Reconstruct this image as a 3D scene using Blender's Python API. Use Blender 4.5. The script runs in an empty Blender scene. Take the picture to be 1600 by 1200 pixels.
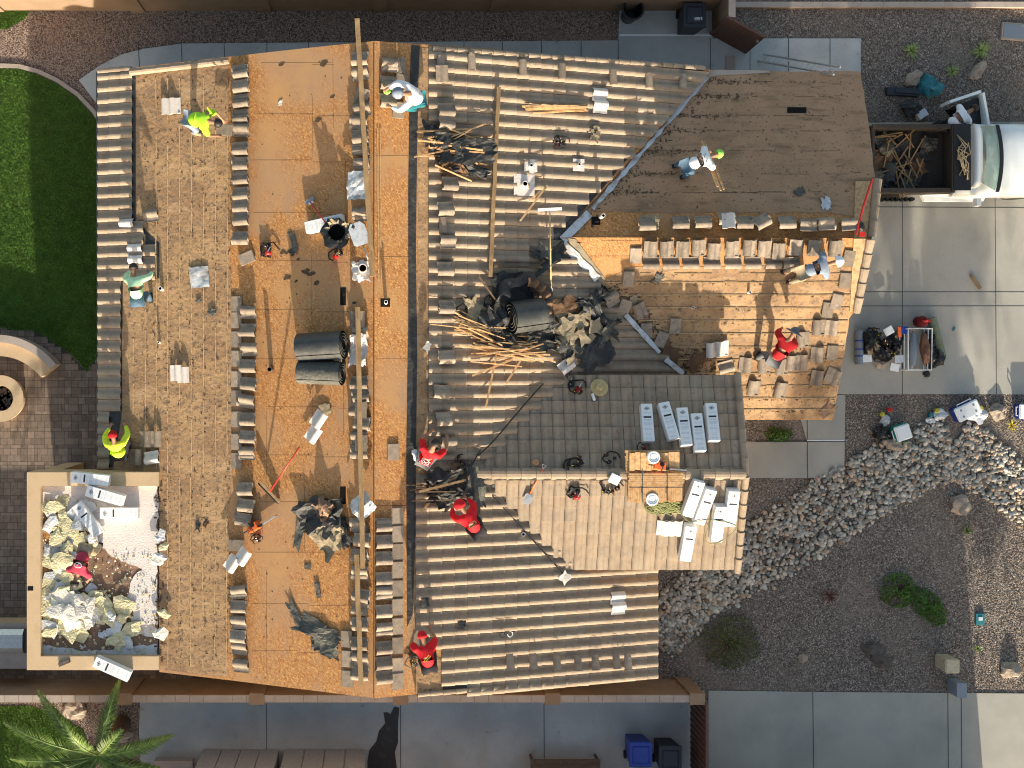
import bpy, bmesh, math, random
from mathutils import Vector, Matrix, Quaternion, noise
random.seed(7)
S = bpy.context.scene
COL = S.collection
R = math.radians
# ---------------------------------------------------------------- camera
NX, NY, F, H = 600.0, 570.0, 1850.0, 35.0      # a drone 35 m up looking straight down
cam = bpy.data.objects.new('camera', bpy.data.cameras.new('camera'))
COL.objects.link(cam)
cam.location = (0, 0, H)
cam.data.sensor_width = 36
cam.data.lens = F / 1600 * 36
cam.data.shift_x = 0.125
cam.data.shift_y = -0.01875
cam.data.clip_end = 400
S.camera = cam
# ---------------------------------------------------------------- world, sun, exposure
EL, AZ = R(15.4), R(4.5)
to_sun = Vector((math.sin(AZ) * math.cos(EL), -math.cos(AZ) * math.cos(EL), math.sin(EL)))
world = bpy.data.worlds.new('World'); S.world = world; world.use_nodes = True
nt = world.node_tree
sky = nt.nodes.new('ShaderNodeTexSky'); sky.sky_type = 'NISHITA'; sky.sun_disc = False
sky.ozone_density = .35; sky.dust_density = 2.2; sky.sun_elevation = EL; sky.sun_rotation = R(180) - AZ
bg = nt.nodes['Background']; bg.inputs[1].default_value = 0.15
wb = nt.nodes.new('ShaderNodeMix'); wb.data_type = 'RGBA'; wb.blend_type = 'MULTIPLY'; wb.inputs['Factor'].default_value = 1
wb.inputs['B'].default_value = (1.0, .92, .81, 1)      # the camera's warm white balance
nt.links.new(sky.outputs[0], wb.inputs['A']); nt.links.new(wb.outputs['Result'], bg.inputs[0])
sun = bpy.data.objects.new('sun', bpy.data.lights.new('sun', 'SUN'))
COL.objects.link(sun)
sun.data.energy = 4.6; sun.data.angle = R(0.6); sun.data.color = (1.0, 0.87, 0.68)
sun.rotation_euler = to_sun.to_track_quat('Z', 'Y').to_euler()
S.view_settings.view_transform = 'Standard'; S.view_settings.look = 'None'
S.view_settings.exposure = 1.1; S.view_settings.gamma = 1
S.cycles.max_bounces = 5
S.cycles.filter_width = 1.1
# ---------------------------------------------------------------- places
# surfaces as z = a + b X + c Y
PL = {'G': (0, 0, 0), 'FR': (3.55, 0, 0), 'PR': (3.78, 0, 0),
      'ML': (5.5 + .08, 1/3, 0), 'MR': (5.5 - .08, -1/3, 0),
      'GN': (3.91 + 3.24/3, 0, -1/3), 'GS': (3.91 - 3.24/3, 0, 1/3),
      'WN': (4.65 - 2.79/3, 0, -1/3), 'WS': (4.65 + 2.79/3, 0, 1/3)}
def pos(px, py, pl='G', dz=0.0):
    """the point of a surface seen at a place of the photograph"""
    u, v = (px - NX) / F, -(py - NY) / F
    a, b, c = PL[pl] if isinstance(pl, str) else (pl, 0, 0)
    a += dz
    k = b * u + c * v
    z = (a + H * k) / (1 + k)
    return Vector((u * (H - z), v * (H - z), z))
def normal(pl):
    if not isinstance(pl, str): return Vector((0, 0, 1))
    a, b, c = PL[pl]
    return Vector((-b, -c, 1)).normalized()
def frame(pl, deg=0):
    return (Vector((0, 0, 1)).rotation_difference(normal(pl))).to_matrix().to_4x4() @ Matrix.Rotation(R(deg), 4, 'Z')
def zat(pl, X, Y):
    a, b, c = PL[pl]
    return a + b * X + c * Y
# ---------------------------------------------------------------- materials
def mat(name, base, layers=(), rough=.85, bump=None, tone=False, metal=0, coord='world', rand=0, sheen=0):
    """layers: (scale, colour, lo, hi, stretch, kind)"""
    m = bpy.data.materials.new(name); m.use_nodes = True
    t = m.node_tree; N = t.nodes; L = t.links
    p = N['Principled BSDF']
    p.inputs['Roughness'].default_value = rough; p.inputs['Metallic'].default_value = metal
    p.inputs['Specular IOR Level'].default_value = .3 if rough > .6 else .5
    if coord == 'world': src = N.new('ShaderNodeNewGeometry').outputs['Position']
    else: src = N.new('ShaderNodeTexCoord').outputs['Object']
    cur = N.new('ShaderNodeRGB'); cur.outputs[0].default_value = (*base, 1); cur = cur.outputs[0]
    for ly in layers:
        sc, col, lo, hi = ly[:4]
        st = ly[4] if len(ly) > 4 else (1, 1, 1)
        kind = ly[5] if len(ly) > 5 else 'noise'
        mp = N.new('ShaderNodeMapping'); mp.vector_type = 'TEXTURE'; mp.inputs['Scale'].default_value = [1 / q for q in st]
        if len(ly) > 6: mp.inputs['Rotation'].default_value = (0, 0, R(ly[6]))
        L.new(src, mp.inputs[0])
        if kind == 'noise':
            x = N.new('ShaderNodeTexNoise'); x.inputs['Scale'].default_value = sc; x.inputs['Detail'].default_value = 4
            x.inputs['Roughness'].default_value = .6
            o = x.outputs[0]
        elif kind == 'cell':
            x = N.new('ShaderNodeTexVoronoi'); x.inputs['Scale'].default_value = sc
            sp = N.new('ShaderNodeSeparateColor'); L.new(x.outputs['Color'], sp.inputs[0]); o = sp.outputs[0]
        elif kind == 'edge':
            x = N.new('ShaderNodeTexVoronoi'); x.inputs['Scale'].default_value = sc; x.feature = 'F1'
            o = x.outputs['Distance']
        elif kind == 'wave':
            x = N.new('ShaderNodeTexWave'); x.inputs['Scale'].default_value = sc; x.inputs['Distortion'].default_value = 3
            x.inputs['Detail'].default_value = 3
            o = x.outputs['Fac']
        L.new(mp.outputs[0], x.inputs['Vector'])
        r = N.new('ShaderNodeMapRange'); r.inputs['From Min'].default_value = lo; r.inputs['From Max'].default_value = hi
        L.new(o, r.inputs['Value'])
        mx = N.new('ShaderNodeMix'); mx.data_type = 'RGBA'
        L.new(r.outputs[0], mx.inputs['Factor']); L.new(cur, mx.inputs['A']); mx.inputs['B'].default_value = (*col, 1)
        cur = mx.outputs['Result']
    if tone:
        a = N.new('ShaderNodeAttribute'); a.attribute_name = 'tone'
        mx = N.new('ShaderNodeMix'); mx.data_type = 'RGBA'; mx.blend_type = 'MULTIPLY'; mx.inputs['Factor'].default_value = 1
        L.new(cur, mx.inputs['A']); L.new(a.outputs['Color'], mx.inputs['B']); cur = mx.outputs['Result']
    if rand:
        oi = N.new('ShaderNodeObjectInfo')
        r = N.new('ShaderNodeMapRange'); r.inputs['To Min'].default_value = 1 - rand; r.inputs['To Max'].default_value = 1 + rand
        L.new(oi.outputs['Random'], r.inputs['Value'])
        mx = N.new('ShaderNodeVectorMath'); mx.operation = 'SCALE'
        L.new(cur, mx.inputs[0]); L.new(r.outputs[0], mx.inputs['Scale']); cur = mx.outputs[0]
    L.new(cur, p.inputs['Base Color'])
    if bump:
        kind = bump[2] if len(bump) > 2 else 'noise'
        if kind == 'noise':
            x = N.new('ShaderNodeTexNoise'); x.inputs['Detail'].default_value = 5; o = x.outputs[0]
        else:
            x = N.new('ShaderNodeTexVoronoi'); o = x.outputs['Distance']
        x.inputs['Scale'].default_value = bump[0]; L.new(src, x.inputs['Vector'])
        b = N.new('ShaderNodeBump'); b.inputs['Strength'].default_value = .9; b.inputs['Distance'].default_value = bump[1]
        if kind != 'noise': b.invert = True
        L.new(o, b.inputs['Height']); L.new(b.outputs[0], p.inputs['Normal'])
    return m
M = {}
M['gravel'] = mat('grey_gravel', (.25, .21, .18), [(26, (.12, .098, .085), .25, .75, (1,1,1), 'cell'), (33, (.45, .4, .35), .78, .95, (1,1,1), 'cell'), (26, (.07, .058, .05), .5, .85, (1,1,1), 'edge'), (.35, (.23, .19, .155), .5, .75)], bump=(26, .022, 'v'))
M['gravel2'] = mat('brown_gravel', (.33, .255, .205), [(30, (.15, .105, .085), .25, .8, (1,1,1), 'cell'), (37, (.42, .34, .29), .8, .97, (1,1,1), 'cell'), (30, (.06, .045, .04), .45, .8, (1,1,1), 'edge'), (.5, (.26, .17, .13), .5, .8)], bump=(30, .015, 'v'))
M['concrete'] = mat('concrete', (.4, .39, .35), [(.45, (.3, .3, .275), .4, .68), (2.2, (.4, .38, .33), .55, .75, (1, .3, 1)), (40, (.3, .29, .27), .5, .8), (5, (.2, .19, .18), .7, .8)], bump=(60, .002))
M['concrete2'] = mat('neighbour_concrete', (.48, .5, .5), [(.5, (.34, .37, .38), .4, .65), (1.3, (.4, .39, .36), .55, .75, (1, .25, 1)), (40, (.27, .28, .28), .5, .8), (4, (.14, .14, .145), .66, .8)], bump=(60, .002))
M['joint'] = mat('dark_joint', (.05, .05, .048))  # dark colour of the joints between paving slabs
M['lawn'] = mat('lawn', (.07, .15, .02), [(9, (.035, .085, .012), .35, .7), (60, (.12, .22, .03), .5, .8), (45, (.018, .045, .008), .55, .8), (.8, (.1, .16, .03), .5, .75)], rough=.9, bump=(80, .03))
M['blade'] = mat('grass_blade', (.11, .22, .03), [(3, (.06, .13, .015), .4, .65)], rough=.7)
M['paver'] = mat('paver_joint', (.06, .05, .046))
M['paver_b'] = mat('paver_brick', (.215, .165, .125), [(8, (.16, .12, .095), .4, .7), (50, (.22, .18, .16), .5, .8)], tone=True, bump=(60, .003))
M['stucco'] = mat('stucco', (.52, .39, .25), [(40, (.44, .32, .2), .45, .75), (2, (.45, .33, .2), .5, .8)], bump=(90, .006))
M['block'] = mat('block_wall', (.26, .18, .12), [(1.5, (.21, .145, .095), .4, .7), (60, (.2, .14, .095), .5, .8)], bump=(70, .006))
M['cap'] = mat('wall_cap', (.38, .325, .29), [(3, (.31, .265, .235), .4, .7), (60, (.38, .31, .26), .5, .8)], bump=(80, .004))
M['osb'] = mat('oriented_strand_board', (.39, .195, .075), [(26, (.29, .115, .034), .5, .6, (1, .3, 1), 'noise', 15), (28, (.56, .3, .105), .54, .63, (.3, 1, 1), 'noise', -35), (36, (.62, .36, .145), .57, .64, (1, .3, 1), 'noise', 62), (34, (.17, .07, .022), .61, .68, (.35, 1, 1), 'noise', 40), (.45, (.37, .225, .125), .45, .64), (1.1, (.34, .215, .13), .58, .74, (1.6, .6, 1)), (.9, (.44, .25, .1), .55, .75)], rough=.7, bump=(60, .003))
M['osbseam'] = mat('board_seam', (.1, .05, .025))
M['paper'] = mat('weathered_underlayment', (.39, .25, .13), [(1.2, (.27, .165, .09), .4, .62), (5, (.24, .16, .1), .52, .64), (12, (.15, .1, .06), .58, .65), (22, (.09, .058, .036), .67, .72), (30, (.5, .36, .22), .62, .68), (3, (.42, .28, .16), .55, .7, (.3, 1, 1))], bump=(9, .02))
M['paperg'] = mat('brown_underlayment', (.37, .235, .145), [(.7, (.29, .185, .11), .4, .62), (4, (.21, .135, .082), .52, .68, (.25, 1, 1)), (14, (.07, .045, .03), .6, .68), (28, (.36, .24, .14), .63, .68), (2.5, (.34, .23, .14), .58, .7)], bump=(8, .02))
M['batten'] = mat('batten_wood', (.47, .325, .18), [(10, (.3, .2, .105), .45, .65), (30, (.2, .13, .07), .62, .7)], bump=(50, .004))
M['dirt'] = mat('debris_dirt', (.1, .068, .042), [(30, (.03, .02, .015), .4, .7)])
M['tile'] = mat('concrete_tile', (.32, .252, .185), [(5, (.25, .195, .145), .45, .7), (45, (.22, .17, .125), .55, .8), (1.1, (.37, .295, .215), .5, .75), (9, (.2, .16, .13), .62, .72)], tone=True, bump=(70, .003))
M['ltile'] = mat('loose_tile', (.29, .235, .18), [(6, (.19, .16, .135), .42, .66), (40, (.3, .25, .2), .5, .8), (13, (.42, .35, .28), .62, .7)], rand=.22, bump=(60, .003))
M['whitetile'] = mat('unpainted_tile', (.66, .62, .58), [(9, (.55, .52, .5), .5, .7)], rand=.1, bump=(60, .003))
M['felt'] = mat('black_felt', (.022, .024, .026), [(4, (.05, .055, .055), .5, .7), (20, (.012, .012, .012), .5, .7)], rough=.6, bump=(8, .03))
M['felt2'] = mat('grey_felt', (.085, .088, .08), [(4, (.13, .13, .115), .5, .7), (22, (.05, .05, .046), .5, .7)], rough=.75, bump=(10, .025))
M['felttan'] = mat('tan_felt', (.27, .225, .15), [(5, (.2, .165, .115), .45, .65), (20, (.32, .27, .19), .55, .7)], rough=.8, bump=(10, .025))
M['brownpaper'] = mat('brown_felt', (.14, .08, .045), [(4, (.2, .12, .07), .5, .7)], bump=(10, .03))
M['roll'] = mat('felt_roll', (.035, .04, .042), [(2.5, (.06, .065, .062), .45, .65)], rough=.5, bump=(5, .02))
M['wood'] = mat('split_batten', (.62, .4, .2), [(9, (.45, .25, .11), .45, .65, (1, 1, 1)), (40, (.3, .16, .08), .6, .7)], rand=.25)
M['oldwood'] = mat('old_lumber', (.3, .2, .1), [(8, (.2, .13, .07), .45, .65, (1, .2, 1)), (40, (.1, .065, .04), .6, .7), (3, (.36, .25, .13), .55, .7)], bump=(30, .006))
M['darkwood'] = mat('dark_lumber', (.11, .075, .048), [(8, (.16, .11, .07), .5, .7)], bump=(30, .006))
M['flash'] = mat('galvanised_flashing', (.52, .56, .6), [(4, (.36, .34, .32), .5, .62), (12, (.2, .15, .11), .62, .7), (3, (.66, .68, .7), .55, .7)], rough=.45, metal=.35, bump=(6, .01))
M['steel'] = mat('steel', (.5, .52, .54), [(12, (.4, .42, .44), .4, .7)], rough=.35, metal=.7)
M['foam'] = mat('pale_foam_coating', (.66, .62, .6), [(2, (.6, .55, .52), .45, .7), (9, (.42, .32, .24), .64, .74), (50, (.56, .52, .48), .5, .75)], bump=(25, .012))
M['foamy'] = mat('yellow_foam', (.56, .52, .33), [(5, (.42, .4, .25), .45, .65), (14, (.66, .62, .42), .55, .7)], rand=.12, bump=(22, .03))
M['foamw'] = mat('white_foam', (.66, .64, .58), [(6, (.55, .5, .36), .52, .7)], rand=.05, bump=(22, .02))
M['foamg'] = mat('grey_foam_skin', (.5, .53, .56), [(7, (.4, .42, .43), .5, .7)], rand=.1, bump=(22, .02))
M['brownboard'] = mat('stained_deck', (.2, .125, .085), [(4, (.27, .17, .11), .45, .65), (40, (.33, .25, .2), .62, .7), (9, (.12, .08, .06), .55, .7)], bump=(20, .01))
M['black'] = mat('black_hole', (.004, .004, .004), rough=1)
M['carton'] = mat('white_carton', (.74, .76, .78), [(5, (.68, .7, .72), .5, .7)], rough=.5, coord='obj')
M['print'] = mat('black_print', (.03, .035, .05))
M['printg'] = mat('pale_print', (.42, .48, .55))
def plain(n, c, rough=.7, metal=0, **k):
    M[n] = mat(n, c, [(12, tuple(x * (.96 if 'white' in n or 'metal' in n else .72) for x in c), .45, .7)], rough=rough, metal=metal, **k)
for n, c, r_ in [('neon', (.42, .8, .04), .8), ('neon2', (.62, .82, .05), .8), ('red', (.62, .012, .02), .8), ('redd', (.42, .01, .014), .8), ('maroon', (.42, .04, .08), .85),
                ('whitecloth', (.74, .77, .82), .85), ('mint', (.5, .78, .5), .85), ('bluegrey', (.2, .25, .33), .85), ('denim', (.07, .13, .2), .9), ('darkcloth', (.02, .022, .027), .9),
                ('khaki', (.34, .27, .18), .9), ('greycloth', (.14, .15, .16), .9), ('skin', (.33, .17, .1), .6), ('hair', (.012, .01, .01), .6), ('lime', (.3, .75, .12), .8), ('shoe', (.3, .2, .12), .8),
                ('plasticblack', (.012, .013, .014), .35), ('plasticblue', (.012, .045, .32), .4), ('plasticdark', (.016, .022, .034), .5), ('plasticred', (.5, .02, .015), .4), ('teal', (.0, .35, .3), .4),
                ('plasticwhite', (.78, .82, .84), .4), ('orange', (.72, .14, .03), .45), ('tealcloth', (.01, .16, .2), .6), ('straw', (.5, .39, .2), .85), ('truckwhite', (.72, .78, .8), .25), ('rubber', (.02, .02, .02), .8),
                ('truckbed', (.05, .043, .037), .7), ('gatebrown', (.1, .045, .03), .6), ('leaf', (.09, .14, .025), .6), ('leafd', (.045, .075, .016), .7), ('leafb', (.08, .2, .02), .6), ('yucca', (.25, .33, .09), .5), ('palm', (.12, .2, .035), .5),
                ('palmdry', (.28, .26, .09), .6), ('stone', (.33, .275, .225), .9), ('stoned', (.11, .095, .085), .9), ('trunk', (.12, .08, .05), .9), ('beige', (.5, .43, .3), .5), ('metalgrey', (.2, .24, .29), .4), ('terra', (.5, .25, .13), .8),
                ('yellow', (.6, .5, .03), .6), ('rope', (.55, .44, .27), .8), ('cordg', (.2, .22, .09), .7), ('bag', (.6, .64, .68), .4), ('darkred', (.16, .01, .012), .7), ('aloe', (.1, .02, .012), .6), ('shed', (.33, .35, .4), .6), ('yellowg', (.4, .38, .04), .6), ('brownsack', (.16, .085, .06), .8), ('oliveroll', (.17, .2, .15), .7), ('plum', (.05, .02, .02), .7)]:
    plain(n, c, r_)
gl = M['glass'] = mat('windscreen_glass', (.16, .26, .24), [(2, (.3, .42, .38), .5, .7)], rough=.08)
# ---------------------------------------------------------------- mesh building
class MB:
    def __init__(s): s.v = []; s.f = []; s.mi = []; s.tone = []; s.cur = 0; s.t = 1.0
    def add(s, vs, fs, m=None):
        o = len(s.v)
        for p in vs:
            s.v.append(tuple((m @ Vector(p)) if m is not None else p))
        for f in fs:
            s.f.append(tuple(i + o for i in f)); s.mi.append(s.cur); s.tone.append(s.t)
        return s
    def box(s, c, d, m=None, taper=1.0, rz=0):
        x, y, z = [q / 2 for q in d]
        vs = [(-x, -y, -z), (x, -y, -z), (x, y, -z), (-x, y, -z), (-x * taper, -y * taper, z), (x * taper, -y * taper, z), (x * taper, y * taper, z), (-x * taper, y * taper, z)]
        k = Matrix.Translation(c) @ Matrix.Rotation(R(rz), 4, 'Z')
        return s.add([k @ Vector(v) for v in vs], [(3, 2, 1, 0), (4, 5, 6, 7), (0, 1, 5, 4), (1, 2, 6, 5), (2, 3, 7, 6), (3, 0, 4, 7)], m)
    def tube(s, pts, rad, n=8, m=None, cap=True):
        pts = [Vector(p) for p in pts]
        if not isinstance(rad, (list, tuple)): rad = [rad] * len(pts)
        rings = []; ref = None
        for i, p in enumerate(pts):
            d = (pts[min(i + 1, len(pts) - 1)] - pts[max(i - 1, 0)])
            d = d.normalized() if d.length > 1e-9 else Vector((0, 0, 1))
            if ref is None or abs(ref.dot(d)) > .98: ref = Vector((0, 0, 1)) if abs(d.z) < .9 else Vector((1, 0, 0))
            a = d.cross(ref).normalized(); b = a.cross(d).normalized(); ref = b
            rings.append([p + (a * math.cos(2 * math.pi * k / n) + b * math.sin(2 * math.pi * k / n)) * rad[i] for k in range(n)])
        vs = [q for r_ in rings for q in r_]; fs = []
        for i in range(len(pts) - 1):
            for k in range(n):
                fs.append((i * n + k, i * n + (k + 1) % n, (i + 1) * n + (k + 1) % n, (i + 1) * n + k))
        if cap:
            fs.append(tuple(range(n))[::-1]); fs.append(tuple((len(pts) - 1) * n + k for k in range(n)))
        return s.add(vs, fs, m)
    def lathe(s, prof, n=16, m=None, sx=1, sy=1, full=None):
        vs = []; fs = []
        for r_, z in prof:
            for k in range(n):
                a = 2 * math.pi * k / n
                vs.append((r_ * math.cos(a) * sx, r_ * math.sin(a) * sy, z))
        for i in range(len(prof) - 1):
            for k in range(n):
                fs.append((i * n + k, i * n + (k + 1) % n, (i + 1) * n + (k + 1) % n, (i + 1) * n + k))
        if prof[0][0] > 1e-6: fs.append(tuple(range(n))[::-1])
        if prof[-1][0] > 1e-6: fs.append(tuple((len(prof) - 1) * n + k for k in range(n)))
        return s.add(vs, fs, m)
    def blob(s, c, r_, rough=.15, n=10, seed=None, m=None):
        sd = random.random() * 100 if seed is None else seed
        if not isinstance(r_, (tuple, list)): r_ = (r_, r_, r_)
        vs = []; fs = []; k = max(4, n // 2)
        for i in range(k + 1):
            th = math.pi * i / k
            for j in range(n):
                ph = 2 * math.pi * j / n
                d = Vector((math.sin(th) * math.cos(ph), math.sin(th) * math.sin(ph), math.cos(th)))
                q = 1 + rough * 2 * noise.noise(d * 1.4 + Vector((sd, sd * .7, 0)))
                vs.append((c[0] + d.x * r_[0] * q, c[1] + d.y * r_[1] * q, c[2] + d.z * r_[2] * q))
        for i in range(k):
            for j in range(n):
                fs.append((i * n + j, (i + 1) * n + j, (i + 1) * n + (j + 1) % n, i * n + (j + 1) % n))
        return s.add(vs, fs, m)
    def build(s, name, mats, parent=None, smooth=False, base=None, weld=False, tonea=False):
        me = bpy.data.meshes.new(name)
        vs = s.v
        off = Vector((0, 0, 0))
        if parent is None and base is not None:
            off = Vector(base)
        elif parent is None and vs:
            xs = [v[0] for v in vs]; ys = [v[1] for v in vs]; zs = [v[2] for v in vs]
            off = Vector(((min(xs) + max(xs)) / 2, (min(ys) + max(ys)) / 2, min(zs)))
        elif parent is not None and parent.get('_world'):
            off = Vector(parent.location)
        me.from_pydata([tuple(Vector(v) - off) for v in vs], [], s.f)
        for mm in (mats if isinstance(mats, (list, tuple)) else [mats]): me.materials.append(M[mm] if isinstance(mm, str) else mm)
        me.polygons.foreach_set('material_index', s.mi)
        if smooth: me.polygons.foreach_set('use_smooth', [True] * len(me.polygons))
        if tonea:
            at = me.color_attributes.new('tone', 'FLOAT_COLOR', 'CORNER')
            buf = []
            for p, t_ in zip(me.polygons, s.tone):
                tt = t_ if isinstance(t_, tuple) else (t_, t_, t_)
                buf += [tt[0], tt[1], tt[2], 1.0] * p.loop_total
            at.data.foreach_set('color', buf)
        me.update()
        if weld:
            bm = bmesh.new(); bm.from_mesh(me); bmesh.ops.remove_doubles(bm, verts=bm.verts, dist=1e-5); bm.to_mesh(me); bm.free()
        o = bpy.data.objects.new(name, me); COL.objects.link(o)
        if parent is None: o.location = off
        else: o.parent = parent
        return o
def tag(o, label=None, cat=None, group=None, kind=None):
    if label: o['label'] = label
    if cat: o['category'] = cat
    if group: o['group'] = group
    if kind: o['kind'] = kind
    return o
def empty(name, loc=(0, 0, 0), label=None, cat=None, group=None, world=False, mtx=None):
    o = bpy.data.objects.new(name, None); COL.objects.link(o); o.empty_display_size = .2
    if mtx is not None: o.matrix_basis = mtx
    else: o.location = loc
    if world: o['_world'] = 1
    return tag(o, label, cat, group)
def at(px, py, pl='G', deg=0, dz=0, level=False):
    """placement on a surface; deg counted anticlockwise in the photograph"""
    m = Matrix.Rotation(R(deg), 4, 'Z') if level else frame(pl, deg)
    return Matrix.Translation(pos(px, py, pl, dz)) @ m
def copy_tree(o, parent=None):
    c = o.copy(); COL.objects.link(c)
    if parent: c.parent = parent
    for ch in list(o.children): copy_tree(ch, c)
    return c
def poly_sheet(name, pts, pl, dz, m, parent=None, thick=0.0, cells=None, kind=None):
    """a flat sheet with the outline given by places of the photograph, on a surface"""
    ps = [pos(x, y, pl, dz) for x, y in pts]
    return poly3(name, ps, m, parent, thick, kind)
def poly3(name, ps, m, parent=None, thick=0.0, kind=None):
    bm = bmesh.new()
    off = Vector((0, 0, 0))
    if parent is None:
        off = sum(ps, Vector()) / len(ps); off.z = min(p.z for p in ps) - thick
    elif parent.get('_world'): off = Vector(parent.location)
    vs = [bm.verts.new(Vector(p) - off) for p in ps]
    f = bm.faces.new(vs); bm.normal_update()
    if f.normal.z < 0: f.normal_flip()
    if thick:
        g = bmesh.ops.extrude_face_region(bm, geom=[f])
        low = [e for e in g['geom'] if isinstance(e, bmesh.types.BMVert)]
        for v in low: v.co.z -= thick
        bm.faces.ensure_lookup_table()
        bmesh.ops.recalc_face_normals(bm, faces=bm.faces)
    bmesh.ops.triangulate(bm, faces=bm.faces)
    me = bpy.data.meshes.new(name); bm.to_mesh(me); bm.free()
    me.materials.append(M[m] if isinstance(m, str) else m)
    o = bpy.data.objects.new(name, me); COL.objects.link(o)
    if parent is None: o.location = off
    else: o.parent = parent
    if kind: o['kind'] = kind
    return o
def inside(p, poly):
    x, y = p; c = False; n = len(poly)
    for i in range(n):
        x1, y1 = poly[i]; x2, y2 = poly[(i + 1) % n]
        if (y1 > y) != (y2 > y) and x < (x2 - x1) * (y - y1) / (y2 - y1) + x1: c = not c
    return c
def pxof(p):
    return (NX + p[0] * F / (H - p[2]), NY - p[1] * F / (H - p[2]))
def seg_strip(mb, a, b, w, h):
    """a low bar between two points of space"""
    a = Vector(a); b = Vector(b); d = (b - a); L_ = d.length
    d.normalize(); s_ = d.cross(Vector((0, 0, 1))).normalized(); up = s_.cross(d).normalized()
    vs = []
    for e in (a, b):
        for sx, sz in ((-1, 0), (1, 0), (1, 1), (-1, 1)):
            vs.append(e + s_ * (sx * w / 2) + up * (sz * h))
    mb.add(vs, [(0, 1, 2, 3), (7, 6, 5, 4), (0, 4, 5, 1), (1, 5, 6, 2), (2, 6, 7, 3), (3, 7, 4, 0)])
ORD = 'first second third fourth fifth sixth seventh eighth ninth tenth eleventh twelfth thirteenth fourteenth fifteenth sixteenth seventeenth eighteenth nineteenth twentieth'.split()
# ================================================================ THE SETTING
def ground_sheet(name, pts, dz, m):
    return poly_sheet(name, pts, 'G', dz, m, kind='structure')
def flat(name, x0, y0, x1, y1, z, m):
    mb = MB(); mb.add([(x0, y0, z), (x1, y0, z), (x1, y1, z), (x0, y1, z)], [(0, 1, 2, 3)])
    o = mb.build(name, m); o['kind'] = 'structure'; return o
flat('ground', -90, -90, 90, 90, 0.0, 'gravel')
ground_sheet('side_yard', [(-60, 16), (955, 13), (966, 62), (965, 300), (100, 300), (-60, 240)], .004, 'gravel2')
# concrete paths and drives
ground_sheet('side_path', [(123, 125), (158, 101), (190, 85), (225, 76), (285, 68), (400, 67), (560, 66), (966, 63), (966, 260), (300, 260), (151, 162)], .03, 'concrete2')
ground_sheet('gate_slab', [(968, 12), (1130, 12), (1113, 60), (1345, 60), (1345, 250), (966, 250), (966, 62)], .03, 'concrete2')
ground_sheet('driveway', [(1290, 192), (1760, 189), (1760, 618), (1560, 616), (1290, 616)], .034, 'concrete')
ground_sheet('entry_walk', [(1240, 617), (1321, 617), (1319, 747), (1100, 747), (1100, 690), (1261, 690)], .03, 'concrete')
ground_sheet('neighbour_driveway', [(1107, 1079), (1270, 1081), (1760, 1085), (1760, 1420), (1107, 1420)], .03, 'concrete')
ground_sheet('neighbour_path', [(220, 1080), (1100, 1080), (1100, 1330), (226, 1330), (217, 1140)], .03, 'concrete2')
j = MB()
def joint(a, b, w=.018, dz=.038, zb='G'):
    p, q = pos(*a, zb, dz), pos(*b, zb, dz); d = (q - p).normalized(); s_ = Vector((-d.y, d.x, 0)) * w / 2
    j.add([p - s_, q - s_, q + s_, p + s_], [(0, 1, 2, 3)])
for x in (216, 283, 350): joint((x, 66), (x + 3, 130))
for x in (417, 482, 545, 725, 785, 846, 908): joint((x, 64), (x, 130))
for a, b in [((966, 62), (966, 130)), ((1110, 60), (1110, 150)), ((1172, 60), (1172, 150)), ((1232, 60), (1232, 150)), ((1297, 60), (1297, 150)),
             ((1410, 192), (1410, 616)), ((1554, 192), (1557, 616)), ((1300, 323), (1760, 325)), ((1300, 456), (1760, 456)), ((1300, 478), (1760, 478)),
             ((1261, 617), (1262, 747)), ((1180, 690), (1321, 690)), ((1270, 1081), (1273, 1330)), ((1481, 1083), (1483, 1330)), ((1502, 1083), (1504, 1330)),
             ((626, 1100), (626, 1300)), ((850, 1100), (851, 1300)), ((416, 1100), (417, 1300)), ((1380, 192), (1380, 206)), ((1552, 192), (1552, 206)), ((1575, 192), (1575, 206))]:
    joint(a, b)
o = j.build('paving_joints', 'joint'); o['kind'] = 'structure'
mb = MB(); a, b = pos(968, 55, 'G', .035), pos(1112, 55, 'G', .035); seg_strip(mb, a, b, .05, .01); o = mb.build('threshold_strip', 'plasticwhite'); o['kind'] = 'structure'
mb = MB(); a, b = pos(1261, 688, 'G', .035), pos(1319, 688, 'G', .035); seg_strip(mb, a, b, .03, .008); o = mb.build('joint_sealant', 'plasticwhite'); o['kind'] = 'structure'
# wet stains on the neighbour's path
st = [(616, 1104), (624, 1106), (622, 1130), (622, 1160), (617, 1175), (620, 1200), (600, 1240), (575, 1215), (574, 1190), (577, 1172), (588, 1158), (592, 1142), (602, 1130), (599, 1113), (606, 1113), (610, 1116)]
ground_sheet('wet_stain', st, .041, mat('wet_stain', (.022, .018, .016), [(6, (.05, .045, .04), .55, .7)], rough=.5))
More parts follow.
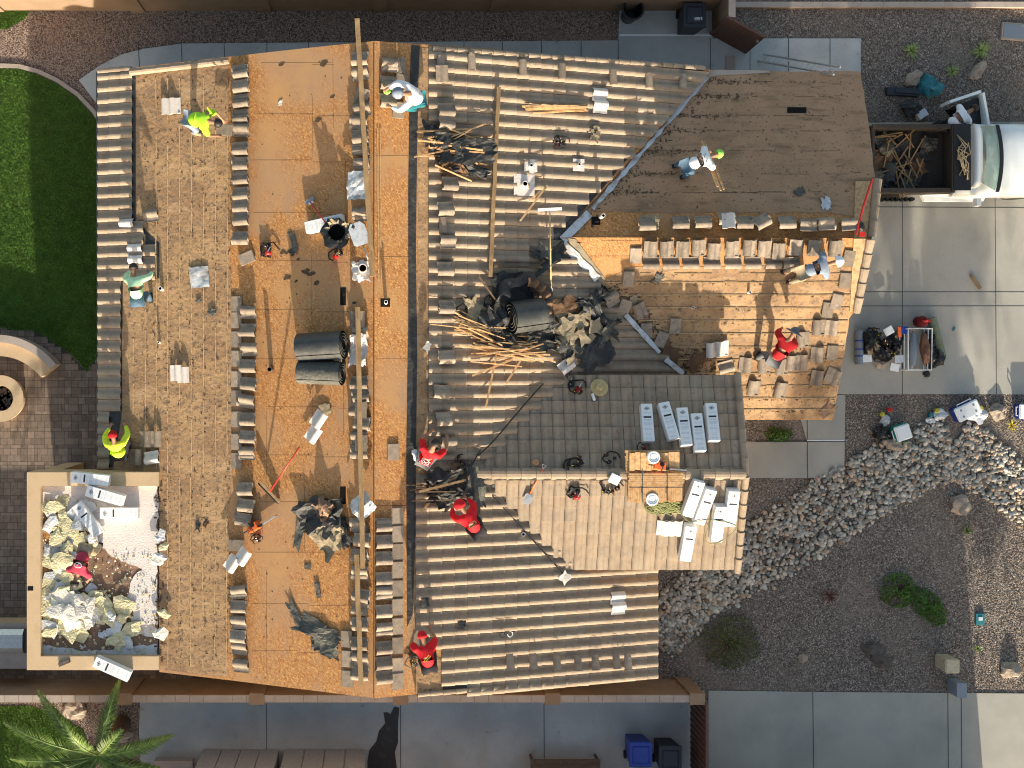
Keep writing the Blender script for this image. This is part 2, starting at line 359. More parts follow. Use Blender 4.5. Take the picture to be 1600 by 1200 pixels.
# lawn with edging
lawn = [(-60, 104), (0, 107), (30, 108), (60, 117), (90, 131), (120, 153), (145, 180), (170, 220), (180, 300), (178, 500), (150, 560), (136, 583), (118, 560), (100, 545), (60, 520), (0, 512), (-60, 512)]
ground_sheet('lawn', lawn, .02, 'lawn')
ed = MB(); arc = [(-60, 100), (0, 103), (30, 104), (60, 112), (90, 126), (122, 148), (148, 176), (170, 212)]
for i in range(len(arc) - 1): seg_strip(ed, pos(*arc[i], 'G'), pos(*arc[i + 1], 'G'), .12, .06)
tag(ed.build('lawn_edging', 'cap'), 'curved pale block edging along the top of the lawn', 'edging')
ground_sheet('lawn_patch', [(-40, 18), (46, 18), (40, 28), (10, 46), (-40, 42)], .02, 'lawn')
ground_sheet('neighbour_lawn', [(-60, 1104), (50, 1103), (95, 1120), (130, 1140), (140, 1170), (150, 1330), (-60, 1330)], .02, 'lawn')
ground_sheet('neighbour_bed', [(-60, 1092), (222, 1092), (216, 1140), (226, 1330), (130, 1330), (100, 1130), (40, 1100), (-60, 1100)], .012, 'gravel2')
def blades(polys, n, name):
    mb = MB(); k = 0
    while k < n:
        pl = random.choice(polys)
        xs = [p[0] for p in pl]; ys = [p[1] for p in pl]
        x = random.uniform(max(-12, min(xs)), max(xs)); y = random.uniform(min(ys), min(1215, max(ys)))
        if not inside((x, y), pl): continue
        p = pos(x, y, 'G', .018); a = random.random() * 6.28; h = random.uniform(.03, .07); w = .012
        d = Vector((math.cos(a), math.sin(a), 0)); e = Vector((-d.y, d.x, 0)); ln = random.uniform(.01, .05)
        mb.t = random.uniform(.6, 1.35)
        mb.add([p - e * w, p + e * w, p + d * ln + Vector((0, 0, h))], [(0, 1, 2)]); k += 1
    o = mb.build(name, mat(name, (.1, .2, .03), [(3, (.06, .12, .015), .4, .65)], rough=.7, tone=True), base=(0, 0, 0), tonea=True)
    tag(o, None, None, None, 'stuff'); return o
tag(blades([lawn], 52000, 'grass'), 'dense short green turf filling the curved back lawn', 'grass')
tag(blades([[(-20, 1104), (50, 1103), (95, 1120), (130, 1140), (140, 1170), (150, 1215), (-20, 1215)], [(-20, 18), (46, 18), (40, 28), (10, 46), (-20, 42)]], 14000, 'grass'), 'short bright green grass of the neighbouring lawns', 'grass')
# pavers of the patio: one mesh of small blocks in rows
patio = [(-60, 512), (0, 512), (60, 520), (100, 545), (136, 583), (160, 560), (300, 560), (330, 1060), (-60, 1060)]
ground_sheet('patio_base', patio, .012, 'paver')
pv = MB(); y = 1065; row = 0
P0 = pos(-20, 1065); P1 = pos(300, 500)
Y = P0.y; r_ = 0
while Y < P1.y:
    h = (.2, .2, .1)[r_ % 3]; X = P0.x + (r_ % 2) * .1; k = 0
    while X < P1.x:
        w = random.choice((.2, .2, .3, .1)); c = Vector((X + w / 2, Y + h / 2, .02))
        if inside(pxof(c), patio):
            pv.t = random.uniform(.75, 1.2); e = .005
            pv.add([(X + e, Y + e, .022), (X + w - e, Y + e, .022), (X + w - e, Y + h - e, .022), (X + e, Y + h - e, .022)], [(0, 1, 2, 3)])
        X += w
    Y += h; r_ += 1
o = pv.build('patio_pavers', 'paver_b', tonea=True); o['kind'] = 'structure'
# seat wall, fire pit
c = pos(3, 642)
def arcwall(mb, c, r0, r1, z0, z1, a0, a1, n=40):
    vs = []
    for i in range(n + 1):
        a = R(a0 + (a1 - a0) * i / n); d = Vector((math.cos(a), math.sin(a), 0))
        for r_, z in ((r0, z0), (r0, z1), (r1, z1), (r1, z0)): vs.append(c + d * r_ + Vector((0, 0, z)))
    fs = []
    for i in range(n):
        for k in range(4): fs.append((i * 4 + k, i * 4 + (k + 1) % 4, (i + 1) * 4 + (k + 1) % 4, (i + 1) * 4 + k))
    fs += [(0, 1, 2, 3), (n * 4 + 3, n * 4 + 2, n * 4 + 1, n * 4)]
    mb.add(vs, fs)
t = empty('seat_wall', c, 'curved two-tier stucco seat wall around the fire pit', 'seat wall', world=True)
mb = MB(); arcwall(mb, c, 1.62, 2.02, 0, .42, 38, 150); mb.build('seat', 'stucco', t)
mb = MB(); arcwall(mb, c, 2.02, 2.24, 0, .62, 38, 150); mb.build('backrest', 'cap', t)
c = pos(8, 622)
t = empty('fire_pit', c, 'round pale stucco fire pit with dark sooty bowl', 'fire pit', world=True)
mb = MB(); mb.lathe([(.62, 0), (.64, .38), (.68, .38), (.68, .44), (.37, .44), (.36, .12)], 40, Matrix.Translation(c)); mb.build('surround', 'stucco', t)
mb = MB(); mb.lathe([(0, .12), (.36, .12)], 30, Matrix.Translation(c)); mb.build('bowl', 'black', t)
mb = MB()
for k in range(60):
    a = random.random() * 6.28; q = random.random() ** .5 * .3; mb.blob(c + Vector((q * math.cos(a), q * math.sin(a), .14)), .04, .3, 6)
mb.build('lava_rocks', 'stoned', t)
# barbecue island at the left edge
c = pos(10, 1000)
t = empty('barbecue_island', c, 'stucco barbecue island with stainless grill beside the patio cover', 'barbecue', world=True)
a, b = pos(-60, 975, .9), pos(41, 1043, .9)
mb = MB(); mb.box(((a.x + b.x) / 2, (a.y + b.y) / 2, .43), (b.x - a.x, a.y - b.y, .86)); mb.build('counter_base', 'stucco', t)
mb = MB(); mb.box(((a.x + b.x) / 2, (a.y + b.y) / 2, .885), (b.x - a.x + .06, a.y - b.y + .06, .05)); mb.build('countertop', 'cap', t)
g0, g1 = pos(-50, 984, 1.1), pos(36, 1021, 1.1)
mb = MB(); cy = (g0.y + g1.y) / 2; hw = (g0.y - g1.y) / 2
mb.add([v for x in (g0.x, g1.x) for v in [(x, cy - hw, .92), (x, cy + hw, .92), (x, cy + hw, 1.02), (x, cy + hw * .6, 1.16), (x, cy - hw * .5, 1.18), (x, cy - hw, 1.05)]],
       [(0, 1, 2, 3, 4, 5)[::-1], (6, 7, 8, 9, 10, 11)] + [(i, (i + 1) % 6, (i + 1) % 6 + 6, i + 6) for i in range(6)])
o = mb.build('grill_lid', 'steel', t)
mb = MB(); mb.tube([(g0.x, cy - hw - .04, 1.05), (g1.x - .06, cy - hw - .04, 1.05)], .015); mb.build('handle', 'steel', o)
mb = MB(); mb.box((g1.x + .05, cy, 1.0), (.08, hw * 2, .14)); mb.build('side_panel', 'plasticblack', t)
# ---------------------------------------------------------------- walls
def wall(name, label, x0, x1, y, z=1.75, th=.2, posts=(), pw=.42, m='block', caplen=.4, group=None, vert=False):
    """a block wall along X (or along Y when vert) with a cap and piers"""
    t = empty(name, ((x0 + x1) / 2, y, 0) if not vert else (y, (x0 + x1) / 2, 0), label, 'wall', group, world=True)
    def bx(mb, a0, a1, b, w, z0, z1, tp=1):
        if vert: mb.box((b, (a0 + a1) / 2, (z0 + z1) / 2), (w, a1 - a0, z1 - z0))
        else: mb.box(((a0 + a1) / 2, b, (z0 + z1) / 2), (a1 - a0, w, z1 - z0))
    mb = MB(); bx(mb, x0, x1, y, th, 0, z - .05); mb.build('blockwork', m, t)
    mb = MB(); x = x0
    while x < x1 - .01:
        e = min(x + caplen, x1); bx(mb, x + .004, e - .004, y, th + .0, z - .05, z); x = e
    mb.build('cap', 'cap', t)
    for p in posts:
        mb = MB(); bx(mb, p - pw / 2, p + pw / 2, y, pw - .1, 0, z + .03); q = mb.build('pier', m, t)
        mb = MB(); bx(mb, p - pw / 2 - .02, p + pw / 2 + .02, y, pw - .02, z + .03, z + .09); mb.build('pier_cap', 'cap', q)
    return t
yb = pos(600, 1092, 1.75).y
xs = [pos(x, 1096, 1.8).x for x in (194, 401, 626, 864, 1090)]
wall('boundary_wall', 'long tan block wall behind the house beside the grey neighbouring path', pos(-60, 1090, 1.75).x, pos(1102, 1096, 1.75).x, yb, posts=xs)
yt = 10.56
wall('boundary_wall', 'tan block wall along the top side yard', pos(-60, 10, 1.7).x, 10.05, yt, posts=[pos(x, 10, 1.0).x for x in (-20, 205, 408, 594, 780)], pw=.4)
wall('return_wall', 'short tan return wall carrying the open brown gate', pos(1104, 54).y, 10.44, 9.78, posts=(), th=.19, vert=True)
yc = pos(1300, 7, .15).y
wall('garden_curb_wall', 'low pale curb wall along the top of the front gravel yard', 10.2, pos(1760, 7).x, yc, z=.16, th=.16, caplen=.9)
ground_sheet('neighbour_yard', [(1150, -40), (1760, -40), (1760, 3), (1150, 3)], .004, 'gravel2')
# gate
hz = pos(1108, 53); fz = pos(1165, 84)
t = empty('side_gate', hz, 'open dark brown metal gate beyond the top of the roof', 'gate', world=True)
def slab(mb, p, q, z0, z1, th):
    d = (q - p).normalized(); s_ = Vector((-d.y, d.x, 0)) * th / 2
    mb.add([p - s_ + Vector((0, 0, z0)), q - s_ + Vector((0, 0, z0)), q + s_ + Vector((0, 0, z0)), p + s_ + Vector((0, 0, z0)), p - s_ + Vector((0, 0, z1)), q - s_ + Vector((0, 0, z1)), q + s_ + Vector((0, 0, z1)), p + s_ + Vector((0, 0, z1))],
           [(3, 2, 1, 0), (4, 5, 6, 7), (0, 1, 5, 4), (1, 2, 6, 5), (2, 3, 7, 6), (3, 0, 4, 7)])
mb = MB(); slab(mb, hz, fz, .08, 1.72, .03); mb.build('panel', 'gatebrown', t)
mb = MB()
slab(mb, hz, fz, .05, .1, .05); slab(mb, hz, fz, 1.72, 1.78, .05)
d = (fz - hz).normalized() * .05; slab(mb, hz, hz + d, .1, 1.72, .055); slab(mb, fz - d, fz, .1, 1.72, .055)
for k in range(1, 8):
    q = hz.lerp(fz, k / 8); slab(mb, q, q + d * .3, .1, 1.72, .045)
mb.build('gate_frame', 'gatebrown', t)
mb = MB(); q = hz.lerp(fz, .93); mb.box((q.x, q.y, 1.35), (.06, .12, .1)); mb.build('latch', 'steel', t)
# neighbour's gate, seen end on at the bottom
x = pos(1104, 1150, 1.75).x
t = empty('driveway_gate', (x, -11, 0), 'dark brown slatted gate beside the neighbouring driveway', 'gate', world=True)
mb = MB(); slab(mb, Vector((x, yb - .15, 0)), Vector((x, yb - 4, 0)), .08, 1.75, .04); mb.build('panel', 'gatebrown', t)
mb = MB()
for k in range(22):
    y = yb - .2 - k * .17; mb.box((x - .035, y, .92), (.02, .05, 1.6))
mb.box((x, yb - 2, 1.77), (.07, 3.8, .05)); mb.build('gate_frame', 'gatebrown', t)
mb = MB(); mb.box((x + .06, yb - 1.7, .95), (.07, .25, .12)); mb.build('latch', 'steel', t)
# storage sheds against the bottom edge
def shed(px0, px1, py, label, n):
    a = pos(px0, py); b = pos(px1, py); t = empty('storage_shed', a, label, 'shed', 'grey storage sheds', world=True); w = b.x - a.x
    mb = MB(); mb.box(((a.x + b.x) / 2, a.y - .55, .95), (w - .04, 1.0, 1.9)); mb.build('body', 'shed', t)
    for k in range(n):
        mb = MB(); mb.box((a.x + w * (k + .5) / n, a.y - .03, .97), (w / n - .03, .04, 1.78)); q = mb.build('door', 'shed', t)
        if k % 2: mb = MB(); mb.box((a.x + w * (k + .5) / n, a.y, .97), (.09, .03, .04)); mb.build('handle', 'plasticblack', q)
    mb = MB(); mb.box(((a.x + b.x) / 2, a.y - .55, 1.95), (w + .06, 1.14, .08)); mb.build('roof', 'shed', t)
shed(318, 437, 1169, 'left grey panelled storage shed at the bottom edge of the picture', 4)
shed(445, 572, 1169, 'right grey panelled storage shed at the bottom edge of the picture', 4)
t = empty('planter_box', pos(270, 1194), 'low pale box left of the grey storage sheds', 'box', world=True)
a, b = pos(240, 1190, .4), pos(300, 1215, .4)
mb = MB(); mb.box(((a.x + b.x) / 2, (a.y + b.y) / 2, .2), (b.x - a.x, a.y - b.y, .4)); mb.build('body', 'shed', t)
mb = MB(); mb.box(((a.x + b.x) / 2, (a.y + b.y) / 2, .42), (b.x - a.x + .05, a.y - b.y + .05, .04)); mb.build('lid', 'cap', t)
a, b = pos(829, 1186, .6), pos(938, 1225, .6)
t = empty('wooden_table', ((a.x + b.x) / 2, (a.y + b.y) / 2, 0), 'brown plank table top left of the blue bin', 'table', world=True)
mb = MB()
for k in range(5):
    h = (a.y - b.y) / 5; mb.box(((a.x + b.x) / 2, b.y + h * (k + .5), .59), (b.x - a.x, h - .01, .03))
mb.build('tabletop', 'darkwood', t)
for sx in (a.x + .06, b.x - .06):
    for sy in (a.y - .06, b.y + .06): mb = MB(); mb.box((sx, sy, .285), (.06, .06, .57)); mb.build('leg', 'darkwood', t)
# the neighbouring house outside the frame, whose shadow lies over the yards
def gable(name, label, x0, x1, y0, y1, ze, zr, ov=.4, axis='x'):
    t = empty(name, ((x0 + x1) / 2, (y0 + y1) / 2, 0), label, 'house', world=True)
    ym = (y0 + y1) / 2; k = (zr - ze) / ((y1 - y0) / 2)
    mb = MB()
    mb.add([(x0, y0, 0), (x1, y0, 0), (x1, y1, 0), (x0, y1, 0), (x0, y0, ze), (x1, y0, ze), (x1, y1, ze), (x0, y1, ze), (x0, ym, zr - .05), (x1, ym, zr - .05)],
           [(0, 1, 5, 4), (3, 7, 6, 2), (0, 4, 8, 7, 3), (1, 2, 6, 9, 5)]); mb.build('wall', 'stucco', t)
    mb = MB()
    for s_, ya in ((-1, y0 - ov), (1, y1 + ov)):
        za = ze - ov * k; n = max(2, int((x1 - x0) / .16)); m_ = int((abs(ya - ym)) / .34)
        for i in range(m_):
            f0, f1 = i / m_, (i + 1) / m_
            vs = []
            for f, lift in ((f0, .03), (f1, 0)):
                for q in range(n + 1):
                    X = x0 - ov + (x1 - x0 + 2 * ov) * q / n
                    vs.append((X, ya + (ym - ya) * f, za + (zr - za) * f + lift + .05 + .05 * (q % 2)))
            mb.add(vs, [(q, q + 1, n + 2 + q, n + 1 + q) if s_ < 0 else (q + 1, q, n + 1 + q, n + 2 + q) for q in range(n)])
    mb.build('roof', mat('neighbour_tiles', (.36, .28, .21), [(3, (.28, .22, .17), .4, .65)]), t)
    for k_ in range(3):
        mb = MB(); xx = x0 + (x1 - x0) * (k_ + 1) / 4; mb.box((xx, y1 + .02, 1.6), (1.2, .06, 1.1)); w_ = mb.build('window', 'cap', t)
        mb = MB(); mb.box((xx, y1 + .05, 1.6), (1.05, .03, .95)); mb.build('pane', 'glass', w_)
gable('neighbour_house', 'tiled single storey house south of the block wall', -7.5, 17.8, -22.5, -13.4, 2.9, 5.5)
# ================================================================ THE HOUSE
house = empty('house', (0, 0, 0), 'large tan house with its roof half stripped for re-roofing', 'house', world=True)
def X_(px, z): return (px - NX) * (H - z) / F
# walls: prisms whose tops follow the roof
def prism(pts, zf, name, m='stucco', parent=house):
    mb = MB(); n = len(pts)
    mb.add([(x, y, 0) for x, y in pts] + [(x, y, zf(x, y)) for x, y in pts], [tuple(range(n, 2 * n))] + [(i, (i + 1) % n, (i + 1) % n + n, i + n) for i in range(n)])
    return mb.build(name, m, parent)
zm = lambda x, y: min(zat('ML', x, y), zat('MR', x, y)) - .2
prism([(-7.3, -7.9), (-.24, -7.9), (7.0, -7.9), (7.0, 7.6), (-.24, 7.6), (-7.3, 7.6)], zm, 'wall')
zg = lambda x, y: min(zat('GN', x, y), zat('GS', x, y)) - .2
prism([(7.0, -1.1), (12.2, -1.1), (12.2, 3.24), (12.2, 7.7), (7.0, 7.7)], zg, 'wall')
zw = lambda x, y: min(zat('WN', x, y), zat('WS', x, y)) - .2
prism([(3.0, -5.2), (8.8, -5.2), (8.8, -2.79), (8.8, -.5), (3.0, -.5)], zw, 'wall')
# decks of sheathing
ML0 = [(152, 112), (300, 98), (560, 66), (584, 65), (584, 1091), (520, 1082), (360, 1062), (249, 1050), (249, 740), (152, 720)]
poly_sheet('roof_deck', [(154, 112), (300, 95), (470, 76), (586, 64), (586, 1091), (520, 1083), (360, 1063), (249, 1050), (249, 738), (190, 735), (154, 730)], 'ML', 0, 'osb', house, .14)
poly_sheet('roof_deck', [(585, 64), (760, 76), (1112, 109), (876, 371), (940, 440), (1075, 590), (1026, 600), (1026, 1057), (660, 1084), (585, 1091)], 'MR', 0, 'osb', house, .14)
poly_sheet('roof_deck', [(877, 372), (1108, 112), (1344, 112), (1357, 192), (1368, 290), (1362, 373)], 'GN', 0, 'osb', house, .14)
poly_sheet('roof_deck', [(877, 371), (1361, 372), (1340, 480), (1325, 500), (1302, 656), (1140, 656), (1075, 590)], 'GS', 0, 'osb', house, .14)
poly_sheet('roof_deck', [(742, 740), (860, 588), (1148, 586), (1161, 741)], 'WN', 0, 'osb', house, .14)
poly_sheet('roof_deck', [(742, 739), (1161, 740), (1148, 886), (892, 887)], 'WS', 0, 'osb', house, .14)
# seams of the boards
sm = MB()
def seam(pts, pl, w=.007, mbx=sm, dz=.003):
    for a, b in zip(pts, pts[1:]):
        p, q = pos(*a, pl, dz), pos(*b, pl, dz); d = (q - p).normalized(); n_ = normal(pl); s_ = d.cross(n_) * w / 2
        mbx.add([p - s_, q - s_, q + s_, p + s_], [(0, 1, 2, 3)])
for y, x0, x1 in [(98, 408, 488), (178, 400, 550), (250, 395, 550), (332, 396, 540), (407, 405, 545), (484, 400, 545), (560, 400, 540), (635, 415, 545), (711, 415, 545), (784, 405, 540), (863, 398, 545), (943, 392, 540), (1017, 395, 550)]:
    k = (y % 3) * 20
    seam([(x0, y), (x0 + 70 + k, y)], 'ML'); seam([(x0 + 74 + k, y + 3), (x1, y + 3)], 'ML')
for x, y0, y1 in [(416, 640, 790), (487, 400, 690), (488, 150, 250), (540, 250, 400), (416, 890, 1060), (475, 720, 860), (536, 480, 680), (520, 90, 200)]: seam([(x, y0), (x + 1, y1)], 'ML', .008)
for y in (243, 401, 560, 716, 790): seam([(587, y), (638, y)], 'MR')
seam([(584, 66), (584, 1090)], 'ML', .025)
for a, b in [((940, 376), (1000, 376)), ((925, 400), (1000, 400))]: seam([a, b], 'GS')
sm.build('board_seams', 'osbseam', house)
# dark slots where ridge vents were cut
for x, y, w, h, pl in [(536, 463, 9, 28, 'ML'), (536, 774, 9, 27, 'ML'), (602, 473, 15, 13, 'MR'), (931, 345, 14, 13, 'GN'), (1245, 172, 30, 9, 'GN')]:
    poly_sheet('vent_opening', [(x - w/2, y - h/2), (x + w/2, y - h/2), (x + w/2, y + h/2), (x - w/2, y + h/2)], pl, .016 if pl == 'GN' and x > 1000 else .005, 'black', house)
# ------- underlayments
def ragged(pts, amp=2.0, step=9, closed=True):
    out = []
    n = len(pts)
    for i in range(n if closed else n - 1):
        a, b = pts[i], pts[(i + 1) % n]; L_ = math.hypot(b[0] - a[0], b[1] - a[1]); k = max(1, int(L_ / step))
        for q in range(k):
            f = q / k; out.append((a[0] + (b[0] - a[0]) * f + (random.uniform(-amp, amp) if q else 0), a[1] + (b[1] - a[1]) * f + (random.uniform(-amp, amp) if q else 0)))
    return out
poly_sheet('old_underlayment', ragged([(190, 118), (213, 114), (357, 97), (359, 400), (362, 480), (363, 740), (357, 800), (356, 1059), (300, 1052), (249, 1047), (249, 740), (176, 735), (176, 500), (190, 300)], 1.2, 14), 'ML', .008, 'paper', house, .006)
poly_sheet('paper_strip', [(653, 74), (676, 76), (672, 400), (672, 690), (655, 745), (650, 745), (653, 400)], 'MR', .008, 'paper', house, .006)
poly_sheet('paper_strip', [(636, 745), (652, 745), (650, 1083), (690, 1080), (690, 1030), (652, 1010), (636, 1010)], 'MR', .009, 'paper', house, .006)
poly_sheet('felt_strip', [(643, 70), (656, 72), (654, 120), (652, 220), (650, 380), (652, 560), (650, 690), (650, 800), (645, 960), (636, 980), (635, 700), (638, 500), (638, 300), (640, 140)], 'MR', .014, 'felt', house, .006)
poly_sheet('old_underlayment', ragged([(1112, 110), (1344, 112), (1357, 192), (1368, 290), (1362, 362), (1340, 338), (1280, 332), (985, 332), (925, 330), (880, 368)], 1.5, 16), 'GN', .008, 'paperg', house, .006)
poly_sheet('old_underlayment', ragged([(985, 417), (1342, 415), (1330, 480), (1302, 655), (1140, 655), (1075, 590), (940, 440)], 1.2, 16), 'GS', .008, 'paper', house, .006)
# battens left on the papered slopes
bt = MB(); drt = MB()
def batten_line(x, y0, y1, pl, vert=True, w=.026, h=.016, gap=.09):
    y = y0
    while y < y1:
        l = random.uniform(14, 60); e = min(y + l, y1)
        if random.random() > gap:
            a, b = ((x + random.uniform(-.6, .6), y), (x + random.uniform(-.6, .6), e - 1.2)) if vert else ((y, x + random.uniform(-.5, .5)), (e - 1.2, x + random.uniform(-.5, .5)))
            seg_strip(bt, pos(*a, pl, .008), pos(*b, pl, .008), w, h)
        y = e
for x in (227, 244, 262, 281, 299, 318, 337, 355):
    batten_line(x, 345 if x < 240 else 122, 740, 'ML')
for x in (208,): batten_line(x, 440, 650, 'ML', gap=.3)
for x in (262, 280, 298, 317, 336, 354): batten_line(x, 745, 1044, 'ML', w=.022, h=.012)
GSY = [441, 461, 481, 501, 521, 542, 562, 583, 603, 622, 640]
for k, y in enumerate(GSY):
    x0 = 942 + (y - 441) * .92; x0 = max(x0, 1155 if y > 585 else 0); x1 = 1335 - (y - 441) * .15
    batten_line(y, x0, x1, 'GS', False, .035, .022, .02)
batten_line(427, 1000, 1330, 'GS', False, .03, .016, .5)
bt.build('old_battens', 'batten', house)
# torn bits and nail stubs along the battens (one mesh)
def torn(x, y, pl, r_=.03):
    p = pos(x, y, pl, .009); f = Matrix.Translation(p) @ frame(pl); n = random.randint(4, 6); vs = []; st = random.choice((.6, 1, 1.5, 2))
    for k in range(n):
        a = 6.283 * k / n + random.uniform(-.4, .4); q = r_ * random.uniform(.4, 1.4); vs.append((q * math.cos(a) * st, q * math.sin(a) / st, .004 + random.uniform(0, .01)))
    drt.add([f @ Vector(v) for v in vs], [tuple(range(n))])
for x in (227, 244, 262, 281, 299, 318, 337, 355):
    for k in range(150):
        y = random.uniform(120, 1045)
        if y > 740 and x < 252: continue
        torn(x + random.choice((-2, 2, 2.5)) + random.gauss(0, 2.2), y, 'ML', random.choice((.012, .018, .022, .03)))
for k in range(500):
    x, y = random.uniform(200, 357), random.uniform(125, 1045)
    if y > 740 and x < 252: continue
    torn(x, y, 'ML', random.choice((.01, .014, .02)))
for y in GSY:
    for k in range(34):
        x = random.uniform(960 + (y - 441) * .95, 1330 - (y - 441) * .12); torn(x, y + random.gauss(2.2, 1.3), 'GS', random.choice((.012, .02, .026)))
for y in (128, 150, 181, 204, 236, 271, 300):
    x0 = 1112 - (y - 112) * .93 + 8
    for k in range(70): torn(random.uniform(x0, x0 + 60 + 40 * random.random()), y + random.gauss(0, 2.2), 'GN', random.choice((.012, .018, .028)))
    for k in range(25): torn(random.uniform(x0, 1345), y + random.gauss(0, 1.5), 'GN', random.choice((.015, .02)))
    xx = x0 + 6
    while xx < 1345:
        l = random.uniform(8, 45); yy = y + random.uniform(-1.2, 1.2)
        if random.random() < .62: seam([(xx, yy), (min(xx + l, 1346), yy + random.uniform(-.8, .8))], 'GN', random.uniform(.005, .014), drt, .016)
        xx += l + random.uniform(0, 12)
for k in range(130):
    f = random.random(); torn(1110 - 225 * f + random.gauss(8, 6), 118 + 245 * f + random.gauss(6, 6), 'GN', random.choice((.015, .03, .04)))
for k in range(170):
    f = random.random(); torn(945 + 120 * f + random.gauss(12, 8), 442 + 135 * f + random.gauss(0, 5), 'GS', random.choice((.02, .03, .045)))
for k in range(150):
    torn(random.uniform(1000, 1120), random.uniform(545, 585), 'GS', random.choice((.02, .04)))
for k in range(90): torn(random.gauss(249, 4), random.uniform(745, 1045), 'ML', random.choice((.03, .05)))
for k in range(240): torn(random.uniform(400, 640), random.uniform(90, 1070), 'ML' if random.random() < .8 else 'MR', .01) if False else None
drt.build('torn_scraps', 'dirt', house)
tar = MB()
for x, y, r_ in [(440, 100, .06), (505, 100, .09), (520, 151, .05), (437, 161, .02), (497, 188, .08), (521, 300, .0), (443, 393, .07), (448, 395, .05), (478, 424, .1), (486, 428, .09), (448, 434, .08), (494, 442, .07), (463, 439, .04), (466, 405, .04), (554, 473, .05), (430, 380, .02), (480, 350, .0)]:
    if r_:
        f = at(x, y, 'ML', 20, .004); n = 8
        tar.add([f @ Vector((r_ * random.uniform(.5, 1.4) * math.cos(a * 6.28 / n) * 1.3, r_ * random.uniform(.4, 1.1) * math.sin(a * 6.28 / n), .003)) for a in range(n)], [tuple(range(n))])
for k in range(160):
    x, y = random.uniform(400, 545), random.uniform(95, 1060); f = at(x, y, 'ML', random.random() * 360, .004); r_ = random.choice((.008, .012, .02))
    tar.add([f @ Vector((r_ * random.uniform(.6, 1.5) * math.cos(a * 1.256), r_ * math.sin(a * 1.256), .003)) for a in range(5)], [tuple(range(5))])
tar.build('felt_specks', 'dirt', house)['kind'] = 'stuff'
poly_sheet('tile_felt', [(150, 112), (212, 108), (212, 345), (249, 380), (249, 435), (192, 437), (190, 650), (177, 730), (152, 730)], 'ML', .012, 'felt', house)
poly_sheet('tile_felt', [(676, 78), (1100, 108), (876, 371), (1065, 580), (1024, 620), (1024, 1055), (692, 1080), (692, 1010), (655, 1005), (655, 745), (676, 740)], 'MR', .012, 'felt', house)
poly_sheet('tile_felt', [(745, 740), (860, 590), (1146, 588), (1159, 740)], 'WN', .008, 'felt', house)
poly_sheet('tile_felt', [(745, 740), (1159, 741), (1146, 889), (890, 889)], 'WS', .008, 'felt', house)
# ------- tiled fields: every tile a curved, lapped shape within one surface
NV = 10
def prof(v, A=.064):
    if v < .62: return A * math.sin(math.pi * v / .62) ** .62
    return -.012 * math.sin(math.pi * (v - .62) / .38)
def field(name, pl, poly, incl=None, clips=(), C=.33, W=.318, v0=0.0, uo=0.0, A=.064, tones=(.92, 1.06)):
    axX = pl in ('ML', 'MR'); sg = {'ML': -1, 'MR': 1, 'WN': 1, 'GN': 1, 'WS': -1, 'GS': -1}[pl]
    pts = [pos(x, y, pl) for x, y in poly]; mb = MB()
    us = [(p.x if axX else p.y) * sg for p in pts]; vs_ = [(p.y if axX else p.x) for p in pts]
    i0, i1 = int(math.floor((min(us) - uo) / C)), int(math.ceil((max(us) - uo) / C)); j0, j1 = int(math.floor((min(vs_) - v0) / W)), int(math.ceil((max(vs_) - v0) / W))
    for i in range(i0, i1):
        for jj in range(j0, j1):
            ua, ub = uo + i * C, uo + (i + 1) * C; va = v0 + jj * W
            um, vm = (ua + ub) / 2, va + W / 2
            X, Y = (um * sg, vm) if axX else (vm, um * sg)
            q = pxof((X, Y, zat(pl, X, Y)))
            if not inside(q, poly) or (incl and not incl(q[0], q[1])): continue
            dz = random.uniform(-.004, .004); sk = random.uniform(-.004, .004); vs = []
            for u, lift in ((ua, .012), (ub + .004, .047), (ub + .014, .012)):
                for k in range(NV):
                    f = k / (NV - 1); h = prof(f, A) if lift != .012 or u == ua else prof(f, A) - .006
                    v = va + .004 + (W - .008) * f + (sk if u > ua else 0)
                    X, Y = (u * sg, v) if axX else (v, u * sg)
                    vs.append((X, Y, zat(pl, X, Y) + h + lift + dz + .012))
            fs = []
            for r_ in (0, 1):
                for k in range(NV - 1):
                    a = r_ * NV + k; fs.append((a, a + 1, a + NV + 1, a + NV))
            t_ = random.uniform(*tones); w_ = random.uniform(-.03, .03); mb.t = (t_ * (1 + w_), t_, t_ * (1 - w_)); mb.add(vs, fs)
            for q in range(NV - 1): mb.tone[-1 - q] = .6      # lap shade painted in: the butt of each tile coloured darker
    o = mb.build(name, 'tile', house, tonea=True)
    bm = bmesh.new(); bm.from_mesh(o.data)
    for a, b in clips:      # keep what lies to the left of a -> b in the photograph
        p, q = pos(*a, pl), pos(*b, pl); d = q - p; no = Vector((d.y, -d.x, 0)).normalized()
        bmesh.ops.bisect_plane(bm, geom=bm.verts[:] + bm.edges[:] + bm.faces[:], plane_co=p, plane_no=no, clear_outer=True)
    bmesh.ops.recalc_face_normals(bm, faces=bm.faces)
    up = sum((f.normal.z for f in bm.faces))
    for f in bm.faces:
        if f.normal.z < -.05: f.normal_flip()
    bm.to_mesh(o.data); bm.free()
    for p in o.data.polygons: p.use_smooth = False
    return o
def inclML(x, y):
    if y < 172 and x < 213: return True
    if y < 195: return x < 203
    if y < 345: return x < 212
    if y < 378: return x < 228
    if y < 435: return x < 249
    if y < 650: return x < 195
    return x < 177
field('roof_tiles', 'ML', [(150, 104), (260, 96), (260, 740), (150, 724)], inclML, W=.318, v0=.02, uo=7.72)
A_ = field('roof_tiles', 'MR', [(674, 74), (1125, 108), (862, 372), (674, 372)], None, clips=[((875, 374), (1110, 112))], v0=.1, uo=7.40)
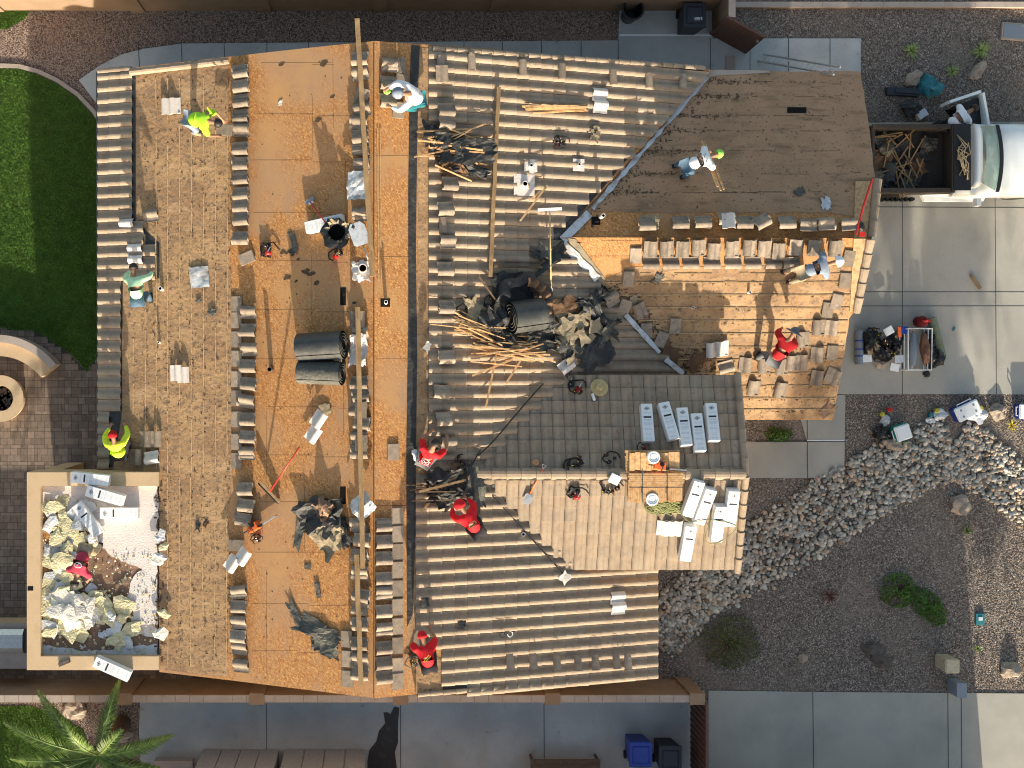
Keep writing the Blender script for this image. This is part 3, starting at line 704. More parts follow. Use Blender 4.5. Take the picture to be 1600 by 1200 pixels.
B_ = field('roof_tiles', 'MR', [(674, 372), (862, 372), (1085, 590), (1026, 680), (1026, 1058), (652, 1084), (652, 745), (674, 736)], lambda x, y: not (640 < x < 700 and 1012 < y < 1100 and x < 688), clips=[((1072, 586), (876, 372))], v0=.1, uo=7.40)
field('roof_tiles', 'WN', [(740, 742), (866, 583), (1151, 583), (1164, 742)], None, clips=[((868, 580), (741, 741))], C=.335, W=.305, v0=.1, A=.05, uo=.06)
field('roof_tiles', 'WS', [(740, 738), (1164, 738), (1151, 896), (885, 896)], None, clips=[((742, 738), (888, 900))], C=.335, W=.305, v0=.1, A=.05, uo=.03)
# ridge and rake tiles
def cap_tile(mb, p, d, up, L_=.42, w=.13, h=.1, lift=0.0):
    d = d.normalized(); s_ = d.cross(up).normalized(); u_ = s_.cross(d).normalized(); n = 6; vs = []
    for e, sc in ((0, 1.0), (L_, .86)):
        for k in range(n + 1):
            a = math.pi * k / n
            vs.append(p + d * e + s_ * (math.cos(a) * w * sc) + u_ * (math.sin(a) * h * sc + (lift if e == 0 else 0)))
    mb.t = random.uniform(.9, 1.12)
    mb.add(vs, [(k, k + 1, n + 2 + k, n + 1 + k) for k in range(n)] + [tuple(range(n + 1))])
def cap_run(name, pts, pl, m='tile', step=.36, dz=.05, up=None, w=.13, h=.1, dashed=0):
    mb = MB()
    for a, b in zip(pts, pts[1:]):
        p = pos(*a, pl, dz) if not isinstance(a, Vector) else a; q = pos(*b, pl, dz) if not isinstance(b, Vector) else b
        L_ = (q - p).length; n = max(1, int(L_ / step)); d = (q - p) / n
        for k in range(n):
            if random.random() < dashed: continue
            cap_tile(mb, p + d * k + Vector((0, 0, random.uniform(-.004, .006))), d, up or Vector((0, 0, 1)), d.length * 1.08, w, h, .02)
    return mb.build(name, m, house, tonea=True)
p = pos(745, 740, 'WS', .07); cap_run('ridge_caps', [p, pos(1163, 741, 'WS', .07)], 'WS', step=.38, w=.15, h=.09)
cap_run('rake_tiles', [(1152, 584), (1165, 740)], 'WN', w=.1, h=.1); cap_run('rake_tiles', [(1165, 744), (1152, 893)], 'WS', w=.1, h=.1)
cap_run('rake_tiles', [(205, 113), (357, 95)], 'ML', w=.1, h=.1, step=.4)
cap_run('rake_tiles', [(1371, 282), (1362, 370)], 'GN', w=.12, h=.1); cap_run('rake_tiles', [(1360, 374), (1338, 487)], 'GS', w=.12, h=.1)
poly_sheet('rake_board', [(1337, 283), (1364, 283), (1354, 373), (1334, 373)], 'GN', .05, 'batten', house, .05)
poly_sheet('rake_board', [(1334, 373), (1353, 373), (1336, 486), (1328, 486)], 'GS', .05, 'batten', house, .05)
cap_run('rake_tiles', [(676, 76), (1100, 106)], 'MR', w=.07, h=.05, step=.33, dz=.02)
cap_run('rake_tiles', [(652, 1085), (1026, 1056)], 'MR', w=.07, h=.05, step=.33, dz=.02)
cap_run('rake_tiles', [(154, 112), (205, 107)], 'ML', w=.08, h=.06, step=.33, dz=.03)
# valley flashings
def flashing(pts, pl, wpx, dz=.03, m='flash', amp=1.0):
    L_ = []; R_ = []
    for i, (x, y) in enumerate(pts):
        a = pts[max(i - 1, 0)]; b = pts[min(i + 1, len(pts) - 1)]; d = math.hypot(b[0] - a[0], b[1] - a[1]); nx, ny = -(b[1] - a[1]) / d, (b[0] - a[0]) / d
        w = wpx / 2 + random.uniform(-amp, amp); L_.append((x + nx * w, y + ny * w)); R_.append((x - nx * w, y - ny * w))
    return poly_sheet('valley_flashing', L_ + R_[::-1], pl, dz, m, house, .004)
def lerp_pts(a, b, n): return [(a[0] + (b[0] - a[0]) * k / n, a[1] + (b[1] - a[1]) * k / n) for k in range(n + 1)]
flashing(lerp_pts((879, 375), (921, 333), 4), 'GN', 13, .05, amp=.5)
flashing(lerp_pts((926, 326), (1106, 120), 26), 'GN', 6.4, .04, amp=1.9)
flashing(lerp_pts((880, 380), (934, 436), 8), 'GS', 12, .05, amp=1)
flashing(lerp_pts((978, 492), (1031, 551), 10), 'MR', 7, .13, amp=.9)
flashing(lerp_pts((1040, 561), (1068, 584), 6), 'MR', 7, .13, amp=.9)
poly_sheet('valley_paper', [(884, 372), (900, 374), (946, 436), (944, 448), (934, 437)], 'GS', .02, 'felttan', house, .003)
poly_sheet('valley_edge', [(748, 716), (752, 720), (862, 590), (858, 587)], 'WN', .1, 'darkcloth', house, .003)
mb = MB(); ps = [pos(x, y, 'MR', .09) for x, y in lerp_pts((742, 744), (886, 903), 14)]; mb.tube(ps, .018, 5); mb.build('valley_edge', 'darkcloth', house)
# top-left corner of the garage slope: a strip of old mortar
poly_sheet('eave_metal', [(1106, 112), (1118, 109), (1200, 110), (1205, 113), (1160, 116), (1120, 118), (1106, 121)], 'GN', .02, 'cap', house, .01)
# patio cover: flat roof with parapet
a, b = pos(42, 738, 'PR'), pos(248, 1047, 'PR')
x0, x1, y1, y0 = a.x, b.x, a.y, b.y
mb = MB(); w = .36
for c, d in [(((x0 + x1) / 2, y1 - w / 2), (x1 - x0, w)), (((x0 + x1) / 2, y0 + w / 2), (x1 - x0, w)), ((x0 + w / 2, (y0 + y1) / 2), (w, y1 - y0 - 2 * w))]:
    mb.box((c[0], c[1], 3.34), (d[0], d[1], .88))
mb.build('parapet', 'stucco', house)
mb = MB(); mb.box(((x0 + x1) / 2, (y0 + y1) / 2, 3.3), (x1 - x0 - 2 * w + .6, y1 - y0 - 2 * w, .48)); mb.build('flat_roof_deck', 'brownboard', house)
for cx, cy in ((x0 + .3, y0 + .3), (x0 + .3, y1 - .3), (x0 + .3, (y0 + y1) / 2)):
    mb = MB(); mb.box((cx, cy, 1.46), (.5, .5, 2.9)); mb.build('column', 'stucco', house)
poly_sheet('scupper', [(43, 916), (52, 916), (52, 923), (43, 923)], 'PR', .003, 'black', house)
# foam coating still on the deck
fz = .545 - .53
coat = ragged([(64, 752), (246, 752), (247, 800), (244, 900), (246, 975), (243, 995), (200, 990), (208, 955), (196, 935), (204, 910), (222, 890), (175, 870), (150, 850), (110, 800), (86, 800), (64, 800)], 2.5, 7)
poly_sheet('foam_coating', coat, 'FR', .012, 'foam', house, .03)
poly_sheet('foam_coating', ragged([(62, 1008), (140, 1018), (246, 1006), (246, 1027), (62, 1027)], 2.0, 7), 'FR', .012, 'foamg', house, .03)
poly_sheet('bare_board', [(64, 820), (80, 815), (80, 935), (64, 940)], 'FR', .004, 'osb', house)
# low fascia details seen beneath the roof edges: a lamp shade and a post
# ================================================================ LOOSE ROOF TILES
def tile_mesh(L_=.42, W=.34, A=.085, th=.016, nub=True):
    mb = MB(); n = 12; L2 = L_ / 2
    rows = []
    for x in (-L2, L2):
        for dz in (0, -th):
            rows.append([(x, -W / 2 + W * k / n, (prof(k / n, A) + dz + .03)) for k in range(n + 1)])
    vs = [v for r_ in rows for v in r_]; m_ = n + 1; fs = []
    for k in range(n):
        fs.append((k, 2 * m_ + k, 2 * m_ + k + 1, k + 1)); fs.append((m_ + k, m_ + k + 1, 3 * m_ + k + 1, 3 * m_ + k))
        fs.append((k, k + 1, m_ + k + 1, m_ + k)); fs.append((2 * m_ + k + 1, 2 * m_ + k, 3 * m_ + k, 3 * m_ + k + 1))
    fs.append((0, m_, 3 * m_, 2 * m_)); fs.append((n, 2 * m_ + n, 3 * m_ + n, m_ + n))
    mb.add(vs, fs)
    mb.box((L2 - .012, W / 2 - .05, .03), (.024, .08, .02))
    return mb
def mk_tile(name, m, **k):
    o = tile_mesh(**k).build(name, m, base=(0, 0, 0)); d = o.data; bpy.data.objects.remove(o); return d
TM = {'a': mk_tile('roof_tile', 'ltile'), 'w': mk_tile('roof_tile', 'whitetile'), 's': mk_tile('roof_tile', 'ltile', L_=.43, W=.31, A=.062)}
def flat_tile():
    mb = MB(); L_, W, th = .42, .3, .03
    mb.box((0, 0, th / 2), (L_, W, th))
    mb.box((L_ / 2 - .03, 0, th + .004), (.03, W * .9, .008)); mb.box((0, W / 2 - .02, th + .003), (L_ * .9, .02, .006))
    o = mb.build('x', 'ltile', base=(0, 0, 0)); d = o.data; bpy.data.objects.remove(o); return d
TM['f'] = flat_tile()
def ridge_mesh():
    mb = MB(); n = 8; vs = []
    for x, s_ in ((-.2, 1.0), (.2, .85)):
        for rr in (.115, .098):
            for k in range(n + 1):
                a = math.pi * k / n; vs.append((x, math.cos(a) * rr * s_, math.sin(a) * rr * s_ * .85))
    m_ = n + 1; fs = []
    for k in range(n):
        fs += [(k, k + 1, 2 * m_ + k + 1, 2 * m_ + k), (m_ + k + 1, m_ + k, 3 * m_ + k, 3 * m_ + k + 1), (k + 1, k, m_ + k, m_ + k + 1), (2 * m_ + k, 2 * m_ + k + 1, 3 * m_ + k + 1, 3 * m_ + k)]
    mb.add(vs, fs); o = mb.build('x', 'ltile', base=(0, 0, 0)); d = o.data; bpy.data.objects.remove(o); return d
TM['r'] = ridge_mesh()
NT = [0]
def tile(px, py, pl, deg, kind, label, group, dz=.02, tilt=None, name='roof_tile', cat='roof tile', jit=True):
    o = bpy.data.objects.new(name, TM[kind]); COL.objects.link(o); NT[0] += 1
    m = at(px, py, pl, deg, dz)
    if tilt: m = m @ Matrix.Rotation(R(tilt[0]), 4, 'X') @ Matrix.Rotation(R(tilt[1]), 4, 'Y')
    if kind == 'a' and random.random() < .45: m = m @ Matrix.Rotation(math.pi, 4, 'Z')
    o.matrix_basis = m
    return tag(o, label, cat, group, 'thing')
LV = {1: [''], 2: ['lower', 'top'], 3: ['bottom', 'middle', 'top'], 4: ['bottom', 'second lowest', 'third lowest', 'top']}
def stacks(lst, pl, row, group, kind='a', deg=0, n=3, step=.072, spread=3.0, base=.02, order='from the top', jd=4):
    for i, e in enumerate(lst):
        x, y = e[0], e[1]; dg = e[2] if len(e) > 2 else deg; nn = e[3] if len(e) > 3 else n; kd = e[4] if len(e) > 4 else kind
        for k in range(nn):
            ttop = k == nn - 1
            jx, jy = (0, 0) if ttop else (random.uniform(-spread, spread), random.uniform(-spread * .3, spread * .3))
            lab = (LV[nn][k] + ' ' if LV[nn][k] else '') + f"tile, {ORD[i]} stack {order}, {row}" if nn > 1 else f"{'single ' if nn == 1 else ''}tile, {ORD[i]} {order}, {row}"
            tile(x + jx, y + jy, pl, dg + random.uniform(-jd, jd) * (.6 if ttop else 1), kd, lab, group, base + k * step, tilt=(random.uniform(-3, 3), random.uniform(-3, 3)))
rowA = [(377, y, d) for y, d in [(112, 4), (135, 6), (158, 2), (182, -2), (203, -6), (232, 0), (256, 0), (278, 2), (303, 0), (322, 1), (342, 0), (372, -2)]]
stacks(rowA, 'ML', 'upper left row by the orange boards', 'tile stacks left of the orange boards', spread=2.5)
tile(386, 403, 'ML', 20, 'f', 'single tile turned askew just below the upper row left of the orange boards', 'tile stacks left of the orange boards', .03)
rowA2 = [(389, 488, 0), (388, 516, 0), (391, 546, -2), (389, 572, 0), (390, 600, -4), (386, 627, -8), (388, 655, 0), (388, 683, 0), (387, 708, -2)]
stacks(rowA2, 'ML', 'middle left row by the orange boards', 'tile stacks left of the orange boards', spread=2.5)
stacks([(384, 764, 1), (385, 790, -4), (381, 812, -5), (369, 852, 0, 2, 'f')], 'ML', 'short row beside the chainsaw', 'tile stacks left of the orange boards', spread=2)
stacks([(374, 925, 8), (374, 948, 4), (374, 972, 0), (373, 994, 0), (375, 1012, 0, 2), (377, 1040, 0, 2)], 'ML', 'lowest left row by the orange boards', 'tile stacks left of the orange boards', spread=2)
for k, y in enumerate((475, 500, 530, 560, 592, 622, 655, 690, 720)):
    tile(370, y, 'ML', 90, 'f', f'flat-lying tile, {ORD[k]} from the top, edging the middle row at its left', 'tiles edging the middle row', .015)
rowB = [(563, 92, 0), (564, 115, 2, 2), (566, 152, 75, 2), (567, 172, 2), (563, 192, -6), (564, 213, 0), (565, 232, 0, 2), (566, 258, 0), (564, 335, 2, 2), (564, 425, 0, 1, 'f')]
stacks(rowB, 'ML', 'upper ridge row under lumber', 'tile stacks along the ridge', spread=3)
rowB2 = [(560, 500, 90, 2), (564, 522, 2, 2), (561, 556, 0, 2), (563, 598, 0), (565, 618, 2), (562, 640, 0), (566, 662, -2), (562, 684, 0), (563, 706, 0)]
stacks(rowB2, 'ML', 'middle ridge row under lumber', 'tile stacks along the ridge', spread=3)
rowB3 = [(560, 820, 2, 2), (566, 843, 0), (562, 868, 0, 2), (563, 895, 0), (565, 930, -12), (563, 952, -8, 2), (564, 975, 0), (563, 1006, 0), (564, 1030, 0), (564, 1052, 2)]
stacks(rowB3, 'ML', 'lower ridge row under lumber', 'tile stacks along the ridge', spread=3)
for k, (x, y) in enumerate([(562, 640), (563, 692)]):
    tile(x + 2, y, 'ML', 88, 'f', f'{("upper", "lower")[k]} narrow tile bridging the middle ridge row crosswise under the lumber', 'tiles laid crosswise under the lumber', .26)
for k, (x, y) in enumerate([(542, 998), (543, 1029), (543, 1060)]):
    tile(x, y, 'ML', 90, 'f', f'{ORD[k]} of three narrow tiles edging the lowest ridge stacks at their left', 'tiles edging the lowest ridge stacks', .02)
stacks([(608, 102, 0, 2), (606, 130, 0, 2), (606, 158, 0, 2)], 'MR', 'short column by the white-shirted worker', 'tile stacks right of the ridge at the top', spread=.5, jd=1)
for k, (x, y, kd) in enumerate([(627, 103, 'r'), (627, 128, 'f'), (622, 172, 'f')]):
    tile(x, y, 'MR', 90 if kd == 'r' else 88, kd, f'{ORD[k]} of three single tiles edging the short top column at the ridge', 'single tiles beside the short column', .03)
rowC = [(599, y, 0, 2) for y in (820, 846, 872, 904, 926, 955, 983, 1012, 1036, 1058)]
stacks(rowC, 'MR', 'long column right of the ridge', 'lower tile column right of the ridge', spread=.6, jd=1.2, step=.06)
for k, y in enumerate((806, 834, 862, 890, 919, 948, 978, 1008, 1040, 1064)):
    tile(621, y, 'MR', 90, 'f', f'{ORD[k]} flat tile from the top in the narrow column beside the lower ridge stacks', 'narrow column of flat tiles', .02 + .012 * (k % 2))
tile(614, 706, 'MR', 90, 'f', 'lone square tile lying on the bare orange strip right of the ridge', 'lone tiles', .02)
rowD = [(689, 99, 90, 1, 'r'), (690, 116, 90, 2), (697, 172, 0), (697, 192, -2), (703, 287, 0), (696, 326, 4), (692, 352, 88, 1, 'r'), (699, 378, 0), (695, 420, 0), (697, 480, 0), (697, 558, 2), (690, 612, -3), (693, 655, 0), (700, 694, 0, 2)]
stacks(rowD, 'MR', 'column atop the tiled slope', 'tile stacks on the tiled slope', spread=1.5, base=.1, n=2, step=.08)
for k, (x, y, d) in enumerate([(737, 97, 92), (817, 106, 93), (878, 112, 90), (958, 121, 93), (1014, 126, 92), (1067, 128, 90)]):
    tile(x, y, 'MR', d, 'r', f'{ORD[k]} ridge cap from the left lying along the top edge of the tiled slope', 'ridge caps along the top edge', .13, name='ridge_cap', cat='ridge cap')
for k, (x, y, d) in enumerate([(797, 1034, 90), (833, 1033, 91), (870, 1035, 90), (903, 1036, 90), (930, 1035, 88), (963, 1033, 91), (981, 1034, 87)]):
    tile(x, y, 'MR', d, 'r', f'{ORD[k]} ridge cap from the left standing along the bottom edge of the tiled slope', 'ridge caps along the bottom edge', .2, tilt=(0, 12), name='ridge_cap', cat='ridge cap')
rowG = [(1011, 351, 0, 4), (1063, 348, 2, 4), (1098, 347, 0, 4), (1135, 342, 0, 4), (1163, 348, 0, 4), (1190, 347, 30, 4), (1229, 348, 0, 4), (1262, 352, 0, 4), (1290, 350, 2, 4), (1326, 351, 4, 3)]
stacks(rowG, 'GN', 'shaded row on the garage ridge', 'upper tile row on the garage ridge', spread=2.5, order='from the left', step=.115)
tile(1138, 346, 'GN', 88, 'w', 'pale silvery tile lying crosswise on the middle of the shaded garage ridge row', 'upper tile row on the garage ridge', .46)
rowH = [(993, 399, 90, 1, 'f'), (1016, 389, 90), (1041, 389, 92), (1066, 389, 90), (1091, 387, 90), (1115, 392, 90, 2), (1144, 389, 92), (1171, 387, 90), (1194, 388, 90), (1217, 392, 90, 2), (1243, 386, 90), (1272, 387, 88), (1305, 388, 90)]
stacks(rowH, 'GS', 'sunny row on the garage ridge', 'lower tile row on the garage ridge', spread=1.2, order='from the left', jd=2)
for k, x in enumerate((1017, 1048, 1079, 1112, 1145, 1176, 1208, 1236)):
    tile(x, 411, 'GS', 1, 's', f'{ORD[k]} end-on tile from the left below the sunny garage ridge row', 'end-on tiles below the garage ridge row', .04, tilt=(-12, 0))
loose = [(1326, 403, 82, 'f'), (1320, 438, 88, 'f'), (1307, 471, 78, 'f'), (1293, 484, 85, 'f'), (1279, 511, 90, 'a'), (1299, 512, 88, 'a'), (1254, 530, 90, 'a'), (1276, 554, 90, 'a'), (1300, 551, 88, 'f'),
         (1238, 567, 88, 'a'), (1252, 566, 90, 's'), (1194, 571, 90, 'a'), (1164, 570, 88, 'a'), (1221, 573, 90, 'a'), (1134, 573, 15, 'a'), (1276, 590, 84, 'a'), (1298, 586, 72, 'f'), (1177, 606, 82, 'a'), (1219, 609, 78, 'a'), (1303, 590, 70, 's')]
for k, (x, y, d, kd) in enumerate(loose):
    where = 'along the right edge of the sunny garage slope' if x > 1265 else 'across the bottom of the sunny garage slope'
    kk = sum(1 for q in loose[:k] if (q[0] > 1265) == (x > 1265))
    tile(x, y, 'GS', d, kd, f'{ORD[kk]} loose tile {"downward" if x > 1265 else "from the right"} {where}', 'tiles scattered over the garage slope', .035, tilt=(random.uniform(-4, 4), random.uniform(2, 7)))
for k, (x, y, d, w) in enumerate([(982, 436, 88, 'by the orange board'), (952, 420, 100, 'beside the valley metal'), (1055, 509, 88, 'alone in the middle of the shade'), (1010, 516, 95, 'right of the valley metal'), (1033, 530, 70, 'above the lower valley metal'), (1000, 485, 110, 'broken, near the valley'), (955, 468, 30, 'over the valley, upper'), (976, 480, 75, 'over the valley, lower')]):
    tile(x, y, 'GS' if x > 975 else 'MR', d, 'f' if k not in (5, 6) else 'a', f'grey loose tile {w} on the shaded garage slope', 'tiles around the garage valley', .05 if x > 975 else .12)
# pale new tiles
for k, (x, y, d, pl, dz, w) in enumerate([
    (262, 167, -88, 'ML', .04, 'left of the pair near the green-shirted worker'), (274, 166, -88, 'ML', .04, 'right of the pair near the green-shirted worker'),
    (237, 337, 4, 'ML', .04, 'alone near the stepped eave tiles'), (276, 583, 92, 'ML', .05, 'left of the pair low on the papered slope'), (287, 586, 92, 'ML', .05, 'right of the pair low on the papered slope'),
    (490, 678, 55, 'ML', .1, 'lower one of the pair on the orange boards'), (498, 655, 55, 'ML', .2, 'upper one of the pair on the orange boards'),
    (363, 880, 55, 'ML', .3, 'lower left beside the chainsaw'), (380, 869, 55, 'ML', .36, 'upper right beside the chainsaw'),
    (1113, 546, -86, 'GS', .05, 'left of the bright pair in the shade edge'), (1128, 544, -86, 'GS', .12, 'right of the bright pair at the shade edge'),
    (228, 686, 90, 'ML', .06, 'left of the pair right of the neon-shirted worker'), (244, 686, 90, 'ML', .06, 'right of the pair right of the neon-shirted worker'), (213, 714, 90, 'ML', .05, 'lower left of the neon-shirted worker'), (238, 715, 10, 'ML', .06, 'tilted below the neon pair'),
    (884, 572, 35, 'MR', .14, 'lying askew above the wing roof corner')]):
    tile(x, y, pl, d, 'w' if k not in (2, 13, 11, 12) else 'a', f'pale loose tile, {w}', 'pale loose tiles', dz)
for k, (x, y, pl) in enumerate([(936, 148, 'MR'), (937, 167, 'MR'), (964, 934, 'MR'), (965, 950, 'MR'), (212, 391, 'ML'), (213, 409, 'ML'), (199, 352, 'ML')]):
    w = ['upper white patch tile in the shaded top field', 'lower white patch tile in the shaded top field', 'upper white patch tile in the bottom field', 'lower white patch tile in the bottom field', 'upper pale patch tile near the mint-shirted worker', 'lower pale patch tile near the mint-shirted worker', 'pale patch tile high on the left eave field'][k]
    tile(x, y, pl, 180, 'w', w, 'white replacement tiles', .055)
for k, x in enumerate((1036, 1045, 1056)):
    tile(x, 824, 'WS', 90, 'w', f'{ORD[k]} of three pale tiles beside the rope on the sunny wing roof', 'pale tiles on the wing roof', .075)
print('TILES', NT[0])
# ================================================================ PEOPLE
def skinned(name, J, E, rad, m, parent, sub=1, root='pelvis'):
    ks = list(J.keys()); me = bpy.data.meshes.new(name)
    me.from_pydata([J[k] for k in ks], [(ks.index(a), ks.index(b)) for a, b in E], [])
    o = bpy.data.objects.new(name, me); COL.objects.link(o)
    md = o.modifiers.new('s', 'SKIN'); md.use_smooth_shade = True; md.branch_smoothing = .4
    sv = me.skin_vertices[0].data
    for i, k in enumerate(ks):
        r_ = rad.get(k, .05); sv[i].radius = (r_, r_) if not isinstance(r_, tuple) else r_; sv[i].use_root = k == root
    if sub: o.modifiers.new('u', 'SUBSURF').levels = sub
    bpy.context.view_layer.update()
    nm = bpy.data.meshes.new_from_object(o.evaluated_get(bpy.context.evaluated_depsgraph_get()))
    bpy.data.objects.remove(o); bpy.data.meshes.remove(me)
    nm.name = name; nm.materials.clear(); nm.materials.append(M[m])
    for p in nm.polygons: p.use_smooth = True
    o = bpy.data.objects.new(name, nm); COL.objects.link(o); o.parent = parent
    return o
POSE = {
 'bend': dict(footl=(-.16, -.22, .03), footr=(.16, -.16, .03), anklel=(-.16, -.34, .09), ankler=(.16, -.28, .09), kneel=(-.15, -.2, .48), kneer=(.15, -.12, .48), pelvis=(0, -.32, .86), waist=(0, -.12, .98),
              chest=(0, .1, 1.04), neck=(0, .28, 1.06), head=(0, .42, 1.06), shl=(-.2, .18, 1.02), shr=(.2, .18, 1.02), ell=(-.27, .3, .76), elr=(.27, .26, .76), hl=(-.16, .46, .54), hr=(.18, .44, .52)),
 'crouch': dict(footl=(-.17, .0, .03), footr=(.17, .06, .03), anklel=(-.17, -.14, .09), ankler=(.17, -.08, .09), kneel=(-.23, .12, .48), kneer=(.23, .18, .46), pelvis=(0, -.26, .34), waist=(0, -.17, .54),
              chest=(0, -.02, .76), neck=(0, .12, .88), head=(0, .24, .95), shl=(-.2, .04, .8), shr=(.2, .04, .8), ell=(-.3, .24, .58), elr=(.3, .26, .6), hl=(-.16, .46, .42), hr=(.2, .48, .42)),
 'crawl': dict(footl=(-.14, -.6, .04), footr=(.14, -.52, .04), anklel=(-.14, -.52, .07), ankler=(.14, -.44, .07), kneel=(-.15, -.2, .09), kneer=(.15, -.12, .09), pelvis=(0, -.26, .48), waist=(0, -.06, .55),
              chest=(0, .16, .6), neck=(0, .34, .64), head=(0, .47, .68), shl=(-.2, .24, .58), shr=(.2, .24, .58), ell=(-.28, .32, .34), elr=(.28, .3, .34), hl=(-.2, .46, .07), hr=(.24, .42, .07)),
 'stand': dict(footl=(-.12, .08, .03), footr=(.12, .12, .03), anklel=(-.12, -.04, .09), ankler=(.12, 0, .09), kneel=(-.12, 0, .5), kneer=(.12, .04, .5), pelvis=(0, -.06, .93), waist=(0, -.04, 1.12),
              chest=(0, .06, 1.32), neck=(0, .14, 1.48), head=(0, .22, 1.6), shl=(-.2, .08, 1.4), shr=(.2, .08, 1.4), ell=(-.28, .2, 1.15), elr=(.28, .22, 1.15), hl=(-.18, .46, 1.05), hr=(.2, .46, 1.1))}
RADB = dict(footl=.042, footr=.042, anklel=.042, ankler=.042, kneel=.058, kneer=.058, pelvis=.13, waist=.11, chest=.12, neck=.052, head=.088, shl=.06, shr=.06, ell=.042, elr=.042, hl=.03, hr=.03)
def person(px, py, pl, deg, pose, label, shirt, trousers, head, sleeves='short', hat=None, h3=None, over=None, zfeet=None, shoes='darkcloth', xyz=None):
    J = {k: Vector(v) for k, v in POSE[pose].items()}
    if over:
        for k, v in over.items(): J[k] = Vector(v)
    base = xyz or pos(px, py, pl)
    if isinstance(pl, str):
        a, b, c = PL[pl]; cd, sd = math.cos(R(deg)), math.sin(R(deg))
        bx, by = b * cd + c * sd, -b * sd + c * cd
        for k in J: J[k] = J[k] + Vector((0, 0, bx * J[k].x + by * J[k].y))
        hmid = J['chest'].z      # the seen spot is the back, not the feet
        q = pos(px, py, pl, hmid)
        if not xyz: base = Vector((q.x, q.y, zat(pl, q.x, q.y)))
    t = empty('person', (0, 0, 0), label, 'person', 'roofers at work'); t.matrix_basis = Matrix.Translation(base + Vector((0, 0, .02))) @ Matrix.Rotation(R(deg), 4, 'Z') @ Matrix.Scale(1.12, 4)
    B = dict(J); E = [('pelvis', 'waist'), ('waist', 'chest'), ('chest', 'neck'), ('neck', 'head')]; rad = dict(RADB)
    d = (J['head'] - J['neck']).normalized(); face = Vector((0, .55, -.83)) if pose != 'stand' else Vector((0, .95, -.3))
    B['crown'] = J['head'] + d * .09; rad['crown'] = .062; E.append(('head', 'crown'))
    B['nose'] = J['head'] + (face - d * face.dot(d)).normalized() * .1; rad['nose'] = .018; E.append(('head', 'nose'))
    for s_ in 'lr':
        E += [('pelvis', 'knee' + s_), ('knee' + s_, 'ankle' + s_), ('ankle' + s_, 'foot' + s_), ('chest', 'sh' + s_), ('sh' + s_, 'el' + s_), ('el' + s_, 'wr' + s_), ('wr' + s_, 'h' + s_)]
        B['wr' + s_] = J['el' + s_].lerp(J['h' + s_], .8); rad['wr' + s_] = .028; rad['h' + s_] = .034
        hd = (J['h' + s_] - J['el' + s_]).normalized(); sd_ = hd.cross(Vector((0, 0, 1)))
        sd_ = sd_.normalized() if sd_.length > .1 else Vector((1, 0, 0))
        for f in range(4):
            k = f'f{f}{s_}'; B[k] = J['h' + s_] + hd * (.05 + .012 * (1.5 - abs(f - 1.5))) + sd_ * (f - 1.5) * .024; B[k + 't'] = B[k] + (hd + Vector((0, 0, -.7))).normalized() * .035
            rad[k] = .01; rad[k + 't'] = .008; E += [('h' + s_, k), (k, k + 't')]
        k = 'th' + s_; B[k] = J['h' + s_] + sd_ * (.045 if s_ == 'r' else -.045) + hd * .005; rad[k] = .012; E.append(('h' + s_, k))
    skinned('body', B, E, rad, 'skin', t, 1)
    K = ['pelvis', 'waist', 'chest', 'neck', 'shl', 'shr', 'ell', 'elr']; Q = {k: J[k].copy() for k in K}
    up = (J['neck'] - J['chest']).normalized(); Q['neck'] = J['chest'].lerp(J['neck'], .55)
    fl = .82 if sleeves == 'short' else 1.0
    Q['ell'] = J['shl'].lerp(J['ell'], fl); Q['elr'] = J['shr'].lerp(J['elr'], fl)
    for s_ in 'lr': Q['lat' + s_] = J['waist'].lerp(J['chest'], .5) + Vector((.1 if s_ == 'r' else -.1, 0, 0))
    E2 = [('pelvis', 'waist'), ('waist', 'chest'), ('chest', 'neck'), ('chest', 'shl'), ('chest', 'shr'), ('shl', 'ell'), ('shr', 'elr'), ('waist', 'latl'), ('waist', 'latr')]
    rd = dict(pelvis=.175, waist=.165, chest=.18, neck=.075, shl=.1, shr=.1, ell=.075, elr=.075, latl=.12, latr=.12)
    if sleeves == 'long':
        for s_ in 'lr':
            Q['w' + s_] = J['el' + s_].lerp(J['h' + s_], .8); E2.append(('el' + s_, 'w' + s_)); rd['w' + s_] = .042
    Q['pelvis'] = J['pelvis'].lerp(J['waist'], .15)
    skinned('shirt', Q, E2, rd, shirt, t, 2, 'waist')
    Q = {k: J[k].copy() for k in ('pelvis', 'kneel', 'kneer', 'anklel', 'ankler')}
    Q['hipl'] = J['pelvis'] + Vector((-.09, 0, -.03)); Q['hipr'] = J['pelvis'] + Vector((.09, 0, -.03))
    skinned('trousers', Q, [('pelvis', 'hipl'), ('pelvis', 'hipr'), ('hipl', 'kneel'), ('hipr', 'kneer'), ('kneel', 'anklel'), ('kneer', 'ankler')], dict(pelvis=.13, hipl=.105, hipr=.105, kneel=.082, kneer=.082, anklel=.062, ankler=.062), trousers, t, 1)
    for s_ in 'lr':
        mb = MB(); mb.tube([J['ankle' + s_] + Vector((0, -.05, -.03)), J['ankle' + s_].lerp(J['foot' + s_], .5), J['foot' + s_] + Vector((0, .07, 0))], [.05, .056, .04], 8); mb.build('shoe', shoes, t, smooth=True)
    # head wear
    hc = J['head'] + d * .02; z = d; x = Vector((1, 0, 0)); y = z.cross(x).normalized(); x = y.cross(z)
    HM = Matrix.Translation(hc) @ Matrix(((x.x, y.x, z.x, 0), (x.y, y.y, z.y, 0), (x.z, y.z, z.z, 0), (0, 0, 0, 1)))
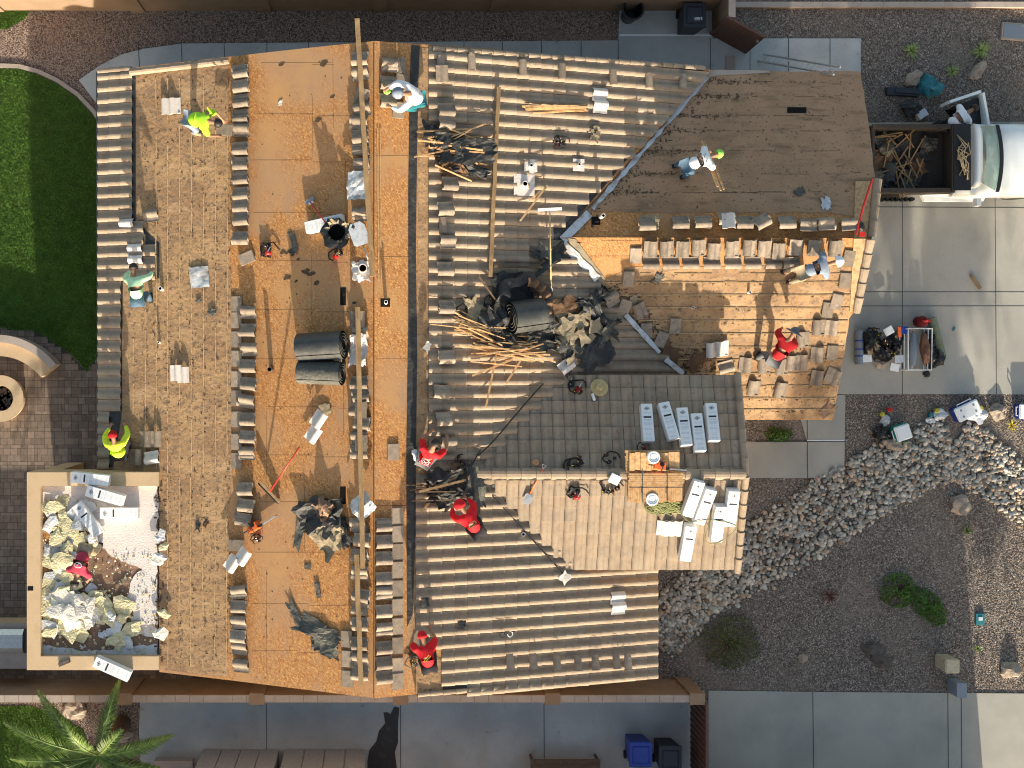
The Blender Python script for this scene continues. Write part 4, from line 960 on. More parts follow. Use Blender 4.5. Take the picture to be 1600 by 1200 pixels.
    if hat in ('cap', 'hair', 'hood', 'hat'):
        mb = MB(); s_ = {'cap': .108, 'hair': .106, 'hood': .135, 'hat': .112}[hat]
        n = 14; prof_ = [(s_ * math.cos(a), s_ * 1.12 * math.sin(a) + .0) for a in [R(-12), R(10), R(35), R(58), R(78), R(90)]]
        mb.lathe([(max(p_[0], 0), p_[1]) for p_ in prof_], n, HM)
        q = mb.build({'cap': 'cap', 'hair': 'hair', 'hood': 'hood', 'hat': 'hat'}[hat], head, t, smooth=True)
        if hat == 'cap':
            mb = MB(); vs = [(-.07, .07, .0), (-.06, .16, -.015), (0, .19, -.02), (.06, .16, -.015), (.07, .07, .0)]; vs = [Vector(v) for v in vs]
            mb.add(vs + [v + Vector((0, 0, .012)) for v in vs], [(4, 3, 2, 1, 0), (5, 6, 7, 8, 9)] + [(i, i + 1, i + 6, i + 5) for i in range(4)], HM @ Matrix.Rotation(R(180), 4, 'Z') if False else HM)
            mb.build('brim', head, q)
        if hat == 'hat':
            mb = MB(); mb.lathe([(.1, .0), (.21, -.02), (.21, -.01), (.1, .012)], 20, HM); mb.build('brim', head, q)
    # where a print on the back goes
    bz = (J['chest'] - J['waist']).normalized(); by = bz; bx = Vector((1, 0, 0)); bn = bx.cross(by).normalized()
    if bn.z < 0: bn = -bn
    t['_b'] = 0
    mid = J['waist'].lerp(J['chest'], .75)
    rx = by.cross(bn).normalized()
    return t, Matrix(((rx.x, by.x, bn.x, mid.x + bn.x * .2), (rx.y, by.y, bn.y, mid.y + bn.y * .2), (rx.z, by.z, bn.z, mid.z + bn.z * .2), (0, 0, 0, 1)))
def print_on(t, bmx, strokes, m='whitecloth', w=.012, name='back_print'):
    mb = MB()
    for st_ in strokes:
        mb.tube([(x, y, -abs(x) * .12) for x, y in st_], w / 2, 4, bmx)
    mb.build(name, m, t)
def ring(cx, cy, r_, n=12, a0=0, a1=360, sy=1): return [(cx + r_ * math.cos(R(a0 + (a1 - a0) * k / n)), cy + r_ * sy * math.sin(R(a0 + (a1 - a0) * k / n))) for k in range(n + 1)]
p1_, _ = person(313, 188, 'ML', -105, 'bend', 'roofer in a neon green shirt and dark cap passing a tile', 'neon', 'bluegrey', 'hair', hat='cap', shoes='khaki')
p2_, _ = person(640, 150, 'MR', 95, 'crouch', 'roofer in white long sleeves and pale hood crouching at the ridge', 'whitecloth', 'tealcloth', 'bluegrey', sleeves='long', hat='hood')
mb = MB(); mb.blob(POSE['crouch']['hr'], (.07, .09, .05), .1); mb.build('glove', 'lime', p2_, smooth=True)
p3_, _ = person(213, 449, 'ML', 5, 'bend', 'roofer in mint shirt and jeans stooping over the left eave tiles', 'mint', 'denim', 'hair', sleeves='long', hat='hair', over=dict(hr=(.42, .36, .8), elr=(.34, .2, .9)))
p4_, _ = person(182, 696, 'ML', 5, 'crouch', 'roofer in a neon yellow shirt and red cap kneeling above the patio cover', 'neon2', 'darkcloth', 'redd', sleeves='long', hat='cap')
p5_, b5 = person(127, 880, 'FR', 165, 'bend', 'worker in a maroon shirt bending among foam scraps', 'maroon', 'khaki', 'hair', hat='hair')
print_on(p5_, b5, [ring(0, 0, .085, sy=.7), ring(-.03, 0, .04), [(0, -.03), (.03, .04), (.05, -.02)]])
p6_, b6 = person(1093, 252, 'GN', -70, 'bend', 'roofer in white shirt and lime cap carrying battens on the garage roof', 'whitecloth', 'denim', 'lime', hat='cap')
print_on(p6_, b6, [[(-.1, .08), (-.02, .02), (.02, .08), (.1, .02)], [(-.1, -.02), (-.04, -.08), (.03, -.02), (.1, -.08)]], 'greycloth', .02)
p7_, b7 = person(1272, 420, 'GS', -72, 'crawl', 'roofer in a blue-grey hooded top crawling below the garage ridge tiles', 'bluegrey', 'khaki', 'whitecloth', sleeves='long', hat='hood', shoes='darkcloth')
print_on(p7_, b7, [[(-.08, .0), (.08, .0)], [(-.06, -.06), (.07, -.05)]], 'darkcloth', .03)
p8_, _ = person(1222, 545, 'GS', -28, 'bend', 'roofer in red shirt and grey brimmed hat on the sunny garage slope', 'redd', 'greycloth', 'greycloth', sleeves='long', hat='hat')
p9_, b9 = person(671, 708, 'MR', -28, 'crouch', 'roofer in red shirt with white back print, black hair, beside the felt strip', 'red', 'greycloth', 'hair', hat='hair')
print_on(p9_, b9, [[(-.1, .06), (0, .12), (.1, .06)], ring(-.05, .0, .04), ring(.05, .0, .04), [(-.11, -.09), (-.09, -.09)], [(-.07, -.09), (-.02, -.09)], [(.0, -.09), (.04, -.09)], [(.06, -.09), (.11, -.09)]], w=.014)
p10_, b10 = person(735, 814, 'MR', 33, 'bend', 'roofer in a red hooded sweatshirt stooping on the sunlit tiles below the debris', 'red', 'darkcloth', 'red', sleeves='long', hat='hood')
print_on(p10_, b10, [[(-.1, -.03), (-.03, .05), (.08, .04), (.1, -.03), (-.02, -.06), (-.1, -.03)]], 'straw', .012)
p11_, b11 = person(666, 1022, 'MR', 12, 'bend', 'roofer in a red shirt and red cap carrying a dark tile near the bottom edge', 'red', 'darkcloth', 'red', hat='cap')
print_on(p11_, b11, [[(-.09, -.08), (-.03, .0), (.05, .06), (.09, .03), (.02, -.02), (-.04, -.08), (-.09, -.08)]], 'yellow', .012)
q = pos(1497, 186, 1.1); p12_, _ = person(0, 0, 'G', -55, 'bend', 'person in a white shirt leaning in at the open door of the white truck', 'whitecloth', 'darkcloth', 'hair', hat='hair', xyz=Vector((q.x, q.y, 0)))
# the tiles and battens they hold
tile(352, 203, 'ML', -8, 'f', 'dark tile held out flat by the neon green roofer', 'tiles held by roofers', .35)
tile(657, 998, 'MR', -35, 'f', 'dark tile carried by the red-capped roofer near the bottom edge', 'tiles held by roofers', .75)
def stick(a, b, pl, h0=.05, h1=.05, w=.03, m='wood', name='batten', label='', cat='batten', group=None):
    p, q = pos(*a, pl, h0), pos(*b, pl, h1); mb = MB(); L_ = (q - p).length; n = 3
    mid = p.lerp(q, .5) + Vector((0, 0, random.uniform(-.01, .02)))
    for u, v in ((p, mid), (mid, q)): seg_strip(mb, u, v, w, w * .7)
    return tag(mb.build(name, m), label, cat, group)
for k, (a, b) in enumerate([((1097, 221), (1126, 298)), ((1101, 222), (1131, 296)), ((1096, 228), (1121, 292))]):
    stick(a, b, 'GN', .7, .75, .04, label=f'{("longest", "rightmost", "leftmost")[k]} of three battens carried by the white-shirted roofer in the shade', group='battens carried in the shade')
# ================================================================ CARTONS, TOOLS, DEBRIS
def make_carton():
    t = empty('carton', (0, 0, 0), 'x', 'carton', 'long white product cartons')
    mb = MB(); mb.box((0, 0, .13), (.29, 1.0, .26)); b = mb.build('box', 'carton', t)
    bm = bmesh.new(); bm.from_mesh(b.data); bmesh.ops.bevel(bm, geom=bm.edges[:], offset=.008, segments=2, affect='EDGES'); bm.to_mesh(b.data); bm.free()
    mb = MB(); mb.box((0, .14, .2615), (.2, .045, .003)); mb.build('black_bar', 'print', t)
    mb = MB()
    d = [(0, .42), (.07, .37), (0, .32), (-.07, .37), (0, .42)]
    for a, c in zip(d, d[1:]): seg_strip(mb, (a[0], a[1], .26), (c[0], c[1], .26), .008, .003)
    for a, c in [((-.04, .37), (.04, .37)), ((-.02, .385), (.02, .385)), ((-.02, .355), (.02, .355)), ((0, .34), (0, .4))]: seg_strip(mb, (*a, .26), (*c, .26), .008, .003)
    mb.build('emblem', 'print', t)
    mb = MB()
    for k, (y, w) in enumerate([(.26, .2), (.235, .16), (.08, .2), (.06, .21), (.04, .18), (.0, .2), (-.02, .2), (-.04, .19), (-.06, .2), (-.1, .14), (-.16, .2), (-.18, .2), (-.2, .17), (-.3, .15), (-.34, .12), (-.42, .18), (-.44, .16)]):
        x = -w / 2
        while x < w / 2 - .01:
            l = random.uniform(.012, .04); e = min(x + l, w / 2); mb.box(((x + e) / 2, y, .2612), (e - x, .007, .0024)); x = e + .008
    mb.build('small_print', 'printg', t)
    mb = MB(); mb.box((0, 0, .2605), (.012, .985, .002)); mb.build('tape', 'plasticwhite', t)
    return t
carton0 = make_carton(); used = [0]
cart = [(1009, 664, 'WN', 0, .07, 'leftmost of the five cartons on the shaded wing roof'), (1042, 661, 'WN', 12, .07, 'second carton from the left on the shaded wing roof'), (1066, 670, 'WN', 3, .07, 'middle carton of the five on the shaded wing roof'), (1088, 679, 'WN', 2, .08, 'lowest, fourth carton from the left on the shaded wing roof'), (1110, 663, 'WN', 1, .07, 'rightmost of the five cartons on the shaded wing roof'),
        (1080, 774, 'WS', -14, .08, 'upper left carton on the sunny wing roof, beside the pallet'), (1098, 786, 'WS', -15, .08, 'leaning carton second from the left on the sunny wing roof'), (1119, 813, 'WS', -2, .08, 'carton with the rope across it on the sunny wing roof'), (1140, 789, 'WS', -2, .08, 'rightmost carton on the sunny wing roof'), (1072, 843, 'WS', -5, .08, 'lowest carton on the sunny wing roof'),
        (144, 747, 'PR', 84, .005, 'carton lying on the top parapet of the flat roof'), (167, 773, 'FR', 74, .3, 'second carton, tilted across another, on the flat roof'), (140, 810, 'FR', 36, .05, 'carton lying slanted half under the foam scraps'), (189, 800, 'FR', 90, .03, 'bright carton lying level in the middle of the flat roof'),
        (178, 1042, 'PR', 66, .005, 'carton balanced over the bottom parapet above the palm'), (511, 351, 'ML', -80, .02, 'carton under the trash bag on the orange boards')]
for i, (x, y, pl, d, dz, lab) in enumerate(cart):
    o = carton0 if i == 0 else copy_tree(carton0)
    o.matrix_basis = at(x, y, pl, d, dz + .0); o['label'] = 'white ' + lab if not lab.startswith('white') else lab
def L2(x, y, pl, deg=0, dz=0.0, tilt=None): 
    m = at(x, y, pl, deg, dz)
    return m @ Matrix.Rotation(R(tilt), 4, 'X') if tilt else m
# the pallet of new battens straddling the wing ridge
t = empty('batten_bundle', (0, 0, 0), 'strapped stack of new orange battens straddling the wing roof ridge', 'batten stack'); t.matrix_basis = Matrix.Translation(pos(1023, 740, 'WS', .1))
t.matrix_basis.translation.z = pos(1023, 740, 'WN', .12).z
def bund(name, x0, x1, y0, y1, z, n, m='wood', h=.04, vert=True):
    mb = MB()
    for k in range(n):
        f = (k + .5) / n; jt = random.uniform(-.02, .02); zz = z + random.uniform(0, .006)
        if vert: mb.box((x0 + (x1 - x0) * f, (y0 + y1) / 2 + jt, zz), ((x1 - x0) / n * .93, y1 - y0, h))
        else: mb.box(((x0 + x1) / 2 + jt, y0 + (y1 - y0) * f, zz), (x1 - x0, (y1 - y0) / n * .93, h))
    return mb.build(name, m, t)
bund('lower_layer', -.72, .66, -.72, .0, .02, 12); bund('middle_layer', -.7, .68, -.68, .05, .07, 24, h=.05); bund('cross_layer', -.7, .68, -.3, .02, .13, 6, h=.04, vert=False)
bund('upper_layer', -.76, .62, .02, .6, .03, 8, h=.06, vert=False); bund('back_layer', -.68, .6, .1, .55, .11, 9, h=.06)
mb = MB()
for x in (-.35, .28): mb.box((x, -.3, .155), (.03, .8, .006))
mb.box((0, -.33, .155), (1.38, .03, .006)); mb.build('strap', 'felt2', t)
mb = MB(); 
for x in (-.6, 0, .6): mb.box((x, -.05, -.04), (.09, 1.3, .06))
mb.build('runner', 'oldwood', t)
PZ = .2
def on_pallet(x, y, z=0): p = pos(x, y, 4.62 + PZ + z); return Matrix.Translation(p)
def bucket(x, y, lab, mtx=None, r_=.15, m='plasticwhite', lid=True):
    t = empty('bucket', (0, 0, 0), lab, 'bucket'); t.matrix_basis = mtx or on_pallet(x, y)
    mb = MB(); mb.lathe([(r_ * .85, 0), (r_, .3), (r_ * .93, .3), (r_ * .8, .02), (0, .02)], 24); mb.build('pail', m, t, smooth=False)
    mb = MB(); mb.lathe([(r_ * 1.06, .29), (r_ * 1.06, .325), (r_ * .9, .33), (r_ * .88, .315), (0, .315)], 24); l = mb.build('lid', m, t)
    mb = MB(); mb.tube(ring3(0, 0, .32, r_ * .6, 0, 360, 20), .006, 4); mb.build('lid_rim', 'printg', l)
    mb = MB(); mb.tube(ring3(0, 0, .3, r_ * 1.1, 190, 350, 12), .006, 4); mb.build('handle', 'steel', t)
    return t
def ring3(cx, cy, z, r_, a0, a1, n): return [(cx + r_ * math.cos(R(a0 + (a1 - a0) * k / n)), cy + r_ * math.sin(R(a0 + (a1 - a0) * k / n)), z) for k in range(n + 1)]
bucket(1017, 713, 'white lidded bucket on the upper half of the batten stack')
bucket(1015, 778, 'white lidded bucket at the lower edge of the batten stack', at(1015, 778, 'WS', 0, .12, True))
def chainsaw(mtx, lab, m='orange'):
    t = empty('cutoff_saw', (0, 0, 0), lab, 'power saw'); t.matrix_basis = mtx
    mb = MB(); mb.box((0, 0, .12), (.22, .3, .2), taper=.8); mb.box((.02, -.12, .2), (.14, .12, .1), taper=.7); b = mb.build('motor_body', m, t)
    mb = MB(); mb.lathe([(0, .02), (.06, .02), (.06, .05), (0, .05)], 12, Matrix.Translation((-.05, .02, .2))); mb.build('starter_cover', 'plasticblack', b)
    mb = MB(); mb.tube([(-.12, -.05, .1), (-.13, -.02, .3), (0, .02, .34), (.12, 0, .28)], .014, 6); mb.tube([(0, -.14, .12), (0, -.3, .16), (0, -.32, .06), (0, -.14, .05)], .016, 6); mb.build('handle', 'plasticblack', t)
    mb = MB(); mb.box((.06, .42, .1), (.035, .55, .075), taper=.9); mb.build('bar', 'steel', t)
    mb = MB(); mb.box((.06, .18, .12), (.06, .1, .1)); mb.build('guard', 'plasticblack', t)
    return t
chainsaw(on_pallet(1030, 727) @ Matrix.Rotation(R(-95), 4, 'Z'), 'orange chainsaw lying on the batten stack')
chainsaw(at(400, 822, 'ML', -58, .02), 'bright orange chainsaw on the orange boards beside the broom')
def pouch(mtx, lab, n=6, accent=None, seed=0, sc=1.0, name='tool_belt', cat='tool belt', base='darkcloth'):
    random.seed(seed + 50); t = empty(name, (0, 0, 0), lab, cat); t.matrix_basis = mtx @ Matrix.Scale(sc, 4)
    mb = MB(); pts = [(.34 * math.cos(a * .55) * random.uniform(.8, 1.2), .25 * math.sin(a * .55) * random.uniform(.8, 1.2), .05 + .03 * math.sin(a)) for a in range(9)]
    mb.tube(pts, .028, 6); mb.build('strap', base, t, smooth=True)
    for k in range(n):
        mb = MB(); x, y = random.uniform(-.25, .25), random.uniform(-.22, .22); d = random.uniform(0, 180)
        k_ = Matrix.Translation((x, y, 0)) @ Matrix.Rotation(R(d), 4, 'Z')
        mb.box((0, 0, .07), (random.uniform(.1, .18), random.uniform(.08, .13), .14), k_, taper=random.uniform(.6, .95)); q = mb.build('pouch', base if k % 3 else 'plum', t)
        mb = MB(); mb.tube([(0, 0, .1), (random.uniform(-.05, .05), .09, .17)], .012, 5, k_); mb.build('tool_handle', random.choice(('steel', 'yellow', 'plasticblack')), q)
    if accent:
        mb = MB(); mb.blob((0, -.1, .12), (.13, .11, .08), .25); mb.build('accent_cover', accent, t, smooth=True)
        mb = MB(); mb.tube([(.02, -.06, .2), (.1, .1, .16)], .02, 6); mb.build('grip', 'steel', t)
    return t
pouch(at(897, 728, 'WN', 10, .07), 'upper dark tool belt with long strap on the wing ridge left of the battens', seed=1, sc=.8)
pouch(at(901, 770, 'WS', 0, .08), 'dark harness with a pink-red pouch on the sunny wing roof', accent='plasticred', seed=2, sc=.75)
pouch(at(955, 716, 'WN', 0, .07), 'dark tool belt just left of the batten stack on the shaded side', seed=3, sc=.65, n=4)
pouch(at(954, 758, 'WS', 0, .08), 'harness with mixed pouches and a pale pad below the ridge', seed=4, sc=.8)
mb = MB(); mb.box((0, 0, .03), (.28, .26, .05), taper=.95)
for k in range(4): mb.box((-.1 + k * .065, 0, .056), (.02, .22, .006))
tag(mb.build('white_pad', 'plasticwhite', base=(0, 0, 0)), 'white folded pad lying on the harness below the wing ridge', 'pad').matrix_basis = at(960, 748, 'WS', -25, .22)
pouch(at(903, 605, 'WN', 0, .06), 'dark and red tool pouch beside the straw hat', accent='darkred', seed=5, sc=.75)
pouch(at(421, 391, 'ML', 0, .01), 'black bag with a pink flap on the orange boards', accent='plasticred', seed=6, sc=.75, n=8)
pouch(at(526, 398, 'ML', 0, .01), 'red nail gun with black hose below the trash bag', accent='red', seed=7, sc=.6, n=4, name='nail_gun', cat='nail gun')
pouch(at(877, 222, 'MR', 0, .08), 'black tool bag with white tags on the upper tiles', seed=8, sc=.65, n=7)
pouch(at(925, 203, 'MR', 30, .08), 'small dark tool roll on the upper tiles', seed=9, sc=.45, n=3)
pouch(at(766, 470, 'MR', 30, .1), 'dark strap tangle left of the big felt pile', seed=11, sc=.6, n=4)
pouch(at(722, 484, 'MR', 30, .1), 'black cable tangle on the tiles left of the pile', seed=12, sc=.5, n=3)
pouch(at(722, 722, 'MR', 90, .1), 'dark hose fitting and hammer by the ridge debris', seed=13, sc=.6, n=5)
pouch(at(1003, 700, 'WN', 90, .2), 'dark red gloves and tool on the batten stack corner', seed=14, sc=.45, n=3, accent='darkred')
pouch(at(402, 842, 'ML', 0, .02), 'dark bag with straps below the orange chainsaw', seed=15, sc=.5, n=5)
pouch(at(645, 1035, 'MR', 0, .06), 'black and white patterned bag by the bottom right roofer', seed=16, sc=.6, n=7, base='greycloth')
# straw hat, phone, clay disc
t = empty('straw_hat', (0, 0, 0), 'wide straw hat lying on the shaded wing roof', 'hat'); t.matrix_basis = at(936, 606, 'WN', 0, .07)
mb = MB(); mb.lathe([(.1, .03), (.22, .01), (.235, .03), (.23, .04), (.1, .05)], 28); mb.build('brim', 'straw', t)
mb = MB(); mb.lathe([(.11, .04), (.1, .11), (.06, .13), (0, .12)], 20); mb.build('crown', 'straw', t)
mb = MB(); mb.lathe([(.108, .045), (.106, .065)], 20); mb.build('band', 'bag', t)
def small(name, lab, cat, parts, mtx, group=None):
    t = empty(name, (0, 0, 0), lab, cat, group); t.matrix_basis = mtx
    for pn, m, fn in parts:
        mb = MB(); fn(mb); mb.build(pn, m, t)
    return t
small('water_bottle', 'small white bottle below the straw hat', 'bottle', [('bottle', 'plasticwhite', lambda b: b.lathe([(0, 0), (.04, .0), (.04, .16), (.015, .2), (0, .2)], 12, Matrix.Rotation(R(85), 4, 'X') @ Matrix.Translation((0, .05, -.1)))), ('cap', 'plasticblue', lambda b: b.lathe([(0, .2), (.018, .2), (.018, .23), (0, .23)], 10, Matrix.Rotation(R(85), 4, 'X') @ Matrix.Translation((0, .05, -.1))))], at(927, 622, 'WN', 15, .08))
small('clay_disc', 'small terracotta disc near the shovel on the shaded ridge side', 'disc', [('disc', 'terra', lambda b: b.lathe([(0, 0), (.09, 0), (.09, .02), (.07, .03), (0, .028)], 18))], at(837, 723, 'WN', 0, .09))
# shovels, brooms, rake
def handled(name, lab, cat, a, b, pl, h, hm, head, w=.018, n=8):
    p, q = pos(*a, pl, h[0]), pos(*b, pl, h[1]); t = empty(name, q, lab, cat, world=True)
    mb = MB(); mb.tube([p, q], w, n); mb.build('handle', hm, t, smooth=True)
    d = (q - p).normalized(); ang = math.degrees(math.atan2(-d.x, d.y)); mt = Matrix.Translation(q) @ Matrix.Rotation(R(ang), 4, 'Z')
    for pn, m, fn in head:
        mb = MB(); k = MB(); fn(k); mb.add(k.v, k.f, mt); mb.build(pn, m, t)
    return t, p, d, ang
def blade(b, w=.22, l=.28, dz=.0):
    vs = [(-w * .35, 0, .03), (w * .35, 0, .03), (w / 2, .05, .03), (w / 2, l * .8, .0), (w * .3, l, -.01), (-w * .3, l, -.01), (-w / 2, l * .8, .0), (-w / 2, .05, .03)]
    b.add([(x, y, z + dz) for x, y, z in vs] + [(x * .8, y * .9 + .02, z + dz - .02) for x, y, z in vs], [tuple(range(8)), tuple(range(15, 7, -1))] + [(i, (i + 1) % 8, (i + 1) % 8 + 8, i + 8) for i in range(8)])
t, p, d, ang = handled('shovel', 'shovel with an orange handle and steel grip on the wing roof', 'shovel', (848, 732), (828, 772), 'WS', (.14, .12), 'orange', [('blade', 'steel', blade)])
mb = MB(); k = MB(); k.tube([(0, 0, 0), (-.06, -.1, 0), (.06, -.1, 0), (0, 0, 0)], .012, 6); mb.add(k.v, k.f, Matrix.Translation(p) @ Matrix.Rotation(R(ang), 4, 'Z')); mb.build('grip', 'steel', t)
handled('snow_shovel', 'pale blue scoop shovel lying on the ridge tiles', 'shovel', (575, 405), (567, 383), 'ML', (.3, .32), 'steel', [('scoop', 'bag', lambda b: blade(b, .42, .58, .06))])
handled('push_broom', 'push broom with red handle lying across the orange boards', 'broom', (468, 698), (422, 768), 'ML', (.9, .25), 'plasticred', [('head', 'oldwood', lambda b: b.box((0, .02, -.05), (.75, .07, .06), Matrix.Rotation(R(-12), 4, 'Z'))), ('bristles', 'darkcloth', lambda b: b.box((0, .06, -.1), (.74, .1, .1), Matrix.Rotation(R(-12), 4, 'Z'), taper=.8))])
handled('broom', 'broom with thin red handle and grey head by the carton', 'broom', (511, 352), (484, 314), 'ML', (.35, .12), 'plasticred', [('head', 'metalgrey', lambda b: b.box((0, .02, -.02), (.26, .08, .07))), ('bristles', 'plasticwhite', lambda b: b.box((0, -.05, -.05), (.14, .06, .07)))], w=.014)
handled('tile_rake', 'long-handled rake with a white crossbar standing beside the felt pile', 'rake', (861, 450), (859, 327), 'MR', (.15, .6), 'straw', [('crossbar', 'plasticwhite', lambda b: b.box((0, 0, 0), (.62, .07, .05))), ('socket', 'steel', lambda b: b.tube([(0, -.12, 0), (0, 0, 0)], .028))], w=.02)
handled('flat_bar', 'pale flat scraper blade below the long rake', 'scraper', (861, 423), (861, 452), 'MR', (.2, .2), 'straw', [('blade', 'bag', lambda b: b.box((0, .03, 0), (.09, .12, .012)))])
# bag of rubbish on the carton, in black plastic with pale folds
t = empty('trash_bag', (0, 0, 0), 'open black trash bag with pale lining on the carton', 'trash bag'); t.matrix_basis = at(528, 366, 'ML', 0, .02, True)
random.seed(5)
mb = MB(); mb.lathe([(.22, 0), (.3, .15), (.34, .35), (.36, .48), (.28, .5), (.2, .46), (.16, .2)], 22)
for i, v in enumerate(mb.v):
    v = Vector(v); q = noise.noise(v * 5) * .35; mb.v[i] = tuple(v * (1 + q))
mb.build('bag', 'plasticblack', t)
mb = MB()
for a0 in (20, 95, 150, 215, 262, 320):
    ln = random.uniform(25, 55); vs = []
    for q in range(7):
        a_ = R(a0 + ln * q / 6); r0 = random.uniform(.2, .26); r1 = r0 + random.uniform(.05, .15) * math.sin(math.pi * (q + .5) / 7)
        vs += [(r0 * math.cos(a_), r0 * math.sin(a_), .5), (r1 * math.cos(a_), r1 * math.sin(a_), .5 + random.uniform(.02, .08))]
    mb.add(vs, [(2 * q, 2 * q + 1, 2 * q + 3, 2 * q + 2) for q in range(6)])
mb.build('rim', 'felttan', t); mb = MB(); mb.lathe([(.22, .3), (0, .28)], 14); mb.build('inside', 'black', t)
# felt rolls
def roll(x, y, pl, deg, L_, r_, lab, m='roll', z=None, name='felt_roll', cat='felt roll', core=True, group=None):
    t = empty(name, (0, 0, 0), lab, cat, group); t.matrix_basis = at(x, y, pl, deg, 0, False)
    n = 28; mb = MB(); mb.t = 1
    pts = []
    for e in (-L_ / 2, L_ / 2):
        for k in range(n + 1):
            a = 2 * math.pi * k / n + 2.3; q = r_ * (1 - .05 * k / n) * (1 + .02 * noise.noise(Vector((math.cos(a) * 2, math.sin(a) * 2, e)))); pts.append((e, math.cos(a) * q, math.sin(a) * q + r_))
    mb.add(pts, [(k, k + 1, n + 2 + k, n + 1 + k) for k in range(n)]); mb.build('sheet', m, t, smooth=True)
    for e in (-L_ / 2 + .01, L_ / 2 - .01): mb = MB(); mb.lathe([(0, 0), (r_ * .96, 0)], 24, Matrix.Translation((e, 0, r_)) @ Matrix.Rotation(R(90), 4, 'Y')); mb.build('roll_end', 'black' if core else m, t)
    mb = MB(); 
    for q in (.8, .6, .4): 
        for e in (-L_ / 2, L_ / 2): mb.tube([(e, math.cos(a / 3) * r_ * q, math.sin(a / 3) * r_ * q + r_) for a in range(20)], .008, 4)
    mb.build('spiral', 'felt2', t)
    return t
roll(510, 541, 'ML', 3, 1.2, .36, 'upper dark standing felt roll on the orange boards', group='felt rolls on the orange boards')
roll(508, 582, 'ML', -2, 1.15, .3, 'lower greyish felt roll with a torn hole on the orange boards', m='felt2', group='felt rolls on the orange boards')
# crumpled sheets
def crump(x, y, pl, w, h, deg, amp, m, lab, dz=.03, seed=0, name='felt_scrap', cat='felt scrap', group=None, n=9, rag=.16, parent=None, curl=0.0):
    rnd = random.Random(seed); mb = MB(); so = Vector((seed * 3.1, seed * 1.7, 0)); vs = []
    for i in range(n + 1):
        for k in range(n + 1):
            u, v = i / n - .5, k / n - .5
            e = 1 + rag * 2.2 * noise.noise(Vector((u * 4, v * 4, 0)) + so)
            if i in (0, n) or k in (0, n): e *= rnd.uniform(1 - rag, 1 + rag * .5)
            X, Y = u * w * e, v * h * e
            z = amp * (noise.noise(Vector((u * w * 2.6, v * h * 2.6, 0)) + so) + .5) + amp * .4 * noise.noise(Vector((u * w * 9, v * h * 9, 3)) + so) + curl * (u * u * 4)
            vs.append((X, Y, max(z, .0)))
    c = len(vs); lo = [(a, b, z - .008) for a, b, z in vs]; N = n + 1; fs = []
    for i in range(n):
        for k in range(n):
            a = i * N + k; fs.append((a, a + N, a + N + 1, a + 1)); fs.append((c + a, c + a + 1, c + a + N + 1, c + a + N))
    mb.add(vs + lo, fs); o = mb.build(name, m, base=(0, 0, 0)) if parent is None else mb.build(name, m, parent)
    o.matrix_basis = at(x, y, pl, deg, dz)
    return tag(o, lab, cat, group) if parent is None else o
crump(503, 806, 'ML', 1.35, .95, 5, .2, 'felt', 'large crumpled dark felt sheet on the orange boards below the slot', .03, 1)
crump(520, 838, 'ML', .9, .85, 40, .16, 'felttan', 'tan torn felt scraps below the dark crumpled sheet', .02, 2)
crump(506, 793, 'ML', .5, .5, 50, .3, 'brownboard', 'brown torn piece on top of the dark crumpled sheet', .06, 3)
crump(468, 833, 'ML', .22, .85, -12, .05, 'felt2', 'narrow grey felt strip left of the crumpled sheet', .02, 4)
crump(539, 830, 'ML', .25, .9, 20, .2, 'felt', 'dark folded edge at the right of the crumpled sheet', .03, 5)
crump(495, 985, 'ML', 1.15, .5, -22, .07, 'felt2', 'flat grey torn felt piece low on the orange boards', .015, 6, rag=.3)
crump(510, 1005, 'ML', .8, .6, -20, .07, 'felt2', 'second grey felt piece overlapping the first, low on the boards', .02, 7, rag=.25)
crump(462, 960, 'ML', .2, .75, 28, .05, 'felt2', 'thin upright tail of grey felt low on the orange boards', .015, 8)
crump(481, 885, 'ML', .18, .14, -10, .02, 'felt2', 'small square felt scrap below the tan scraps', .01, 9)
crump(497, 922, 'ML', .14, .4, 10, .05, 'felt2', 'small twisted felt sliver low on the orange boards', .01, 10)
crump(459, 378, 'ML', .15, .55, 15, .04, 'felt2', 'leaf-shaped felt scrap left of the shadow on the orange boards', .01, 11)
crump(457, 393, 'ML', .2, .2, 40, .03, 'felt', 'small dark felt scrap beside the leaf-shaped one', .01, 12)
crump(507, 640, 'ML', .35, .3, 10, .04, 'felttan', 'tan felt flap below the lower roll', .02, 13)
crump(528, 555, 'ML', .4, .3, -20, .12, 'felttan', 'tan torn flap on the end of the upper roll', .3, 14)
crump(490, 588, 'ML', .3, .35, 20, .1, 'felttan', 'tan torn flap on the lower roll', .35, 15)
crump(312, 433, 'ML', .55, .55, 4, .04, 'flash', 'square grey metal vent base lying on the papered slope', .03, 16, name='vent_flashing', cat='vent flashing', rag=.03)
crump(560, 290, 'ML', .55, .7, 0, .1, 'flash', 'upper crinkled metal flashing on the ridge stacks', .28, 17, name='vent_flashing', cat='vent flashing', rag=.06)
crump(568, 790, 'ML', .6, .55, 40, .12, 'flash', 'bent metal flashing turned over the lower ridge stacks', .25, 18, name='vent_flashing', cat='vent flashing', rag=.06)
crump(561, 548, 'ML', .45, .8, 0, .14, 'foam', 'pale mortar-stained vent base under the middle lumber', .2, 19, name='vent_flashing', cat='vent flashing', rag=.08)
crump(1014, 349, 'GN', .5, .4, 0, .1, 'felttan', 'cracked tan plate on the first stack of the garage ridge', .3, 20, name='vent_flashing', cat='vent flashing', rag=.05)
